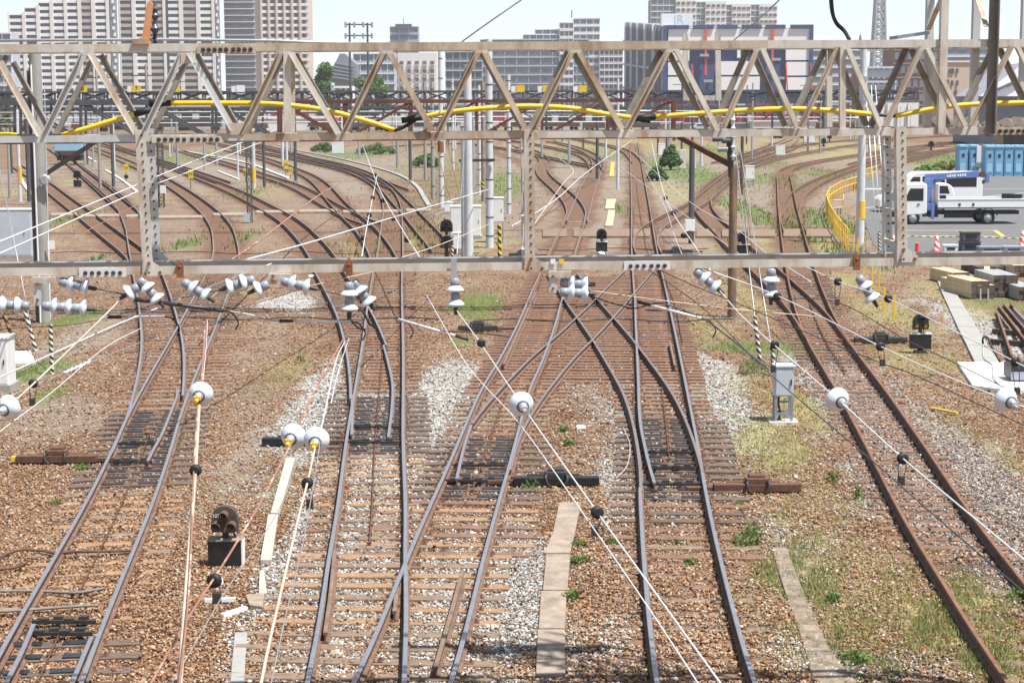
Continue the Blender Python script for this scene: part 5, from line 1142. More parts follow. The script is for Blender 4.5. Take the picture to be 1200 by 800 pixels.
# hoses on the left track
for pts,l in(([(-5,655),(10,648),(25,644),(50,645),(66,648),(90,646),(150,645),(160,642)],'upper dark cable across the leftmost track'),([(-5,667),(15,665),(30,660)],'short cable end at the left edge'),([(-5,692),(30,692),(60,693),(90,694),(122,689)],'middle grey cable across the leftmost track'),([(-5,716),(20,715),(50,713),(90,710),(115,709)],'lowest grey cable across the leftmost track'),([(730,500),(738,520),(735,545),(722,560)],'thin pale cable loop left of the centre right track'),([(603,395),(560,390),(520,388)],'dark cable in the weeds left of the centre track')):
    pp=spline([G(x,y,.075+.02*math.sin(x)) for x,y in pts],6); mb=MB(); mb.tube(pp,.022 if 'pale' not in l else .009,6); tag(mb.build('ground_cable',M['cable grey' if 'grey' in l else 'wire tan' if 'pale' in l else 'rust brown']),l,'cable')
for y,x0,x1,l in((296,60,560,'long dark rod crossing the left yard just beyond the beam'),(292,630,830,'long dark rod crossing the centre yard just beyond the beam'),(373,200,520,'dark rod line across the ballast below the beam, left'),(375,560,860,'dark rod line across the diamond crossing'),(195,640,700,'far dark rod by the centre track'),(209,670,770,'far dark rod across the centre tracks')):
    pp=[G(x,y+1.5*math.sin(x*.05),.08) for x in range(x0,x1+1,20)]; mb=MB(); mb.tube(pp,.022,5); tag(mb.build('signal_rod',M['dark steel']),l,'rod')
# --- yellow guard fence
def rail_fence(pts,label,h=1.0,group=None,nr=2):
    gp=[G(x,y) for x,y in pts]; t=thing('guard_fence',gp[0],label,'fence'); pp=resample(gp,1.3)
    for p in pp: mb=MB(); mb.cyl(p,p+V3(0,0,h),.035,n=6); mb.build('post',M['yellow paint'],t)
    for k in range(nr):
        z=h-.03-.45*k; mb=MB(); mb.tube([p+V3(0,0,z) for p in pp],.03,6); mb.build('rail',M['yellow paint'],t)
rail_fence([(1004,222),(985,229),(972,238),(968,247),(971,258),(977,270),(984,281),(994,294)],'long yellow guard fence curving round the rusty branch track'); rail_fence([(973,252),(988,252),(988,244)],'small yellow guard enclosure inside the curved fence',h=.9); rail_fence([(997,224),(1006,222),(1006,214),(1028,208)],'short yellow guard fence behind the pale pole')
for px,py,l in((1000,297,'first, by the end of the fence'),(1005,301,'second, by the beam'),(1012,323,'third, just below the beam'),(1022,335,'fourth'),(1030,342,'fifth'),(1036,366,'sixth, taller'),(1047.5,375.5,'seventh, nearest the signal with amber lamps'),(1105,381,'thin one beside the concrete path')):
    g=G(px,py); t=thing('yellow_post',g,'yellow marker post in the row below the fence, '+l,'post','yellow marker posts'); mb=MB(); mb.box(g+V3(0,0,.4),(.07 if 'thin' not in l else .03,.05,.8)); mb.build('stake',M['yellow paint'],t)
# yellow marker boards
def marker(px,py,pole_y,label,s=1.0,txt='H'):
    g=G(px,pole_y); p=P(px,py,g.y); t=thing('marker_board',g,label,'sign','yellow marker boards'); mb=MB(); mb.box(p,(.38*s,.04,.7*s)); b=mb.build('board',M['yellow plastic'],t); text_obj('letter',txt,.4*s,p-V3(0,.025,0),b,'black paint')
    mb=MB(); mb.cyl(g,V3(g.x,g.y+.03,p.z),.03,n=6); mb.build('post',M['rust brown'],t)
marker(148,197,213,'yellow marker board left of the left hanger'); marker(223.5,204,221,'yellow marker board right of the left hanger'); marker(335,193,208,'larger yellow marker board right of the lattice mast',1.1); marker(340.5,200,209,'yellow marker board just below the larger one',.9); marker(288,202,213,'yellow marker board on the lattice mast',1.0)
# --- parking area
LOT=[(1003,205),(1000,218),(1012,226),(1014,262),(1024,287),(1040,301),(1090,305),(1320,302),(1320,196),(1110,205)]
lp=[G(x,y,.012) for x,y in LOT]; NOSTONE.append(([(p.x,p.y) for p in lp],.0)); mb=MB(); mb.prism([p-V3(0,0,.15) for p in lp],V3(0,0,.15)); o=mb.build('car_park',M['asphalt'],None,fixn=True); o['kind']='structure'
def paint(pts,m,w,label=None):
    mb=MB()
    for a,b in zip(pts,pts[1:]):
        p,q=G(*a,.016),G(*b,.016); mb.bar(p,q,w,.004)
    o=mb.build('painted_line',M[m]); o['kind']='structure'
paint([(1061,270),(1166,270)],'yellow paint',.16); paint([(1166,269.8),(1176,277)],'yellow paint',.22); paint([(1062,276.5),(1170,277)],'white paint',.12); paint([(1010,244),(1200,226)],'white paint',.1); paint([(1130,222),(1200,221)],'white paint',.1)

for px,py,tx in((575,733,'30'),(573,749,'29')): text_obj('painted_number',tx,.17,G(px,py,.062),T3,'white paint',rot=(0,0,0),depth=.002)
# ------------------------------------------------------------------ vehicles and yard stores at the right
def vehicle_prism(mb,prof,y0,y1,m=0,inset=0.0,zin=99):
    """side profile (x,z) closed polygon swept across the width; points above zin lean inwards"""
    n=len(prof); vs=[]
    for x,z in prof: vs.append(V3(x,y0+(inset if z>zin else 0),z))
    for x,z in prof: vs.append(V3(x,y1-(inset if z>zin else 0),z))
    mb.add(vs,[tuple(range(n))[::-1],tuple(range(n,2*n))]+[(i,(i+1)%n,n+(i+1)%n,n+i) for i in range(n)],m)
def wheel(t,c,r,w,m='zinc'):
    mb=MB(); mb.lathe(c+V3(0,w/2,0),V3(0,-1,0),[(0,r*.75),(.02,r*.97),(w*.3,r),(w*.7,r),(w-.02,r*.97),(w,r*.8),(w,r*.62),(w-.03,r*.6)],24); y=mb.build('tyre',M['rubber'],t)
    mb=MB(); mb.lathe(c+V3(0,-w/2+.04,0),V3(0,-1,0),[(0,r*.6),(.02,r*.58),(.01,r*.42),(.03,r*.3),(.06,r*.2),(.06,r*.05)],20); mb.build('rim',M[m],y)
def shift(mb,o):
    for v in mb.v: v+=o
# crane truck: local x to the right, front at the left (x=0), y across
o=G(1043,262); tr=thing('crane_truck',o,'white flatbed truck with a folded blue crane, parked in front of the vans','truck'); ORGT=o
TB=lambda: MB()
def put(mb,name,m,parent,**k): shift(mb,o); return mb.build(name,M[m] if isinstance(m,str) else m,parent,**k)
mb=TB(); vehicle_prism(mb,[(.05,.45),(.0,.9),(.12,1.25),(.42,2.0),(.62,2.22),(1.72,2.25),(1.78,2.1),(1.8,.62),(1.5,.55)],-1.0,1.0,0,0,9); cab=put(mb,'cab','vehicle white',tr,fixn=True,bevel=.05)
mb=TB(); mb.add([V3(.62,-1.008,1.30),V3(1.58,-1.008,1.30),V3(1.58,-1.008,1.98),V3(.86,-1.008,1.98),V3(.66,-1.008,1.6)],[(0,1,2,3,4)]); put(mb,'side_window','glass dark',cab)
mb=TB(); mb.add([V3(.115,-.85,1.3),V3(.115,.85,1.3),V3(.40,.85,1.98),V3(.40,-.85,1.98)],[(3,2,1,0)]); 
for v in mb.v: v.x-=.012
put(mb,'windscreen','glass dark',cab)
mb=TB(); mb.box(V3(1.32,-1.02,1.12),(.16,.03,.05)); put(mb,'door_handle','black paint',cab)
mb=TB(); mb.box(V3(-.01,0,.55),(.14,1.9,.26)); put(mb,'bumper','dark steel',tr,bevel=.02)
mb=TB(); mb.box(V3(.14,-.8,.85),(.1,.3,.2)); put(mb,'headlight','porcelain',cab)
mb=TB(); mb.box(V3(.28,-1.15,1.6),(.08,.22,.36)); put(mb,'mirror','black paint',cab)
mb=TB(); mb.box(V3(4.2,0,.62),(5.6,.8,.2)); mb.box(V3(3.6,-.7,.5),(1.6,.1,.3)); mb.box(V3(2.2,.0,.55),(.5,1.7,.3)); put(mb,'chassis','black paint',tr)
mb=TB(); mb.box(V3(4.75,0,.93),(4.75,2.1,.1)); put(mb,'bed_floor','slab brown',tr)
for yy,nm in((-1.04,'near'),(1.04,'far')): mb=TB(); mb.box(V3(4.75,yy,1.17),(4.75,.05,.46)); mb.box(V3(4.75,yy*1.015,1.38),(4.78,.07,.05)); put(mb,'side_gate','vehicle white',tr,bevel=.01)
mb=TB(); mb.box(V3(7.1,0,1.17),(.05,2.1,.46)); put(mb,'tail_gate','vehicle white',tr)
mb=TB(); mb.box(V3(2.42,0,1.55),(.06,2.0,1.3)); put(mb,'head_board','vehicle white',tr)
for x in(3.55,4.3): mb=TB(); mb.box(V3(x,-1.075,1.1),(.12,.03,.14)); put(mb,'gate_latch','dark steel',tr)
for yy in(-.88,.88):
    wheel(tr,o+V3(1.05,yy,.38),.38,.24); wheel(tr,o+V3(5.15,yy,.38),.38,.3)
mb=TB()
for k in range(7):
    a0=math.pi*(.05+.9*k/7);a1=math.pi*(.05+.9*(k+1)/7)
    mb.bar(V3(5.15+.5*math.cos(a0),-1.0,.42+.46*math.sin(a0)),V3(5.15+.5*math.cos(a1),-1.0,.42+.46*math.sin(a1)),.2,.03)
put(mb,'mudguard','dark steel',tr)
mb=TB(); mb.box(V3(2.08,0,.95),(.42,1.6,.4)); mb.cyl(V3(2.08,0,1.0),V3(2.08,0,2.15),.2,.16,12); mb.box(V3(2.05,-.1,2.2),(.4,.5,.55)); mb.box(V3(2.0,-.3,1.55),(.3,.2,.7)); put(mb,'crane_column','crane blue',tr,bevel=.02)
mb=TB(); mb.bar(V3(1.85,-.15,2.55),V3(4.75,-.15,2.72),.26,.34); mb.bar(V3(4.7,-.15,2.70),V3(5.2,-.15,2.66),.2,.26); mb.box(V3(5.25,-.15,2.5),(.2,.26,.5)); mb.bar(V3(2.0,-.15,2.1),V3(2.9,-.15,2.5),.12,.14); bm=put(mb,'crane_boom','crane blue',tr,bevel=.015)
mb=TB(); mb.cyl(V3(4.95,-.35,2.7),V3(4.95,.05,2.7),.17,n=12); mb.box(V3(5.05,-.15,2.28),(.12,.1,.2)); put(mb,'hook_block','rust brown',tr)
for s in(-1,1): mb=TB(); mb.box(V3(2.1,s*1.02,.75),(.16,.14,.9)); put(mb,'outrigger','crane blue',tr)
mb=TB()
for k in range(8): mb.box(V3(3.05+k*.13+(.05 if k>3 else 0),-.295,2.62+k*.0085),(.09,.012,.12+.03*(k%2)))
put(mb,'boom_lettering','white paint',bm)
mb=TB(); mb.box(V3(6.75,.2,1.35),(.55,1.2,.5),rz=.3); mb.box(V3(2.75,-.5,1.35),(.3,.4,.45)); put(mb,'cargo','rubber',tr)
# vans
def van(px,py,L,H,label,name,prof,wins,col='vehicle white'):
    global o
    o=G(px,py); t=thing(name,o,label,'van')
    mb=TB(); vehicle_prism(mb,prof,-.85,.85,0,0,9); b=put(mb,'body',col,t,fixn=True,bevel=.06)
    for w in wins: mb=TB(); mb.add([V3(x,-.858,z) for x,z in w],[tuple(range(len(w)))]); put(mb,'window','glass dark',b)
    for yy in(-.76,.76):
        wheel(t,o+V3(L*.17,yy,.33),.33,.2); wheel(t,o+V3(L*.8,yy,.33),.33,.2)
    mb=TB(); mb.box(V3(L-.03,-.7,H*.5),(.06,.14,.35)); put(mb,'tail_light','red paint',b)
    mb=TB(); mb.box(V3(.06,-.62,H*.42),(.12,.3,.16)); put(mb,'headlight','porcelain',b)
    mb=TB(); mb.box(V3(L/2,0,.3),(L-.1,1.66,.16)); put(mb,'sill','black paint',b)
    return t
van(1027,248,4.6,1.75,'white minivan behind the crane truck, its nose left of the right hanger','minivan',[(0,.3),(-.02,.75),(.15,.95),(.95,1.12),(1.7,1.66),(2.2,1.76),(4.1,1.74),(4.4,1.55),(4.6,.95),(4.6,.35)],[[(1.15,1.13),(2.1,1.13),(2.1,1.6),(1.8,1.6)],[(2.2,1.13),(3.2,1.13),(3.2,1.62),(2.2,1.62)],[(3.3,1.13),(4.25,1.13),(4.1,1.58),(3.3,1.6)]])
van(1049,243,5.3,2.25,'white high-roofed minibus behind the minivan','minibus',[(0,.3),(0,.95),(.15,1.2),(.75,1.95),(1.0,2.18),(1.3,2.25),(5.1,2.25),(5.3,2.0),(5.3,.35)],[[(.45,1.32),(1.35,1.32),(1.35,1.95),(.9,1.95)],[(1.5,1.32),(2.9,1.32),(2.9,1.98),(1.5,1.98)],[(3.0,1.32),(4.9,1.32),(4.9,1.98),(3.0,1.98)]])
# blue cabins
def cabin(px,py,w,label):
    g=G(px,py); t=thing('portable_cabin',g,label,'cabin','blue portable cabins beside the car park'); h=2.5
    mb=MB(); mb.box(g+V3(0,0,h/2),(w,1.3,h)); b=mb.build('shell',M['blue paint'],t,bevel=.03)
    mb=MB(); mb.box(g+V3(0,-.66,h*.5),(w*.72,.03,h*.78)); mb.build('door',M['blue paint'],t)
    mb=MB(); mb.box(g+V3(0,-.69,h*.72),(w*.28,.03,.28)); mb.build('vent_window',M['glass dark'],t)
    mb=MB(); mb.prism([g+V3(-w*.5,-.72,h),g+V3(w*.5,-.72,h),g+V3(w*.42,-.72,h+.22),g+V3(-w*.42,-.72,h+.22)],V3(0,1.44,0)); mb.build('roof',M['blue pale'],t,fixn=True,bevel=.03)
    mb=MB(); mb.box(g+V3(-w*.05,-.68,h*.3),(w*.6,.03,.7)); mb.build('lower_panel',M['blue pale'],t)
for k,(x,l) in enumerate(((1126,'leftmost, left of the white strip'),(1139,'second, left of the white strip'),(1157,'first right of the white strip'),(1168,'second right of the white strip'),(1179.5,'third right of the white strip'),(1191,'fourth right of the white strip'),(1202.5,'at the right edge'))): cabin(x,206.5+(0 if x>1150 else -1),.8,'blue portable cabin, '+l)
g=G(1147,206); t=thing('white_panel',g,'narrow white panel standing between the two groups of blue cabins','panel'); mb=MB(); mb.box(g+V3(0,.2,1.7),(.38,.1,1.9)); mb.build('sheet',M['white paint'],t); mb=MB(); mb.cyl(g+V3(0,.2,0),g+V3(0,.2,.9),.04,n=6); mb.build('post',M['zinc'],t)
g=G(1106.5,199); t=thing('red_post',g,'short red box post in the grass left of the blue cabins','post'); mb=MB(); mb.box(g+V3(0,0,.3),(.5,.4,.6)); mb.build('body',M['red paint'],t,bevel=.02); mb=MB(); mb.box(g+V3(0,0,.63),(.56,.46,.06)); mb.build('cap',M['red paint'],t)
# long green-roofed shelter at the right edge
g=G(1215,190); t=thing('shelter',g,'low dark teal roofed shelter behind the blue cabins at the right edge','shelter'); mb=MB(); mb.box(g+V3(0,2,1.6),(7,3,3.0)); mb.build('wall',M['glass dark'],t); mb=MB(); mb.prism([g+V3(-4,.2,3.1),g+V3(-4,4.2,3.1),g+V3(-4,2.2,3.7)],V3(8,0,0)); mb.build('roof',mat('teal roof',(.10,.22,.24),.5),t,fixn=True)
# cones and odds beside the beam
def cone(px,py,label,h=.75,m='stripe red white'):
    g=G(px,py); t=thing('traffic_cone',g,label,'cone','traffic cones at the car park edge'); mb=MB(); mb.box(g+V3(0,0,.03),(.42,.42,.06)); mb.build('base',M['orange red'],t); mb=MB(); mb.lathe(g+V3(0,0,.06),V3(0,0,1),[(0,.17),(h-.08,.04),(h-.06,.02)],14); mb.build('cone_body',M[m],t)
cone(1097.5,295,'red and white cone on the car park edge in the middle'); cone(1047,295,'red and white cone just left of the right hanger',.8); cone(1198,289,'red and white cone at the right edge'); 
g=G(1074.5,297); t=thing('red_post',g,'small orange red bollard on the car park edge','post'); mb=MB(); mb.cyl(g,g+V3(0,0,.45),.09,n=10); mb.cyl(g+V3(0,0,.45),g+V3(0,0,.5),.11,.05,10); mb.build('bollard_body',M['orange red'],t)
def crate(px,py,w,d,h,label,m,name='tool_crate',cat='crate',z=0,lid=True):
    g=G(px,py)+V3(0,0,z); t=thing(name,g,label,cat); mb=MB(); mb.box(g+V3(0,0,h/2),(w,d,h)); mb.build('body',M[m],t,bevel=.02)
    if lid: mb=MB(); mb.box(g+V3(0,0,h+.02),(w+.05,d+.05,.05)); mb.build('lid',M[m],t)
    mb=MB(); mb.box(g+V3(0,-d/2-.01,h*.6),(w*.6,.03,h*.35)); mb.build('front_recess',M['black paint'],t)
crate(1136,294,.85,.6,.4,'lower dark grey crate at the car park edge','gantry grey'); crate(1136,294,.8,.6,.36,'upper dark grey crate stacked at the car park edge','gantry grey',z=.47)
crate(1113,296,.6,.4,.32,'pale generator with a black front at the car park edge','cabinet white','generator','generator'); crate(1160,297,1.1,.6,.28,'low pale tarpaulined bundle right of the grey crates','porcelain grey','bundle','bundle'); crate(1186,297,.9,.6,.3,'silver box at the right end of the car park edge','zinc','bundle','bundle'); crate(1078,300,.9,.4,.14,'low yellow plank pile by the red bollard','yellow paint','plank_pile','planks',lid=False)
p=[G(1058,290),G(1097,290),G(1135,291),G(1200,292),G(1260,292)]; mb=MB(); mb.tube(spline([q+V3(0,0,.55-.06*(k%2)) for k,q in enumerate(p)],6),.022,6); tag(mb.build('barrier_rope',M['stripe yellow black']),'yellow and black rope along the car park edge','rope')
# timber stacks: every beam a thing
def beams(ox,oy,n,h,L,m,group,label,rz,w=.21,hh=.145,skip=()):
    g=G(ox,oy); ax=V3(math.cos(rz),math.sin(rz),0); ay=V3(-math.sin(rz),math.cos(rz),0)
    proto=None
    for k in range(h):
        for i in range(n):
            if (i,k) in skip: continue
            c=g+ax*((i-(n-1)/2)*(w+.012))+ay*(L/2+random.uniform(-.04,.04))+V3(0,0,hh/2+k*(hh+.006)+.02)
            if proto is None:
                mb=MB(); mb.box(V3(0,0,0),(w,L,hh)); 
                me=mb.build('timber_beam',[M[m]]); me.data.materials.append(M['old timber'])
                for p in me.data.polygons:
                    if abs(p.normal.y)>.5 : p.material_index=1
                proto=me; q=me
            else: q=proto.copy(); COL.objects.link(q)
            q.location=c; q.rotation_euler=(0,0,rz+random.uniform(-.01,.01)); tag(q,label+', '+('bottom','second','third','fourth','top')[k]+' layer, '+('leftmost','second','third','fourth','fifth','sixth')[i],'timber',group)
T_='stacked timber beams beside the car park'
beams(1152,350,4,4,2.2,'new timber',T_,'pale timber in the front stack by the path',.16,skip=((3,3),)); beams(1135.5,347,1,3,2.2,'new timber',T_,'pale timber in the narrow stack left of the front one',.16,w=.27)
beams(1126,334,3,3,2.2,'new timber',T_,'pale timber in the rear left stack',.16); beams(1178,348,4,5,2.2,'grey timber',T_,'silver grey timber in the tall right stack',.05); beams(1165,322,6,2,2.2,'old timber',T_,'dark timber in the low rear row',.05); beams(1205,352,3,3,2.2,'grey timber',T_,'silver grey timber at the right edge',.05); beams(1205,325,5,3,2.2,'new timber',T_,'pale timber in the rear stack at the right edge',.05)
q=G(1156,338)+V3(0,0,.68); mb=MB(); mb.box(V3(0,0,0),(.2,1.5,.14)); t=mb.build('timber_beam',M['new timber']); t.location=q; t.rotation_euler=(0,0,-.25); tag(t,'single reddish timber lying askew on top of the front stack','timber')
for x,l in((1149,'left'),(1158,'right')): g=G(x,353); mb=MB(); mb.bar(g,g+V3(.02,.1,.42),.05,.05); tag(mb.build('wooden_stake',M['grey timber']),'short grey stake before the front timber stack, %s one'%l,'stake')
# rails lying in a pile
RA='spare rails lying beside the concrete path'
for k,(a,b,l) in enumerate((((1168,362),(1186,414),'leftmost, nearest the path'),((1170,356),(1206,402),'second from the path'),((1176,354),(1222,408),'third from the path'),((1184,354),(1240,410),'fourth from the path'),((1188,360),(1250,424),'blue grey, farthest right'))):
    p,q=G(*a,.3),G(*b,.3); mb=MB(); pp=resample([V3(p.x,p.y,0),V3(q.x,q.y,0)],.5); rail_mesh(mb,pp,.08+.004*k); o_=mb.build('spare_rail',[M['rust brown' if k!=4 else 'steel blue grey'],M['rail head rusty' if k!=4 else 'steel blue grey']]); tag(o_,'rusty spare rail in the pile at the right, '+l if k!=4 else 'bluish grey spare rail in the pile at the right, '+l,'rail',RA)
for k,(x,y,x2) in enumerate(((1164,388,1200),(1160,400,1206))): p,q=G(x,y,.08),G(x2,y+3,.08); mb=MB(); mb.bar(p,q,.18,.15); tag(mb.build('timber_bearer',M['old timber']),'dark bearer under the spare rails, %s one'%('farther','nearer')[k],'timber')
g=G(1204,448); t=thing('steel_trough',g,'dark steel trough on the white slab at the right edge','trough'); mb=MB(); mb.box(g+V3(0,0,.3),(1.0,.7,.34)); mb.build('trough_body',M['black paint'],t); mb=MB(); mb.box(g+V3(0,-.37,.22),(1.02,.03,.2)); mb.build('front_plate',M['steel blue grey'],t)
mb=MB(); mb.tube(spline([P(1152,405,15.6),P(1153,420,15.5),P(1163,428,15.4),P(1164,443,15.3),P(1170,450,15.1)],5),.008,5); tag(mb.build('jumper_wire',M['wire grey']),'curly grey jumper wire above the white slab','wire')
mb=MB(); mb.tube(spline([P(1152,403,15.9),P(1152,396,15.9),P(1157,395,15.9),P(1163,408,15.8),P(1172,424,15.7)],5),.01,5); tag(mb.build('jumper_wire',M['rubber']),'black jumper loop above the concrete path','wire')
# weeds one can count
def weed(px,py,h,r,label,n=60,cols=((.09,.2,.03),(.14,.27,.05),(.2,.33,.08))):
    g=G(px,py); rr=random.Random(px*7+py); t=thing('weed',g,label,'weed','single weeds on the ballast'); mb=MB()
    for k in range(n):
        a=rr.uniform(0,6.28); d=r*math.sqrt(rr.random()); z=h*rr.uniform(.1,1)*(1-.5*(d/r)**2); c=g+V3(d*math.cos(a),d*math.sin(a),z); s=rr.uniform(.025,.05); n_=V3(rr.uniform(-1,1),rr.uniform(-1,1),rr.uniform(.2,1)).normalized(); u=n_.orthogonal().normalized(); w=n_.cross(u)
        mb.add([c-u*s,c-w*s*.5,c+u*s,c+w*s*.5],[(0,1,2,3)],rr.randrange(3))
    mb.build('leaves',[leafm[i] for i in range(3)],t); mb=MB()
    for k in range(6):
        a=rr.uniform(0,6.28); mb.tube([g,g+V3(r*.6*math.cos(a),r*.6*math.sin(a),h*.8)],.004,4)
    mb.build('stems',leafm[1],t)
def leaf_mat(name,c):
    m=mat(name,c,.65,0,.25,8); nt=m.node_tree; b=nt.nodes['Principled BSDF']; t=nt.nodes.new('ShaderNodeBsdfTranslucent'); t.inputs['Color'].default_value=(*[min(1,x*1.4) for x in c],1); mx=nt.nodes.new('ShaderNodeMixShader'); mx.inputs[0].default_value=.3
    nt.links.new(b.outputs[0],mx.inputs[1]); nt.links.new(t.outputs[0],mx.inputs[2]); nt.links.new(mx.outputs[0],nt.nodes['Material Output'].inputs['Surface']); return m
leafm=[leaf_mat('leaf dark',(.045,.10,.018)),leaf_mat('leaf mid',(.085,.16,.03)),leaf_mat('leaf light',(.15,.23,.05))]
for px,py,h,r,l,n in((874,640,.3,.22,'tall green weed right of the centre right track',160),(882,628,.25,.15,'smaller green weed behind the tall one',80),(678,640,.12,.14,'green weed beside the walkway slabs, upper',60),(680,658,.12,.14,'green weed beside the walkway slabs, middle',60),(668,702,.14,.13,'green weed beside the walkway slabs, lowest',60),(718,638,.12,.12,'small weed left of the centre right track',50),(810,661,.1,.12,'small weed between the centre right rails',50),(793,640,.14,.06,'thin weed between the centre right rails',30),(884,438,.45,.4,'round dark green bush left of the white equipment cabinet',260),(668,521,.14,.16,'weed on the ballast right of the crossover, lower',60),(660,505,.14,.12,'weed on the ballast right of the crossover, upper',50),(95,550,.14,.2,'weed before the left point machine',70),(65,591,.08,.14,'tiny weed at the left edge',30),(1006,585,.3,.07,'thin tall weed left of the rusty track',40),(976,565,.25,.12,'pale weed left of the rusty track',50),(1196,702,.16,.2,'green weed at the right edge between the rusty rails',90),(864,593,.08,.12,'small weed below the rusty point machine',40),(624,575,.25,.2,'grassy weed before the blackened point machine',60),(353,425,.3,.12,'dark weed left of the centre left track',40),(90,365,.15,.2,'yellow green weed near the left concrete pole',60),(976,705,.14,.12,'weed on the weedy walkway',60),(1002,775,.16,.2,'weed at the near end of the weedy walkway',90)):
    weed(px,py,h,r,l,n)
mat('slab grey',(.50,.53,.58),.8,0,.06,.1)
# ------------------------------------------------------------------ the two gantries behind
def back_gantry(label,x0,x1,yt0,yt1,yb0,yb1,Y0,Y1,n,runs,w,name='lattice_gantry',diag='N',depth=.7,zig=False):
    A=lambda t:P(x0+(x1-x0)*t,yt0+(yt1-yt0)*t,Y0+(Y1-Y0)*t); B=lambda t:P(x0+(x1-x0)*t,yb0+(yb1-yb0)*t,Y0+(Y1-Y0)*t)
    t_=thing(name,A(0),label,'gantry'); D=V3(0,depth,0)
    for (a,b,m) in runs:
        for off in(V3(0,0,0),D):
            mb=MB(); mb.bar(A(a)+off,A(b)+off,w,w); mb.build('top_chord',M[m],t_); mb=MB(); mb.bar(B(a)+off,B(b)+off,w,w); mb.build('bottom_chord',M[m],t_)
    for k in range(n+1):
        t=k/n; m=[r[2] for r in runs if r[0]<=t+1e-6][-1]
        for off in(V3(0,0,0),D): mb=MB(); mb.bar(A(t)+off,B(t)+off,w*.75,w*.75); mb.build('vertical',M[m],t_)
        if k<n:
            t2=(k+1)/n
            for off in(V3(0,0,0),D):
                mb=MB()
                if zig: mb.bar(A(t)+off,B(t2)+off,w*.6,w*.6); mb.bar(B(t)+off+V3(0,w*.3,0),A(t2)+off+V3(0,w*.3,0),w*.6,w*.6)
                elif t<.5: mb.bar(A(t)+off,B(t2)+off,w*.7,w*.7)
                else: mb.bar(B(t)+off,A(t2)+off,w*.7,w*.7)
                mb.build('diagonal',M[m],t_)
    return t_
g2=back_gantry('second lattice gantry, left half darkened as shade, right half rust brown, behind the front truss',-60,790,122.5,117.5,168,160,57,58,11,[(0,.42,'gantry grey'),(.42,1,'gantry brown')],.105)  # left run coloured dark in place of the shadow on it
mb=MB(); mb.bar(P(795,160,58),P(857,194,57),.16,.16); mb.build('brace',M['rust bright'] if False else M['gantry brown'],g2); mb=MB(); mb.bar(P(790,117.5,58),P(790,165,58),.1,.1); mb.build('end_post',M['gantry brown'],g2)
for x0,x1 in((801,814),(839,845)):
    pass
fr=thing('bracket_frame',P(826,118,58.2),'cream upright frame on the right end of the brown gantry','frame')
for x in(804,842): mb=MB(); mb.bar(P(x,118,58.2),P(x-1,40,58.2),.17,.17); mb.build('upright',M['cream paint'],fr)
mb=MB(); mb.bar(P(802,115,58.2),P(845,115,58.2),.13,.16); mb.build('sill_beam',M['cream paint'],fr)
g3=back_gantry('third lattice gantry, long and grey, behind the brown one',-80,1075,108.5,106.5,119,116.5,92,94,40,[(0,1,'gantry grey')],.11,zig=True)
for x,y1 in((300,160),(345,150),(420,150),(500,150),(640,150),(735,150),(905,150),(965,150),(120,150),(60,150)): mb=MB(); mb.bar(P(x,118,92.5),P(x,y1,92.5),.1,.1); mb.build('drop_post',M['gantry grey'],g3)
for x in(330,470,590,700,930):
    for q in(35,-35): mb=MB(); mb.bar(P(x,119,92.5),P(x+q,139,92.5),.07,.07); mb.build('drop_stay',M['gantry grey'],g3)
for k,(x,s,l) in enumerate(((97,'8','leftmost'),(160,'7','second'),(206,'6','third'),(282,'5','fourth, on a white box'),(610,'4','fifth, behind the centre of the truss'),(641,'3','sixth'),(683,'2','seventh'))):
    p=P(x,104,92); t=thing('number_sign',p,'small yellow sign on the grey gantry, '+l,'sign','number signs on the grey gantry'); mb=MB(); mb.box(p,(.42,.06,.34)); b=mb.build('plate',M['yellow plastic' if k not in(3,) else 'white paint'],t); k<2 and text_obj('number',s,.3,p-V3(0,.04,0),b,'black paint'); mb=MB(); mb.box(p+V3(-.32,.03,-.02),(.3,.04,.3)); mb.build('white_plate',M['white paint'],t)
g4=back_gantry('fourth low lattice gantry far up the yard',-40,760,127,126,133,132,150,152,30,[(0,1,'gantry grey')],.13,zig=True)
for x,y,Y,l in((30,133,120,'far left'),(130,131,140,'left'),(345,131,150,'left of centre'),(480,131,150,'centre'),(700,131,150,'right of centre')):
    g=G(x,115+14740/Y); t=thing('gantry_post',V3(P(x,130,Y).x,Y,0),'grey post carrying the low far gantry, '+l,'post','posts of the low far gantry'); p=V3(P(x,130,Y).x,Y,0); mb=MB(); mb.cyl(p,V3(p.x,p.y,P(x,125,Y).z),.13,n=8); mb.build('shaft',M['gantry grey'],t); mb=MB(); mb.box(p+V3(0,0,.1),(.5,.5,.25)); mb.build('footing',M['concrete'],t)
for pts,r in (([(-20,139,110),(300,137,112),(700,137,114),(1050,138,112)],.03),([(-20,146,120),(400,143,122),(800,143,124)],.03),([(-20,132,100),(300,131,102),(820,130,104)],.025)):
    wire('long pale cross-span wire far up the yard, '+{139:'the lowest but one',146:'the lowest',132:'the highest'}[pts[0][1]],[P(*p) for p in pts],r,'wire white',group='cross-span wires far up the yard')
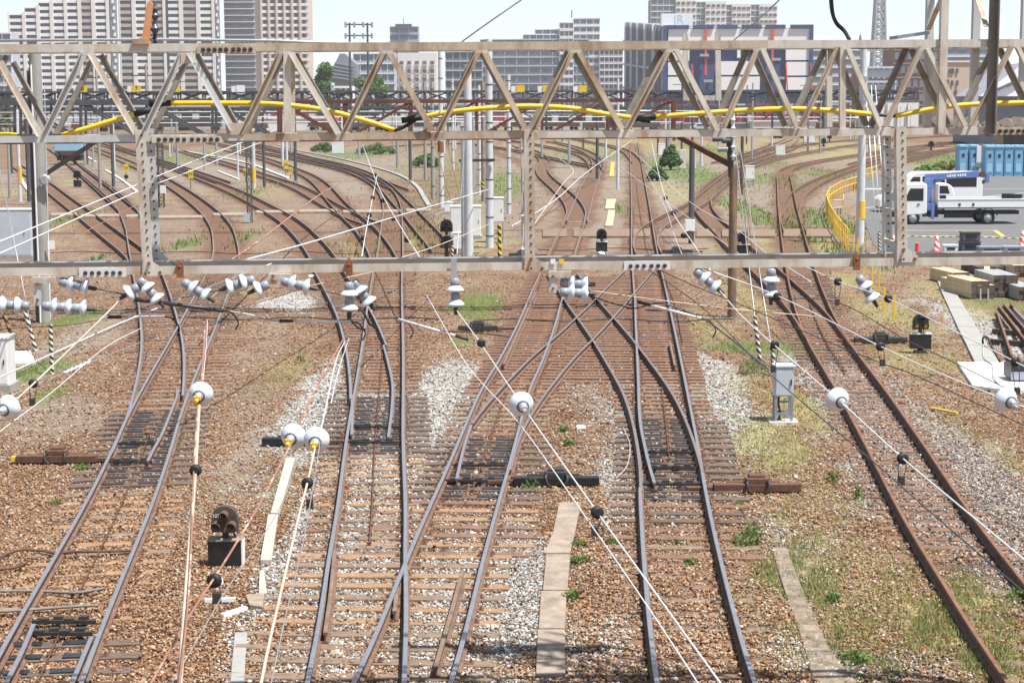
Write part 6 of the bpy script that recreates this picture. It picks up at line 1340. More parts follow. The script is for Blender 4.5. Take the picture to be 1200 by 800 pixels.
# ------------------------------------------------------------------ rolling stock and containers
def flat_wagon(px,py,w,label,load=None,lm='container grey',h=2.0,rz=0,m='rust brown'):
    g=G(px,py); t=thing('wagon',g,label,'wagon','wagons far up the yard')
    mb=MB(); mb.box(g+V3(0,0,1.0),(w,2.6,.35)); mb.build('deck',M[m],t)
    for s in(-1,1):
        mb=MB(); mb.box(g+V3(s*w*.33,0,.5),(w*.16,2.2,.35))
        for k in(-1,1): mb.cyl(g+V3(s*w*.33+k*w*.06,-1.1,.45),g+V3(s*w*.33+k*w*.06,1.1,.45),.43,n=12)
        mb.build('bogie',M['dark steel'],t)
    if load: mb=MB(); mb.box(g+V3(0,0,1.2+h/2),(w*.96,2.5,h)); mb.build('body',M[lm],t,bevel=.05)
g=G(80,193); t=thing('freight_car',g,'blue freight car end with dark underframe at the upper left','freight car')
mb=MB(); mb.box(g+V3(0,1.6,2.05),(3.0,3.0,1.25)); mb.build('body',M['blue pale'],t,bevel=.04); mb=MB(); mb.box(g+V3(0,1.5,1.25),(2.8,3.2,.5)); mb.build('underframe',M['rust brown'],t); mb=MB(); mb.box(g+V3(0,1.4,.7),(2.5,2.4,.5))
for s in(-1,1): mb.cyl(g+V3(s*.65,.2,.45),g+V3(s*.65+.1,.2,.45),.45,n=14); mb.cyl(g+V3(s*.85,-.05,1.15),g+V3(s*.85,-.4,1.15),.18,n=10)
mb.cyl(g+V3(0,0,.95),g+V3(0,-.45,.95),.12,n=8); mb.build('running_gear',M['black paint'],t)
mb=MB(); mb.box(g+V3(1.45,.9,2.3),(.1,.1,1.9)); mb.build('grab_post',M['yellow paint'],t)
flat_wagon(927,162,7,'dark flat wagon at the buffer of the far right yard'); 
CR='small goods containers standing far up the yard'
def container(px,py,w,h,label,m,lev=0,d=2.4):
    g=G(px,py)+V3(0,0,lev); t=thing('goods_container',g,label,'container',CR); mb=MB(); mb.box(g+V3(0,d/2,h/2),(w,d,h)); mb.build('box',M[m],t)
    mb=MB()
    for s in(-.5,0,.5): mb.box(g+V3(s*w*.96,-.03,h/2),(w*.035,.06,h*.98))
    mb.build('corner_posts',M[m],t); mb=MB(); mb.box(g+V3(0,-.04,h*.5),(w*.5,.05,h*.8)); mb.build('side_door',M[m],t)
rr=random.Random(4)
row=[]; nn=-1
for k in range(22):
    x=790+k*11.2
    if 905<x<917 or 1003<x: continue
    nn+=1
    for lv in (0,1):
        m='container red' if rr.random()<.82 else 'container grey'
        container(x,148,3.45*.62,2.55,'%s container, %s of its pair, %s pair right of the brown gantry end'%('dark red' if m=='container red' else 'pale grey',('lower','upper')[lv],ORD[nn].replace('leftmost','first')),m,lev=lv*2.6+.2)
for k,(x,m) in enumerate(((1012,'container grey'),(1023,'cabinet white'),(1034,'cabinet white'),(1046,'cabinet white'),(1058,'cabinet white'),(1070,'cabinet white'))): container(x,151,2.4,5.6,'tall pale container beside the radio tower, %s'%('first from the left','second','third','fourth','fifth','rightmost')[k],m)
for k,(x,y,w,h,m) in enumerate(((316,143,7,3.4,'container red'),(348,141,7,3.2,'container red'),(436,142,6,3.4,'container red'),(452,143,5,4.2,'container red'),(575,146,7,3.2,'container red'),(655,140,8,3,'container red'),(706,139,8,3,'container red'),(760,147,9,3.6,'container red'),(610,142,6,2.6,'container grey'))): container(x,y+2,w,h,'dark red container far behind the truss, %s'%('leftmost','second from the left','third','fourth, narrow','fifth, beside the white poles','sixth','seventh','last, nearest the brown post','grey one among them')[k],m)
# low sheds, trains
def shed(px,py,w,d,h,label,m='container grey',roof='slab grey',win=0):
    g=G(px,py); t=thing('shed',g,label,'shed'); mb=MB(); mb.box(g+V3(0,d/2,h/2),(w,d,h)); wl=mb.build('wall',M[m],t); mb=MB(); mb.box(g+V3(0,d/2,h+.1),(w+.5,d+.5,.25)); mb.build('roof',M[roof],t)
    for k in range(win):
        c=g+V3(-w/2+w*(k+.5)/win,-.03,h*.6); mb=MB(); mb.box(c,(w/win*.6,.08,h*.3)); mb.build('window',M['glass dark'],t)
shed(230,151,34,6,5.2,'long white shed far behind the left part of the truss',win=8); shed(500,151,30,8,5.5,'grey white shed far behind the centre left of the truss',win=6); shed(520,154,14,5,2.4,'low white platform shed behind the middle poles',win=4); shed(700,152,26,6,4.2,'pale long shed far behind the centre of the truss',win=7); shed(870,151,40,4,1.1,'low pale loading platform before the red containers','concrete','concrete'); shed(110,147,30,8,6.5,'grey station like shed far left behind the truss','cabinet grey',win=9)
shed(960,151,30,4,1.6,'low pale wall before the red containers at the right','pale concrete','pale concrete'); shed(350,153,30,4,2.6,'low white wall with parked cars far left of centre','cabinet white','cabinet white',win=0)
g=G(395,153); t=thing('locomotive',g,'small red locomotive far left of centre','locomotive'); mb=MB(); mb.box(g+V3(0,1.2,1.7),(5.5,2.4,2.2)); mb.build('body',M['orange red'],t,bevel=.1); mb=MB(); mb.box(g+V3(-1,1.2,3.2),(2,2.3,1.0)); mb.build('cab',M['orange red'],t,bevel=.1); mb=MB(); mb.box(g+V3(0,1.2,.5),(5.2,2,.6)); mb.build('running_gear',M['black paint'],t); mb=MB(); mb.box(g+V3(0,-.03,1.4),(5.5,.06,.3)); mb.build('white_band',M['white paint'],t)
CARS=('car_dark','car')
for k,(x,y,c) in enumerate(((322,150,'dark steel'),(334,150,'vehicle white'),(346,150,'dark steel'),(358,150,'rubber'),(370,150,'dark steel'),(420,152,'vehicle white'),(760,152,'vehicle white'),(820,153,'cabinet grey'))):
    g=G(x,y); t=thing('parked_car',g,'tiny parked car far behind the truss, %s'%('first of the left row','second of the left row','third of the left row','fourth of the left row','last of the left row','white one beside the red locomotive','white one before the red containers','grey one before the red containers')[k],'car','cars parked far up the yard'); mb=MB(); vehicle_prism(mb,[(-2.1,.35),(-2.1,.85),(-1.2,.95),(-.7,1.45),(.9,1.45),(1.5,.95),(2.1,.85),(2.1,.35)],-.8,.8); shift(mb,g); b=mb.build('body',M[c],t,fixn=True,bevel=.06); mb=MB(); mb.box(g+V3(.1,-.8,1.18),(1.6,.05,.32)); mb.build('side_windows',M['glass dark'],b)
    for s in(-1.3,1.3): mb=MB(); mb.cyl(g+V3(s,-.85,.33),g+V3(s,.85,.33),.33,n=12); mb.build('wheels',M['rubber'],t)
# far yard poles
rr=random.Random(11)
for k,(x,Y) in enumerate(sorted((rr.uniform(10,1040),rr.uniform(130,330)) for _ in range(34))):
    p=P(x,120,Y); h=rr.uniform(6.5,9.5)
    g=V3(p.x,p.y,0); t=thing('utility_pole',g,'thin far pole behind the gantries, %s from the left'%ORD[k].replace('leftmost','first'),'pole','thin poles far up the yard'); mb=MB(); mb.cyl(g,g+V3(0,0,h),.13,.09,8); mb.build('shaft',M[rr.choice(['concrete','gantry grey','pole white','zinc'])],t); mb=MB(); mb.bar(g+V3(-1.1,0,h-.8),g+V3(1.1,0,h-.8),.08,.08); mb.build('cross_arm',M['gantry grey'],t)
# wagons and low portals crowding the middle distance
for k,(x,y,w,m,h) in enumerate(((36,146,9,'container grey',1.6),(150,148,10,'rust brown',.9),(205,147,10,'gantry grey',1.4),(268,149,9,'rust brown',1.2),(300,146,9,'container red',1.8),(545,150,9,'rust brown',.8),(630,149,10,'gantry grey',1.0),(672,150,9,'rust brown',.9),(725,149,9,'container red',2.2),(980,155,8,'rust brown',.7))): flat_wagon(x,y,w,'%s wagon far behind the truss, %s from the left'%({'container grey':'pale','rust brown':'brown','gantry grey':'grey','container red':'dark red'}[m],ORD[k].replace('leftmost','first')),True,m,h)
rq=random.Random(21)
for k in range(17):
    flat_wagon(14+k*46+rq.uniform(-6,6),153.5+rq.uniform(-1.5,1.5),8.2,'low wagon in the row just above the bottom chord, %s from the left'%ORD[k].replace('leftmost','first'),True,rq.choice(['rust brown','gantry grey','container red','dark steel','container grey']),rq.uniform(.5,1.7))
for k,(x0,x1,Y,y) in enumerate(((20,330,190,128),(280,520,230,126),(560,860,210,127),(780,1030,260,125))):
    t=thing('portal_frame',V3(P(x0,120,Y).x,Y,0),'slim grey portal frame far behind the gantries, %s from the left'%('first','second','third','fourth')[k],'portal','portal frames far up the yard')
    n=5; a,b=P(x0,y,Y),P(x1,y,Y); mb=MB(); mb.bar(a,b,.22,.3); mb.build('beam',M['gantry grey'],t)
    for q in range(n): c=a.lerp(b,q/(n-1)); mb=MB(); mb.cyl(V3(c.x,Y,0),V3(c.x,Y,c.z+1.2),.15,.12,8); mb.build('post',M['zinc' if q%2 else 'pole white'],t)
    for q in range(9): c=a.lerp(b,(q+.5)/9); mb=MB(); mb.bar(c,c-V3(0,0,1.1),.09,.09); mb.bar(c-V3(.5,0,1.1),c-V3(-.5,0,1.1),.08,.08); mb.build('drop_arm',M['gantry grey'],t)
# electricity H-frame
b=V3(P(420,110,300).x,300,0); t=thing('power_line_frame',b,'two-legged power line frame against the sky left of centre','pylon')
for s in(-1,1):
    q=P(420+s*10.5,27,300); mb=MB(); mb.cyl(V3(q.x,300,0),V3(q.x,300,q.z),.22,.16,8); mb.build('leg',M['gantry grey'],t)
for y in(29,42):
    a,c=P(405,y,300),P(436,y,300); mb=MB(); mb.bar(a,c,.22,.22); mb.build('cross_arm',M['gantry grey'],t)
    for k in range(4): q=a.lerp(c,k/3); mb=MB(); mb.cyl(q-V3(0,0,.5),q+V3(0,0,.4),.2,n=8); mb.build('insulator',M['zinc'],t)
# ------------------------------------------------------------------ buildings
BF=('balcony','wall')
def block(name,label,x0,x1,ytop,Y,depth,cat='building'):
    p=P(x0,ytop,Y); q=P(x1,ytop,Y); t=thing(name,V3(p.x,Y,0),label,cat); return t,p.x,q.x,p.z
mat('flat cream',(.74,.70,.66),.8,0,.05,.05); mat('flat white',(.80,.80,.80),.8,0,.04,.05); mat('flat brown',(.45,.385,.355),.8,0,.06,.05); mat('flat beige',(.62,.53,.46),.8,0,.06,.05); mat('flat peach',(.74,.70,.655),.8,0,.06,.05); mat('flat grey',(.26,.27,.30),.8,0,.1,.05); mat('flat pale blue',(.45,.53,.63),.7,0,.1,.05); mat('far glass',(.17,.21,.27),.2,0,.4,.25); mat('window dark',(.12,.125,.145),.3,0,.4,.4); mat('flat navy',(.05,.075,.19),.6,0,.15,.05); mat('slate roof',(.22,.25,.30),.7,0,.1,.2); mat('panel blue',(.22,.27,.38),.5,0,.25,.12,(.38,.42,.5),(.5,.6)); mat('brick far',(.27,.18,.155),.85,0,.12,.1); mat('tan wall',(.55,.44,.34),.85,0,.06,.1)
def apartment(label,x0,x1,Y,bays,tops,core,floor=2.86,name='apartment_building',depth=14,pier='flat peach'):
    """bays: (x0,x1,parapet material); each bay its own stack of balconies with recessed dark windows"""
    t,X0,X1,_=block(name,label,x0,x1,60,Y,depth)
    S=Y/F; fx=lambda px:P(px,115,Y).x
    mb=MB(); hmax=0
    for (a,b,m),yt in zip(bays,tops):
        h=P(a,yt,Y).z; hmax=max(hmax,h); mb.box(V3((fx(a)+fx(b))/2,Y+depth/2+1.4,h/2),(fx(b)-fx(a)+1.2,depth,h))
    mb.build('wall',M['window dark'],t)
    for (a,b,m),yt in zip(bays,tops):
        h=P(a,yt,Y).z; n=int(h/floor); mb=MB(); mw=MB()
        for k in range(n):
            z=h-(k+1)*floor
            mb.box(V3((fx(a)+fx(b))/2,Y+.1,z+.62),(fx(b)-fx(a),.2,1.45)); mb.box(V3((fx(a)+fx(b))/2,Y+.75,z),(fx(b)-fx(a),1.4,.2))
            W_=fx(b)-fx(a)
            for q in range(3): mw.box(V3(fx(a)+W_*(.2+.3*q),Y+1.36,z+1.2),(W_*.07,.1,2.2))
        mb.build('balcony_stack',M[m],t); mw.build('window_frames',M['window dark'],t)
        nb=[q for q in bays if q[0]>=b]; e0,e1=b,(nb[0][0] if nb and nb[0][0]-b<6 else b+2.2)
        mp=MB(); mp.box(V3((fx(e0)+fx(e1))/2,Y+.3,h/2+.6),(fx(e1)-fx(e0)+.25,1.5,h+1.2)); mp.build('pier',M[pier if m!='flat white' or rr.random()<.6 else 'flat cream'],t)
        if a==bays[0][0]: mp=MB(); mp.box(V3(fx(a-1),Y+.3,h/2+.6),(fx(a)-fx(a-2),1.5,h+1.2)); mp.build('pier',M['flat cream'],t)
        mp=MB(); mp.box(V3((fx(a)+fx(b))/2,Y+.8,h+.25),(fx(b)-fx(a)+1.2,2,.5)); mp.build('roof_edge',M['flat white'],t)
    for (a,b) in core:
        h=P(a,-30,Y).z; mb=MB(); mb.box(V3((fx(a)+fx(b))/2,Y+2,h/2),(fx(b)-fx(a),1,h)); c=mb.build('stair_core',M['flat grey'],t)
        for k in range(int(h/floor)): mb=MB(); mb.box(V3((fx(a)+fx(b))/2+.25*(-1)**k,Y+1.2,k*floor+1),((fx(b)-fx(a))*.4,.5,1.5)); mb.build('stair_landing',M['flat white'],c)
    return t
W_,B_='flat white','flat brown'
apartment('tall stepped cream apartment block at the left edge',13,130,800,[(15,30,W_),(33.5,46.5,W_),(50,62.5,W_),(66,79,W_),(82,95,W_),(98.5,111,B_),(115,128,W_)],[18,10,4,-4,-20,-28,-28],[(132.5,139)])
apartment('tall peach and white apartment block right of the stepped one',143,255,805,[(144,158,B_),(162,175,W_),(178,194,B_),(200,213,W_),(217,233,B_),(237,251,W_)],[-30]*6,[(254,259)])
t,X0,X1,H=block('apartment_building','dark grey apartment slab with thin white floor lines, left of the beige tower',261,297,-30,815,14); mb=MB(); mb.box(V3((X0+X1)/2,822,H/2),(X1-X0,12,H)); mb.build('wall',M['flat grey'],t)
for k in range(int(H/2.9)): mb=MB(); mb.box(V3((X0+X1)/2,815.4,k*2.9+.6),(X1-X0,1.4,.35)); mb.build('balcony',M['flat cream' if k%1==0 else 'flat grey'],t); mb=MB(); mb.box(V3((X0+X1)/2,815.9,k*2.9+1.9),((X1-X0)*.9,.2,.8)); mb.build('window_band',M['far glass'],t)
t,X0,X1,H=block('apartment_tower','beige apartment tower with a grid of small windows, right of the dark slab',297,360,-30,780,18); mb=MB(); mb.box(V3((X0+X1)/2,790,H/2),(X1-X0,16,H)); mb.build('wall',M['flat beige'],t)
X2=P(308,100,780).x; mb=MB(); 
for c in range(6):
    xa=X2+(X1-X2)*(c+.08)/6; xb=X2+(X1-X2)*(c+.92)/6; mb=MB()
    for k in range(int(H/2.9)+1):
        mb.box(V3((xa+xb)/2,781.4,k*2.9+.55),(xb-xa,1.4,1.15))
        if -12<115-(k*2.9+2-HC)*F/780<106: mw=MB(); mw.box(V3((xa+xb)/2-.3,781.93,k*2.9+2.0),((xb-xa)*.5,.15,1.5)); mw.build('window',M['window dark'],t)
    mb.build('balcony_stack',M['flat cream' if c%2 else 'flat white'],t)
    mp=MB(); mp.box(V3(xa-.3,781,H/2),(.8,2,H)); mp.build('pier',M['flat beige'],t)
def glassy(name,label,x0,x1,yt,Y,depth,floor,wallm,bandm,slabm,nm=0,label2=None,yb=None):
    t,X0,X1,H=block(name,label,x0,x1,yt,Y,depth); mb=MB(); mb.box(V3((X0+X1)/2,Y+depth/2+.6,H/2),(X1-X0,depth,H)); mb.build('wall',M[wallm],t)
    n=int(H/floor)
    for k in range(n):
        z=H-k*floor; mb=MB(); mb.box(V3((X0+X1)/2,Y+.2,z-.25),(X1-X0+.4,1.0,.5)); mb.build('floor_slab',M[slabm],t); mb=MB(); mb.box(V3((X0+X1)/2,Y+.5,z-floor*.5),((X1-X0)*.985,.3,floor*.55)); w=mb.build('window_band',M[bandm],t)
        if nm:
            mb=MB()
            for q in range(nm+1): mb.box(V3(X0+(X1-X0)*q/nm,Y+.3,z-floor*.5),(.35,.3,floor*.7))
            mb.build('mullions',M[slabm],w)
    return t
glassy('office_building','wide glass fronted block behind the centre of the truss, its lower wing',563,690,46,850,16,4.1,'flat grey','far glass','slab grey',9); glassy('office_building','stepped upper storeys of the wide glass block',613,660,40,852,12,3.9,'flat grey','far glass','flat white',6); glassy('office_building','second stepped storey block above the wide glass block',627,690,34,853,12,3.9,'flat grey','far glass','flat white',7)
glassy('office_tower','white framed tower on top of the wide glass block',656,672,26,849,8,3.6,'flat white','far glass','flat white',3); glassy('office_tower','narrow white tower with a mast right of it',672,703,21,851,12,3.6,'flat white','far glass','flat white',4); glassy('apartment_building','white open framed block right of the wide glass block',703,730,58,840,10,3.1,'slab grey','window dark','flat white',5)
mb=MB(); p=P(670,21,845); mb.cyl(p,p+V3(0,0,3.4),.25,n=6); tag(mb.build('roof_mast',M['gantry grey']),'thin mast on the office tower right of centre','mast')
glassy('office_building','dark block with horizontal bands left of the wide glass block',522,565,60,700,14,3.6,'flat grey','window dark','slab grey',5); glassy('office_tower','small blue glass tower left of centre',457,490,31,900,14,3.6,'flat pale blue','far glass','flat pale blue',3)
mb=MB(); q=P(473,31,900); mb.box(q+V3(0,0,.5),(8,5,1)); mb.cyl(q,q+V3(0,0,4),.15,n=6); tag(mb.build('roof_plant',M['gantry grey']),'plant box and mast on the small blue glass tower','plant')
t,X0,X1,H=block('apartment_building','white apartment block with small square windows left of centre',466,511,62,620,12); mb=MB(); mb.box(V3((X0+X1)/2,626,H/2),(X1-X0,12,H)); mb.build('wall',M['flat cream'],t)
for c in range(5):
    for k in range(int(H/2.9)):
        mb=MB(); mb.box(V3(X0+(X1-X0)*(c+.5)/5,619.9,k*2.9+1.6),(1.3,.3,1.2)); w_=mb.build('window',M['window dark'],t); mb=MB(); mb.box(V3(X0+(X1-X0)*(c+.5)/5,619.6,k*2.9+.8),(1.7,.6,.16)); mb.build('sill',M['flat white'],w_)
glassy('office_building','pale blue block behind the far tree left of centre',414,462,62,640,14,3.5,'flat pale blue','far glass','flat white',6)
t,X0,X1,H=block('school_building','slate roofed building beside the far tree',385,416,92,600,12); mb=MB(); mb.box(V3((X0+X1)/2,606,H/2),(X1-X0,12,H)); mb.build('wall',M['slate roof'],t); a,b_,c=P(384,92,599),P(417,92,599),P(398,63,599); d=P(417,75,599); mb=MB(); mb.prism([a,b_,d,P(404,63,599),c],V3(0,14,0)); mb.build('roof',M['slate roof'],t,fixn=True)
for k in range(5): q=P(394+k*.5,72+k*6,598.6); mb=MB(); mb.bar(P(392-k,74+k*4,598.7),P(414,78+k*4,598.7),.5,.5); mb.build('roof_seam',M['flat grey'],t)
glassy('house','low pale blue building below the far tree',370,388,97,420,8,3.0,'cabinet grey','far glass','flat white',2); glassy('house','low white house right of the far tree',392,412,101,420,8,3.0,'flat cream','window dark','flat white',3); glassy('house','low white house left of the blue block',425,440,100,430,8,3.0,'flat white','window dark','flat white',2)
# the construction site block with its white panels
Y=480; t,X0,X1,H=block('warehouse','large navy framed building with white wall panels under construction, right of centre',778,952,30,Y,30); fx=lambda px:P(px,60,Y).x; fz=lambda py:P(850,py,Y).z
mb=MB(); mb.box(V3((X0+X1)/2,Y+16,H/2-.3),(X1-X0-1,30,H-1)); mb.build('wall',M['flat navy'],t)
for x in(779.5,950.5): mb=MB(); mb.box(V3(fx(x),Y+.3,H/2),(1.0,1.4,H)); mb.build('frame_column',M['flat navy'],t)
for k,(a,b) in enumerate(((782,807),(812,836),(841,864),(869,892),(897,920),(926,952))): mb=MB(); mb.box(V3((fx(a)+fx(b))/2,Y+.2,H-.4),(fx(b)-fx(a),1.2,.9)); mb.build('roof_fascia',M['flat navy'],t)
for a,b,y0,y1 in((783,949,34,58),(783,808,58,71),(783,806,73,88),(783,806,90,107),(843,891,72,88),(845,891,90,107),(921,949,58,71),(922,948,73,89),(922,948,91,107),(864,868,58,68)):
    mb=MB(); mb.box(V3((fx(a)+fx(b))/2,Y+.35,(fz(y0)+fz(y1))/2),(fx(b)-fx(a),.5,fz(y0)-fz(y1))); mb.build('white_panel',M['flat white'],t)
for a in(827,905): mb=MB(); mb.box(V3(fx(a),Y-.4,(fz(34)+fz(88))/2),(.55,.55,fz(34)-fz(88))); mb.build('red_hoist',M['orange red'],t)
for a in(811,838,921,950): mb=MB(); mb.bar(V3(fx(a),Y-.3,fz(75)),V3(fx(a+2.5),Y-.3,fz(107)),.3,.3); mb.build('red_brace',M['orange red'],t)
for a,y in((825,65),(909,70),(914,92),(830,95)): mb=MB(); mb.box(V3(fx(a),Y-.6,fz(y)),(2.4,1.2,.7)); mb.build('work_platform',M['zinc'],t)
t2=thing('warehouse_wing',V3(P(731,100,Y).x,Y,0),'blue panelled side wing of the construction block, running back to the left','building')
a0,a1=P(779,31,Y),P(732,44,720); mb=MB(); poly=[V3(a0.x,Y+.5,0),V3(a1.x,720,0),V3(a1.x,720,a1.z+6),V3(a0.x,Y+.5,H)]
mb.prism(poly,V3(6,6,0)); w=mb.build('wall',M['panel blue'],t2,fixn=True)
for k in range(1,16):
    f=k/16; pa=poly[0].lerp(poly[1],f); pb=poly[3].lerp(poly[2],f); mb=MB(); mb.bar(pa-V3(.4,.3,0),pb-V3(.4,.3,0),.8,.5); mb.build('wall_rib',M['flat grey' if k%3 else 'flat white'],w)
for z in(.3,.55,.8): mb=MB(); mb.bar(poly[0].lerp(poly[3],z)-V3(.4,.4,0),poly[1].lerp(poly[2],z)-V3(.4,.4,0),.6,.7); mb.build('wall_band',M['brick far' if z==.3 else 'flat pale blue'],w)
p0,p1=P(775,31,Y+6),P(812,16,Y+6); t3=thing('roof_sign_box',V3((p0.x+p1.x)/2,Y+6,p0.z),'white sign box with pale blue letters on the construction block roof','sign'); mb=MB(); mb.box(V3((p0.x+p1.x)/2,Y+8,(p0.z+p1.z)/2),(p1.x-p0.x,4,p1.z-p0.z)); bx=mb.build('box',M['flat white'],t3)
text_obj('lettering','JR',3.2,V3((p0.x+p1.x)/2+.4,Y+5.97,(p0.z+p1.z)/2),bx,'flat pale blue')
# pale tower behind
for a,b,l,bm,nm in((763,792,'glass end of the pale tower behind the sign box','far glass',4),(792,816,'white section of the pale tower right of its glass end','window dark',4),(816,827,'dark section of the pale tower','far glass',2),(827,851,'second white section of the pale tower','window dark',4),(851,858,'narrow dark section of the pale tower','far glass',1),(858,880,'third white section of the pale tower','window dark',4),(880,890,'last dark section of the pale tower','far glass',2),(890,911,'rightmost white section of the pale tower','window dark',4)):
    tp=-1 if a<800 else 2 if a<850 else 5
    if bm=='far glass': glassy('apartment_tower',l,a,b,tp,1000,20,3.3,'flat grey','far glass','flat cream',nm)
    else:
        t,X0,X1,H=block('apartment_tower',l,a,b,tp,998,20); mb=MB(); mb.box(V3((X0+X1)/2,1008,H/2),(X1-X0,20,H)); mb.build('wall',M['flat cream'],t)
        for c in range(4):
            for k in range(int(H/3.6)): mb=MB(); mb.box(V3(X0+(X1-X0)*(c+.5)/4,997.9,H-2.2-k*3.6),(1.9,.4,1.3)); mb.build('window',M['window dark'],t)
# right hand buildings
t,X0,X1,H=block('house_block','tan building with a few dark windows right of the lattice mast legs',1105,1158,73,330,10); mb=MB(); mb.box(V3((X0+X1)/2,335,H/2),(X1-X0,10,H)); mb.build('wall',M['tan wall'],t)
for x,y,w in((1115,83,6),(1122,83,2.5),(1110,96,4),(1116,97,2.5),(1122,97,2.5),(1148,86,2.5),(1112,108,4),(1120,108,3)): q=P(x,y,329.9); mb=MB(); mb.box(q,(w*.157,.2,.8)); f_=mb.build('window',M['window dark'],t)
mb=MB(); mb.box(V3((X0+X1)/2,335,H+.1),(X1-X0+.4,10.4,.3)); mb.build('parapet',M['flat cream'],t)
glassy('office_building','reddish brown block behind the right truss with pale window bands',1048,1108,57,420,12,3.2,'brick far','flat pale blue','brick far',8); glassy('house_block','dark brick block left of the reddish one',1010,1050,78,410,12,3.2,'brick far','flat pale blue','slab grey',6); glassy('car_park_building','pale multi-storey car park with blue and white bands far right',1085,1165,56,700,20,3.1,'flat pale blue','far glass','flat white',0); glassy('office_building','low striped pale building between the construction block and the radio tower',952,1012,58,720,20,3.4,'slab grey','far glass','flat white',0)
t,X0,X1,H=block('warehouse','grey purple warehouse with sloping roof lines at the right edge',1150,1215,112,260,12); mb=MB(); mb.box(V3((X0+X1)/2,268,H/2),(X1-X0,16,H)); mb.build('wall',M['slate roof'],t); A_,B2,C_=P(1150,112,258),P(1260,68,276),P(1260,112,258); mb=MB(); mb.prism([P(1148,113,258),P(1262,113,258),P(1262,72,262),P(1200,74,262)],V3(0,14,0)); mb.build('roof',mat('purple grey roof',(.30,.29,.35),.6,0,.12,.3),t,fixn=True)
for k in range(5): mb=MB(); mb.bar(P(1156+k*6,110-k*2,257.5),P(1200+k*6,90-k*3,260.5),.14,.14); mb.build('roof_rib',M['gantry grey'],t)
t=thing('earth_bank',V3(P(1165,140,240).x,240,0),'brown spoil bank with rubble behind the lattice mast legs','bank'); mb=MB()
rr=random.Random(2)
for k in range(24): 
    q=P(1100+k*5,146-rr.uniform(0,7),250); s=rr.uniform(.5,1.5); mb.add([V3(q.x,250,q.z-.8)+Vector(v)*s for v in ICO],[tuple(f) for f in ICF])
mb.build('rubble',mat('spoil',(.16,.125,.10),.95,0,.3,1.5),t)
glassy('house','blue small house behind the spoil bank',1168,1200,124,300,6,2.2,'blue paint','cabinet grey','blue pale',3)
glassy('house','blue grey tall edge building at the far left',-8,12,38,600,10,3.4,'slab grey','far glass','flat white',2)
# ------------------------------------------------------------------ trees
def tree(px,py,top,wpx,label,name='broadleaf_tree',n=2600,Y=None,cat='tree',leaf=.33,group=None,lobes=9,seed=1,cm=(0,1,2)):
    g=G(px,py) if Y is None else V3(P(px,120,Y).x,Y,0); rr=random.Random(seed+px); Hh=P(px,top,g.y).z; Rr=wpx*g.y/F/2
    t=thing(name,g,label,cat,group); low=name=='bush'; mb=MB(); tk=Hh*.5; (not low) and mb.tube([g,g+V3(.1,0,tk*.5),g+V3(.0,.1,tk)],[Hh*.025+.03,Hh*.02+.02,Hh*.012+.01],8)
    L=[]
    for k in range(lobes):
        a=rr.uniform(0,6.28); r=Rr*rr.uniform(.1,.8 if low else .6); z=Hh*(rr.uniform(.12,.8) if low else rr.uniform(.3,.86)); s=Rr*(rr.uniform(.32,.55) if low else rr.uniform(.42,.6)); 
        if low: a=k*2.399; q_=math.sqrt((k+.5)/lobes); r=Rr*.72*q_; s=Rr*rr.uniform(.3,.42); z=Hh*(.2+.62*(1-q_)*rr.uniform(.75,1.1)); s=min(s,Hh*.3)
        c=g+V3(r*math.cos(a),r*math.sin(a),min(z,Hh-s)); L.append((c,s)); mb.tube([g+V3(0,0,0 if low else tk*.6),(g+V3(0,0,tk*(.4 if low else 1))).lerp(c,.5),c],[Hh*.01+.01,.02,.01],5)
    mb.build('trunk',M['old timber'],t); mb=MB()
    for k in range(n):
        c,s=rr.choice(L); d=Vector((rr.gauss(0,1),rr.gauss(0,1),rr.gauss(0,1))).normalized(); rad=s*(rr.random()**.35)*rr.uniform(.8,1.15); p=c+V3(d.x*rad,d.y*rad,d.z*rad*.8)
        if p.z<.1: continue
        n_=(d+Vector((rr.uniform(-1,1),rr.uniform(-1,1),rr.uniform(-.3,1)))).normalized(); u=n_.orthogonal().normalized(); w=n_.cross(u); q=leaf*rr.uniform(.6,1.3); mb.add([p-u*q,p-w*q*.6,p+u*q,p+w*q*.6],[(0,1,2,3)],rr.choice(cm))
    mb.build('crown',leafm,t)
tree(380,0,67,36,'tallest far tree beside the slate roofed building',Y=420,n=9000,leaf=.36,seed=3,lobes=22); tree(428,0,82,28,'rounded far tree right of the power line frame',Y=400,n=5000,leaf=.36); tree(448,0,84,26,'far tree left of the white apartment block',Y=410,n=5000,leaf=.36); tree(398,0,93,16,'small dark far tree below the slate roof',Y=380,n=900,leaf=.3,cm=(0,0,1)); tree(6,0,97,22,'green tree at the left edge behind the truss',Y=300,n=1000,leaf=.35); tree(965,0,101,22,'small dark tree left of the radio tower',Y=350,n=900,cm=(0,0,1))
tree(786,199,163,27,'dark round green bush right of the far centre track',name='bush',cat='bush',n=6000,leaf=.13,lobes=26,cm=(0,0,1)); 
for k,(x,y,top,w,l) in enumerate(((500,196,176,40,'leftmost, in the green strip'),(440,181,165,60,'beyond the green strip posts'),(380,178,165,40,'left end of the green strip'),(1112,200,186,60,'light green, left of the blue cabins'),(1085,204,190,34,'light green, by the red box post'),(1140,197,182,40,'light green, behind the first blue cabin'),(770,212,190,26,'foot of the green bush'))): tree(x,y,top,w,'low bush '+l,name='bush',cat='bush',n=1500,leaf=.13,lobes=14,seed=k,cm=(1,2,2) if 'light' in l else (0,1,1),group='low bushes of the yard')
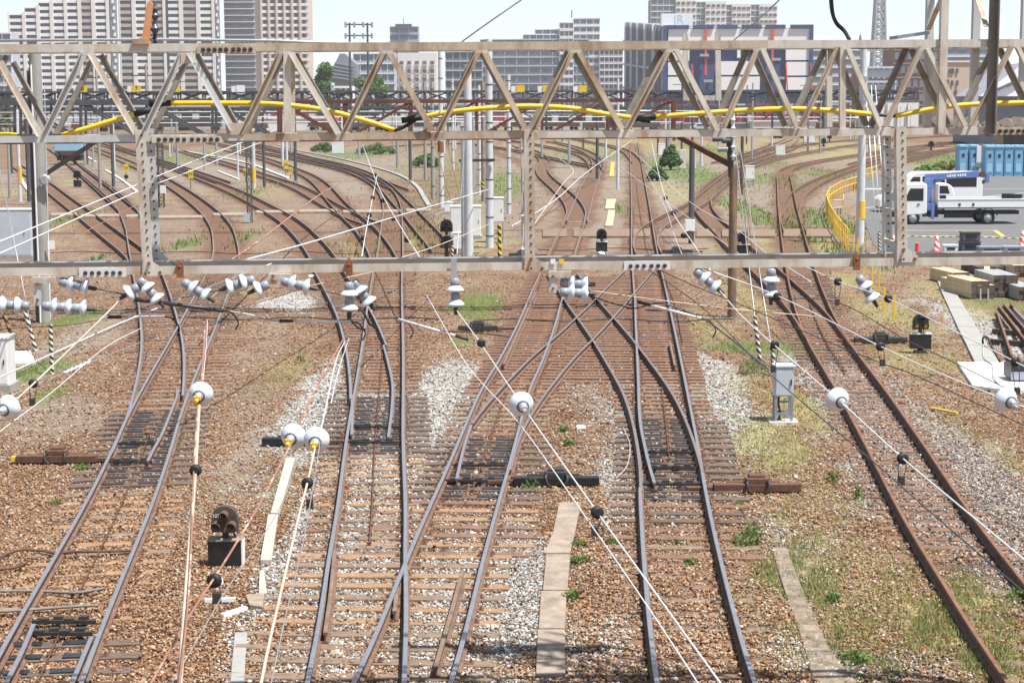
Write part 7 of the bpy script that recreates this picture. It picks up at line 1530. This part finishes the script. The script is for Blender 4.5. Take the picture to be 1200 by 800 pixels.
# ------------------------------------------------------------------ light and air
ground_cover()
w=bpy.data.worlds.new('World'); SC.world=w; w.use_nodes=True; nt=w.node_tree; bg=nt.nodes['Background']
sky=nt.nodes.new('ShaderNodeTexSky'); sky.sky_type='NISHITA'; sky.sun_disc=False
SD=Vector((.84,-.54,0)).normalized(); EL=R(67); sun_dir=Vector((SD.x*math.cos(EL),SD.y*math.cos(EL),math.sin(EL)))
sky.sun_elevation=EL; sky.sun_rotation=math.atan2(SD.x,SD.y)
sky.air_density=1.0; sky.dust_density=1.2; sky.ozone_density=1.0
tc=nt.nodes.new('ShaderNodeTexCoord'); sz=nt.nodes.new('ShaderNodeSeparateXYZ'); nt.links.new(tc.outputs['Generated'],sz.inputs[0])
rp=nt.nodes.new('ShaderNodeValToRGB'); rp.color_ramp.elements[0].position=.0; rp.color_ramp.elements[0].color=(.85,.85,.85,1); rp.color_ramp.elements[1].position=.14; rp.color_ramp.elements[1].color=(.12,.12,.12,1); nt.links.new(sz.outputs['Z'],rp.inputs['Fac'])
mx=nt.nodes.new('ShaderNodeMix'); mx.data_type='RGBA'; mx.inputs[7].default_value=(15,17.4,18.8,1); nt.links.new(rp.outputs['Color'],mx.inputs['Factor']); nt.links.new(sky.outputs[0],mx.inputs[6]); nt.links.new(mx.outputs[2],bg.inputs[0]); bg.inputs[1].default_value=.055
sl=bpy.data.lights.new('sun','SUN'); sl.energy=5.0; sl.angle=R(.53); sl.color=(1,.965,.915)
so=bpy.data.objects.new('sun',sl); COL.objects.link(so); so.rotation_euler=(-sun_dir).to_track_quat('-Z','Y').to_euler()
vs=SC.view_settings; SC.display_settings.display_device='sRGB'; vs.view_transform='Standard'; vs.look='None'; vs.exposure=.74; vs.gamma=1
SC.cycles.max_bounces=6; SC.cycles.diffuse_bounces=3; SC.cycles.glossy_bounces=3; SC.cycles.transparent_max_bounces=6

hz=MB(); hz.box((0,0,64),(3400,3400,130)); hm=bpy.data.materials.new('air'); hm.use_nodes=True; hn=hm.node_tree; hn.nodes.clear()
ho=hn.nodes.new('ShaderNodeOutputMaterial'); hv=hn.nodes.new('ShaderNodeVolumePrincipled'); hv.inputs['Color'].default_value=(.93,.96,1,1); hv.inputs['Density'].default_value=.00022; hv.inputs['Anisotropy'].default_value=.2; hn.links.new(hv.outputs[0],ho.inputs['Volume'])
h_=hz.build('haze',hm); h_['kind']='stuff'
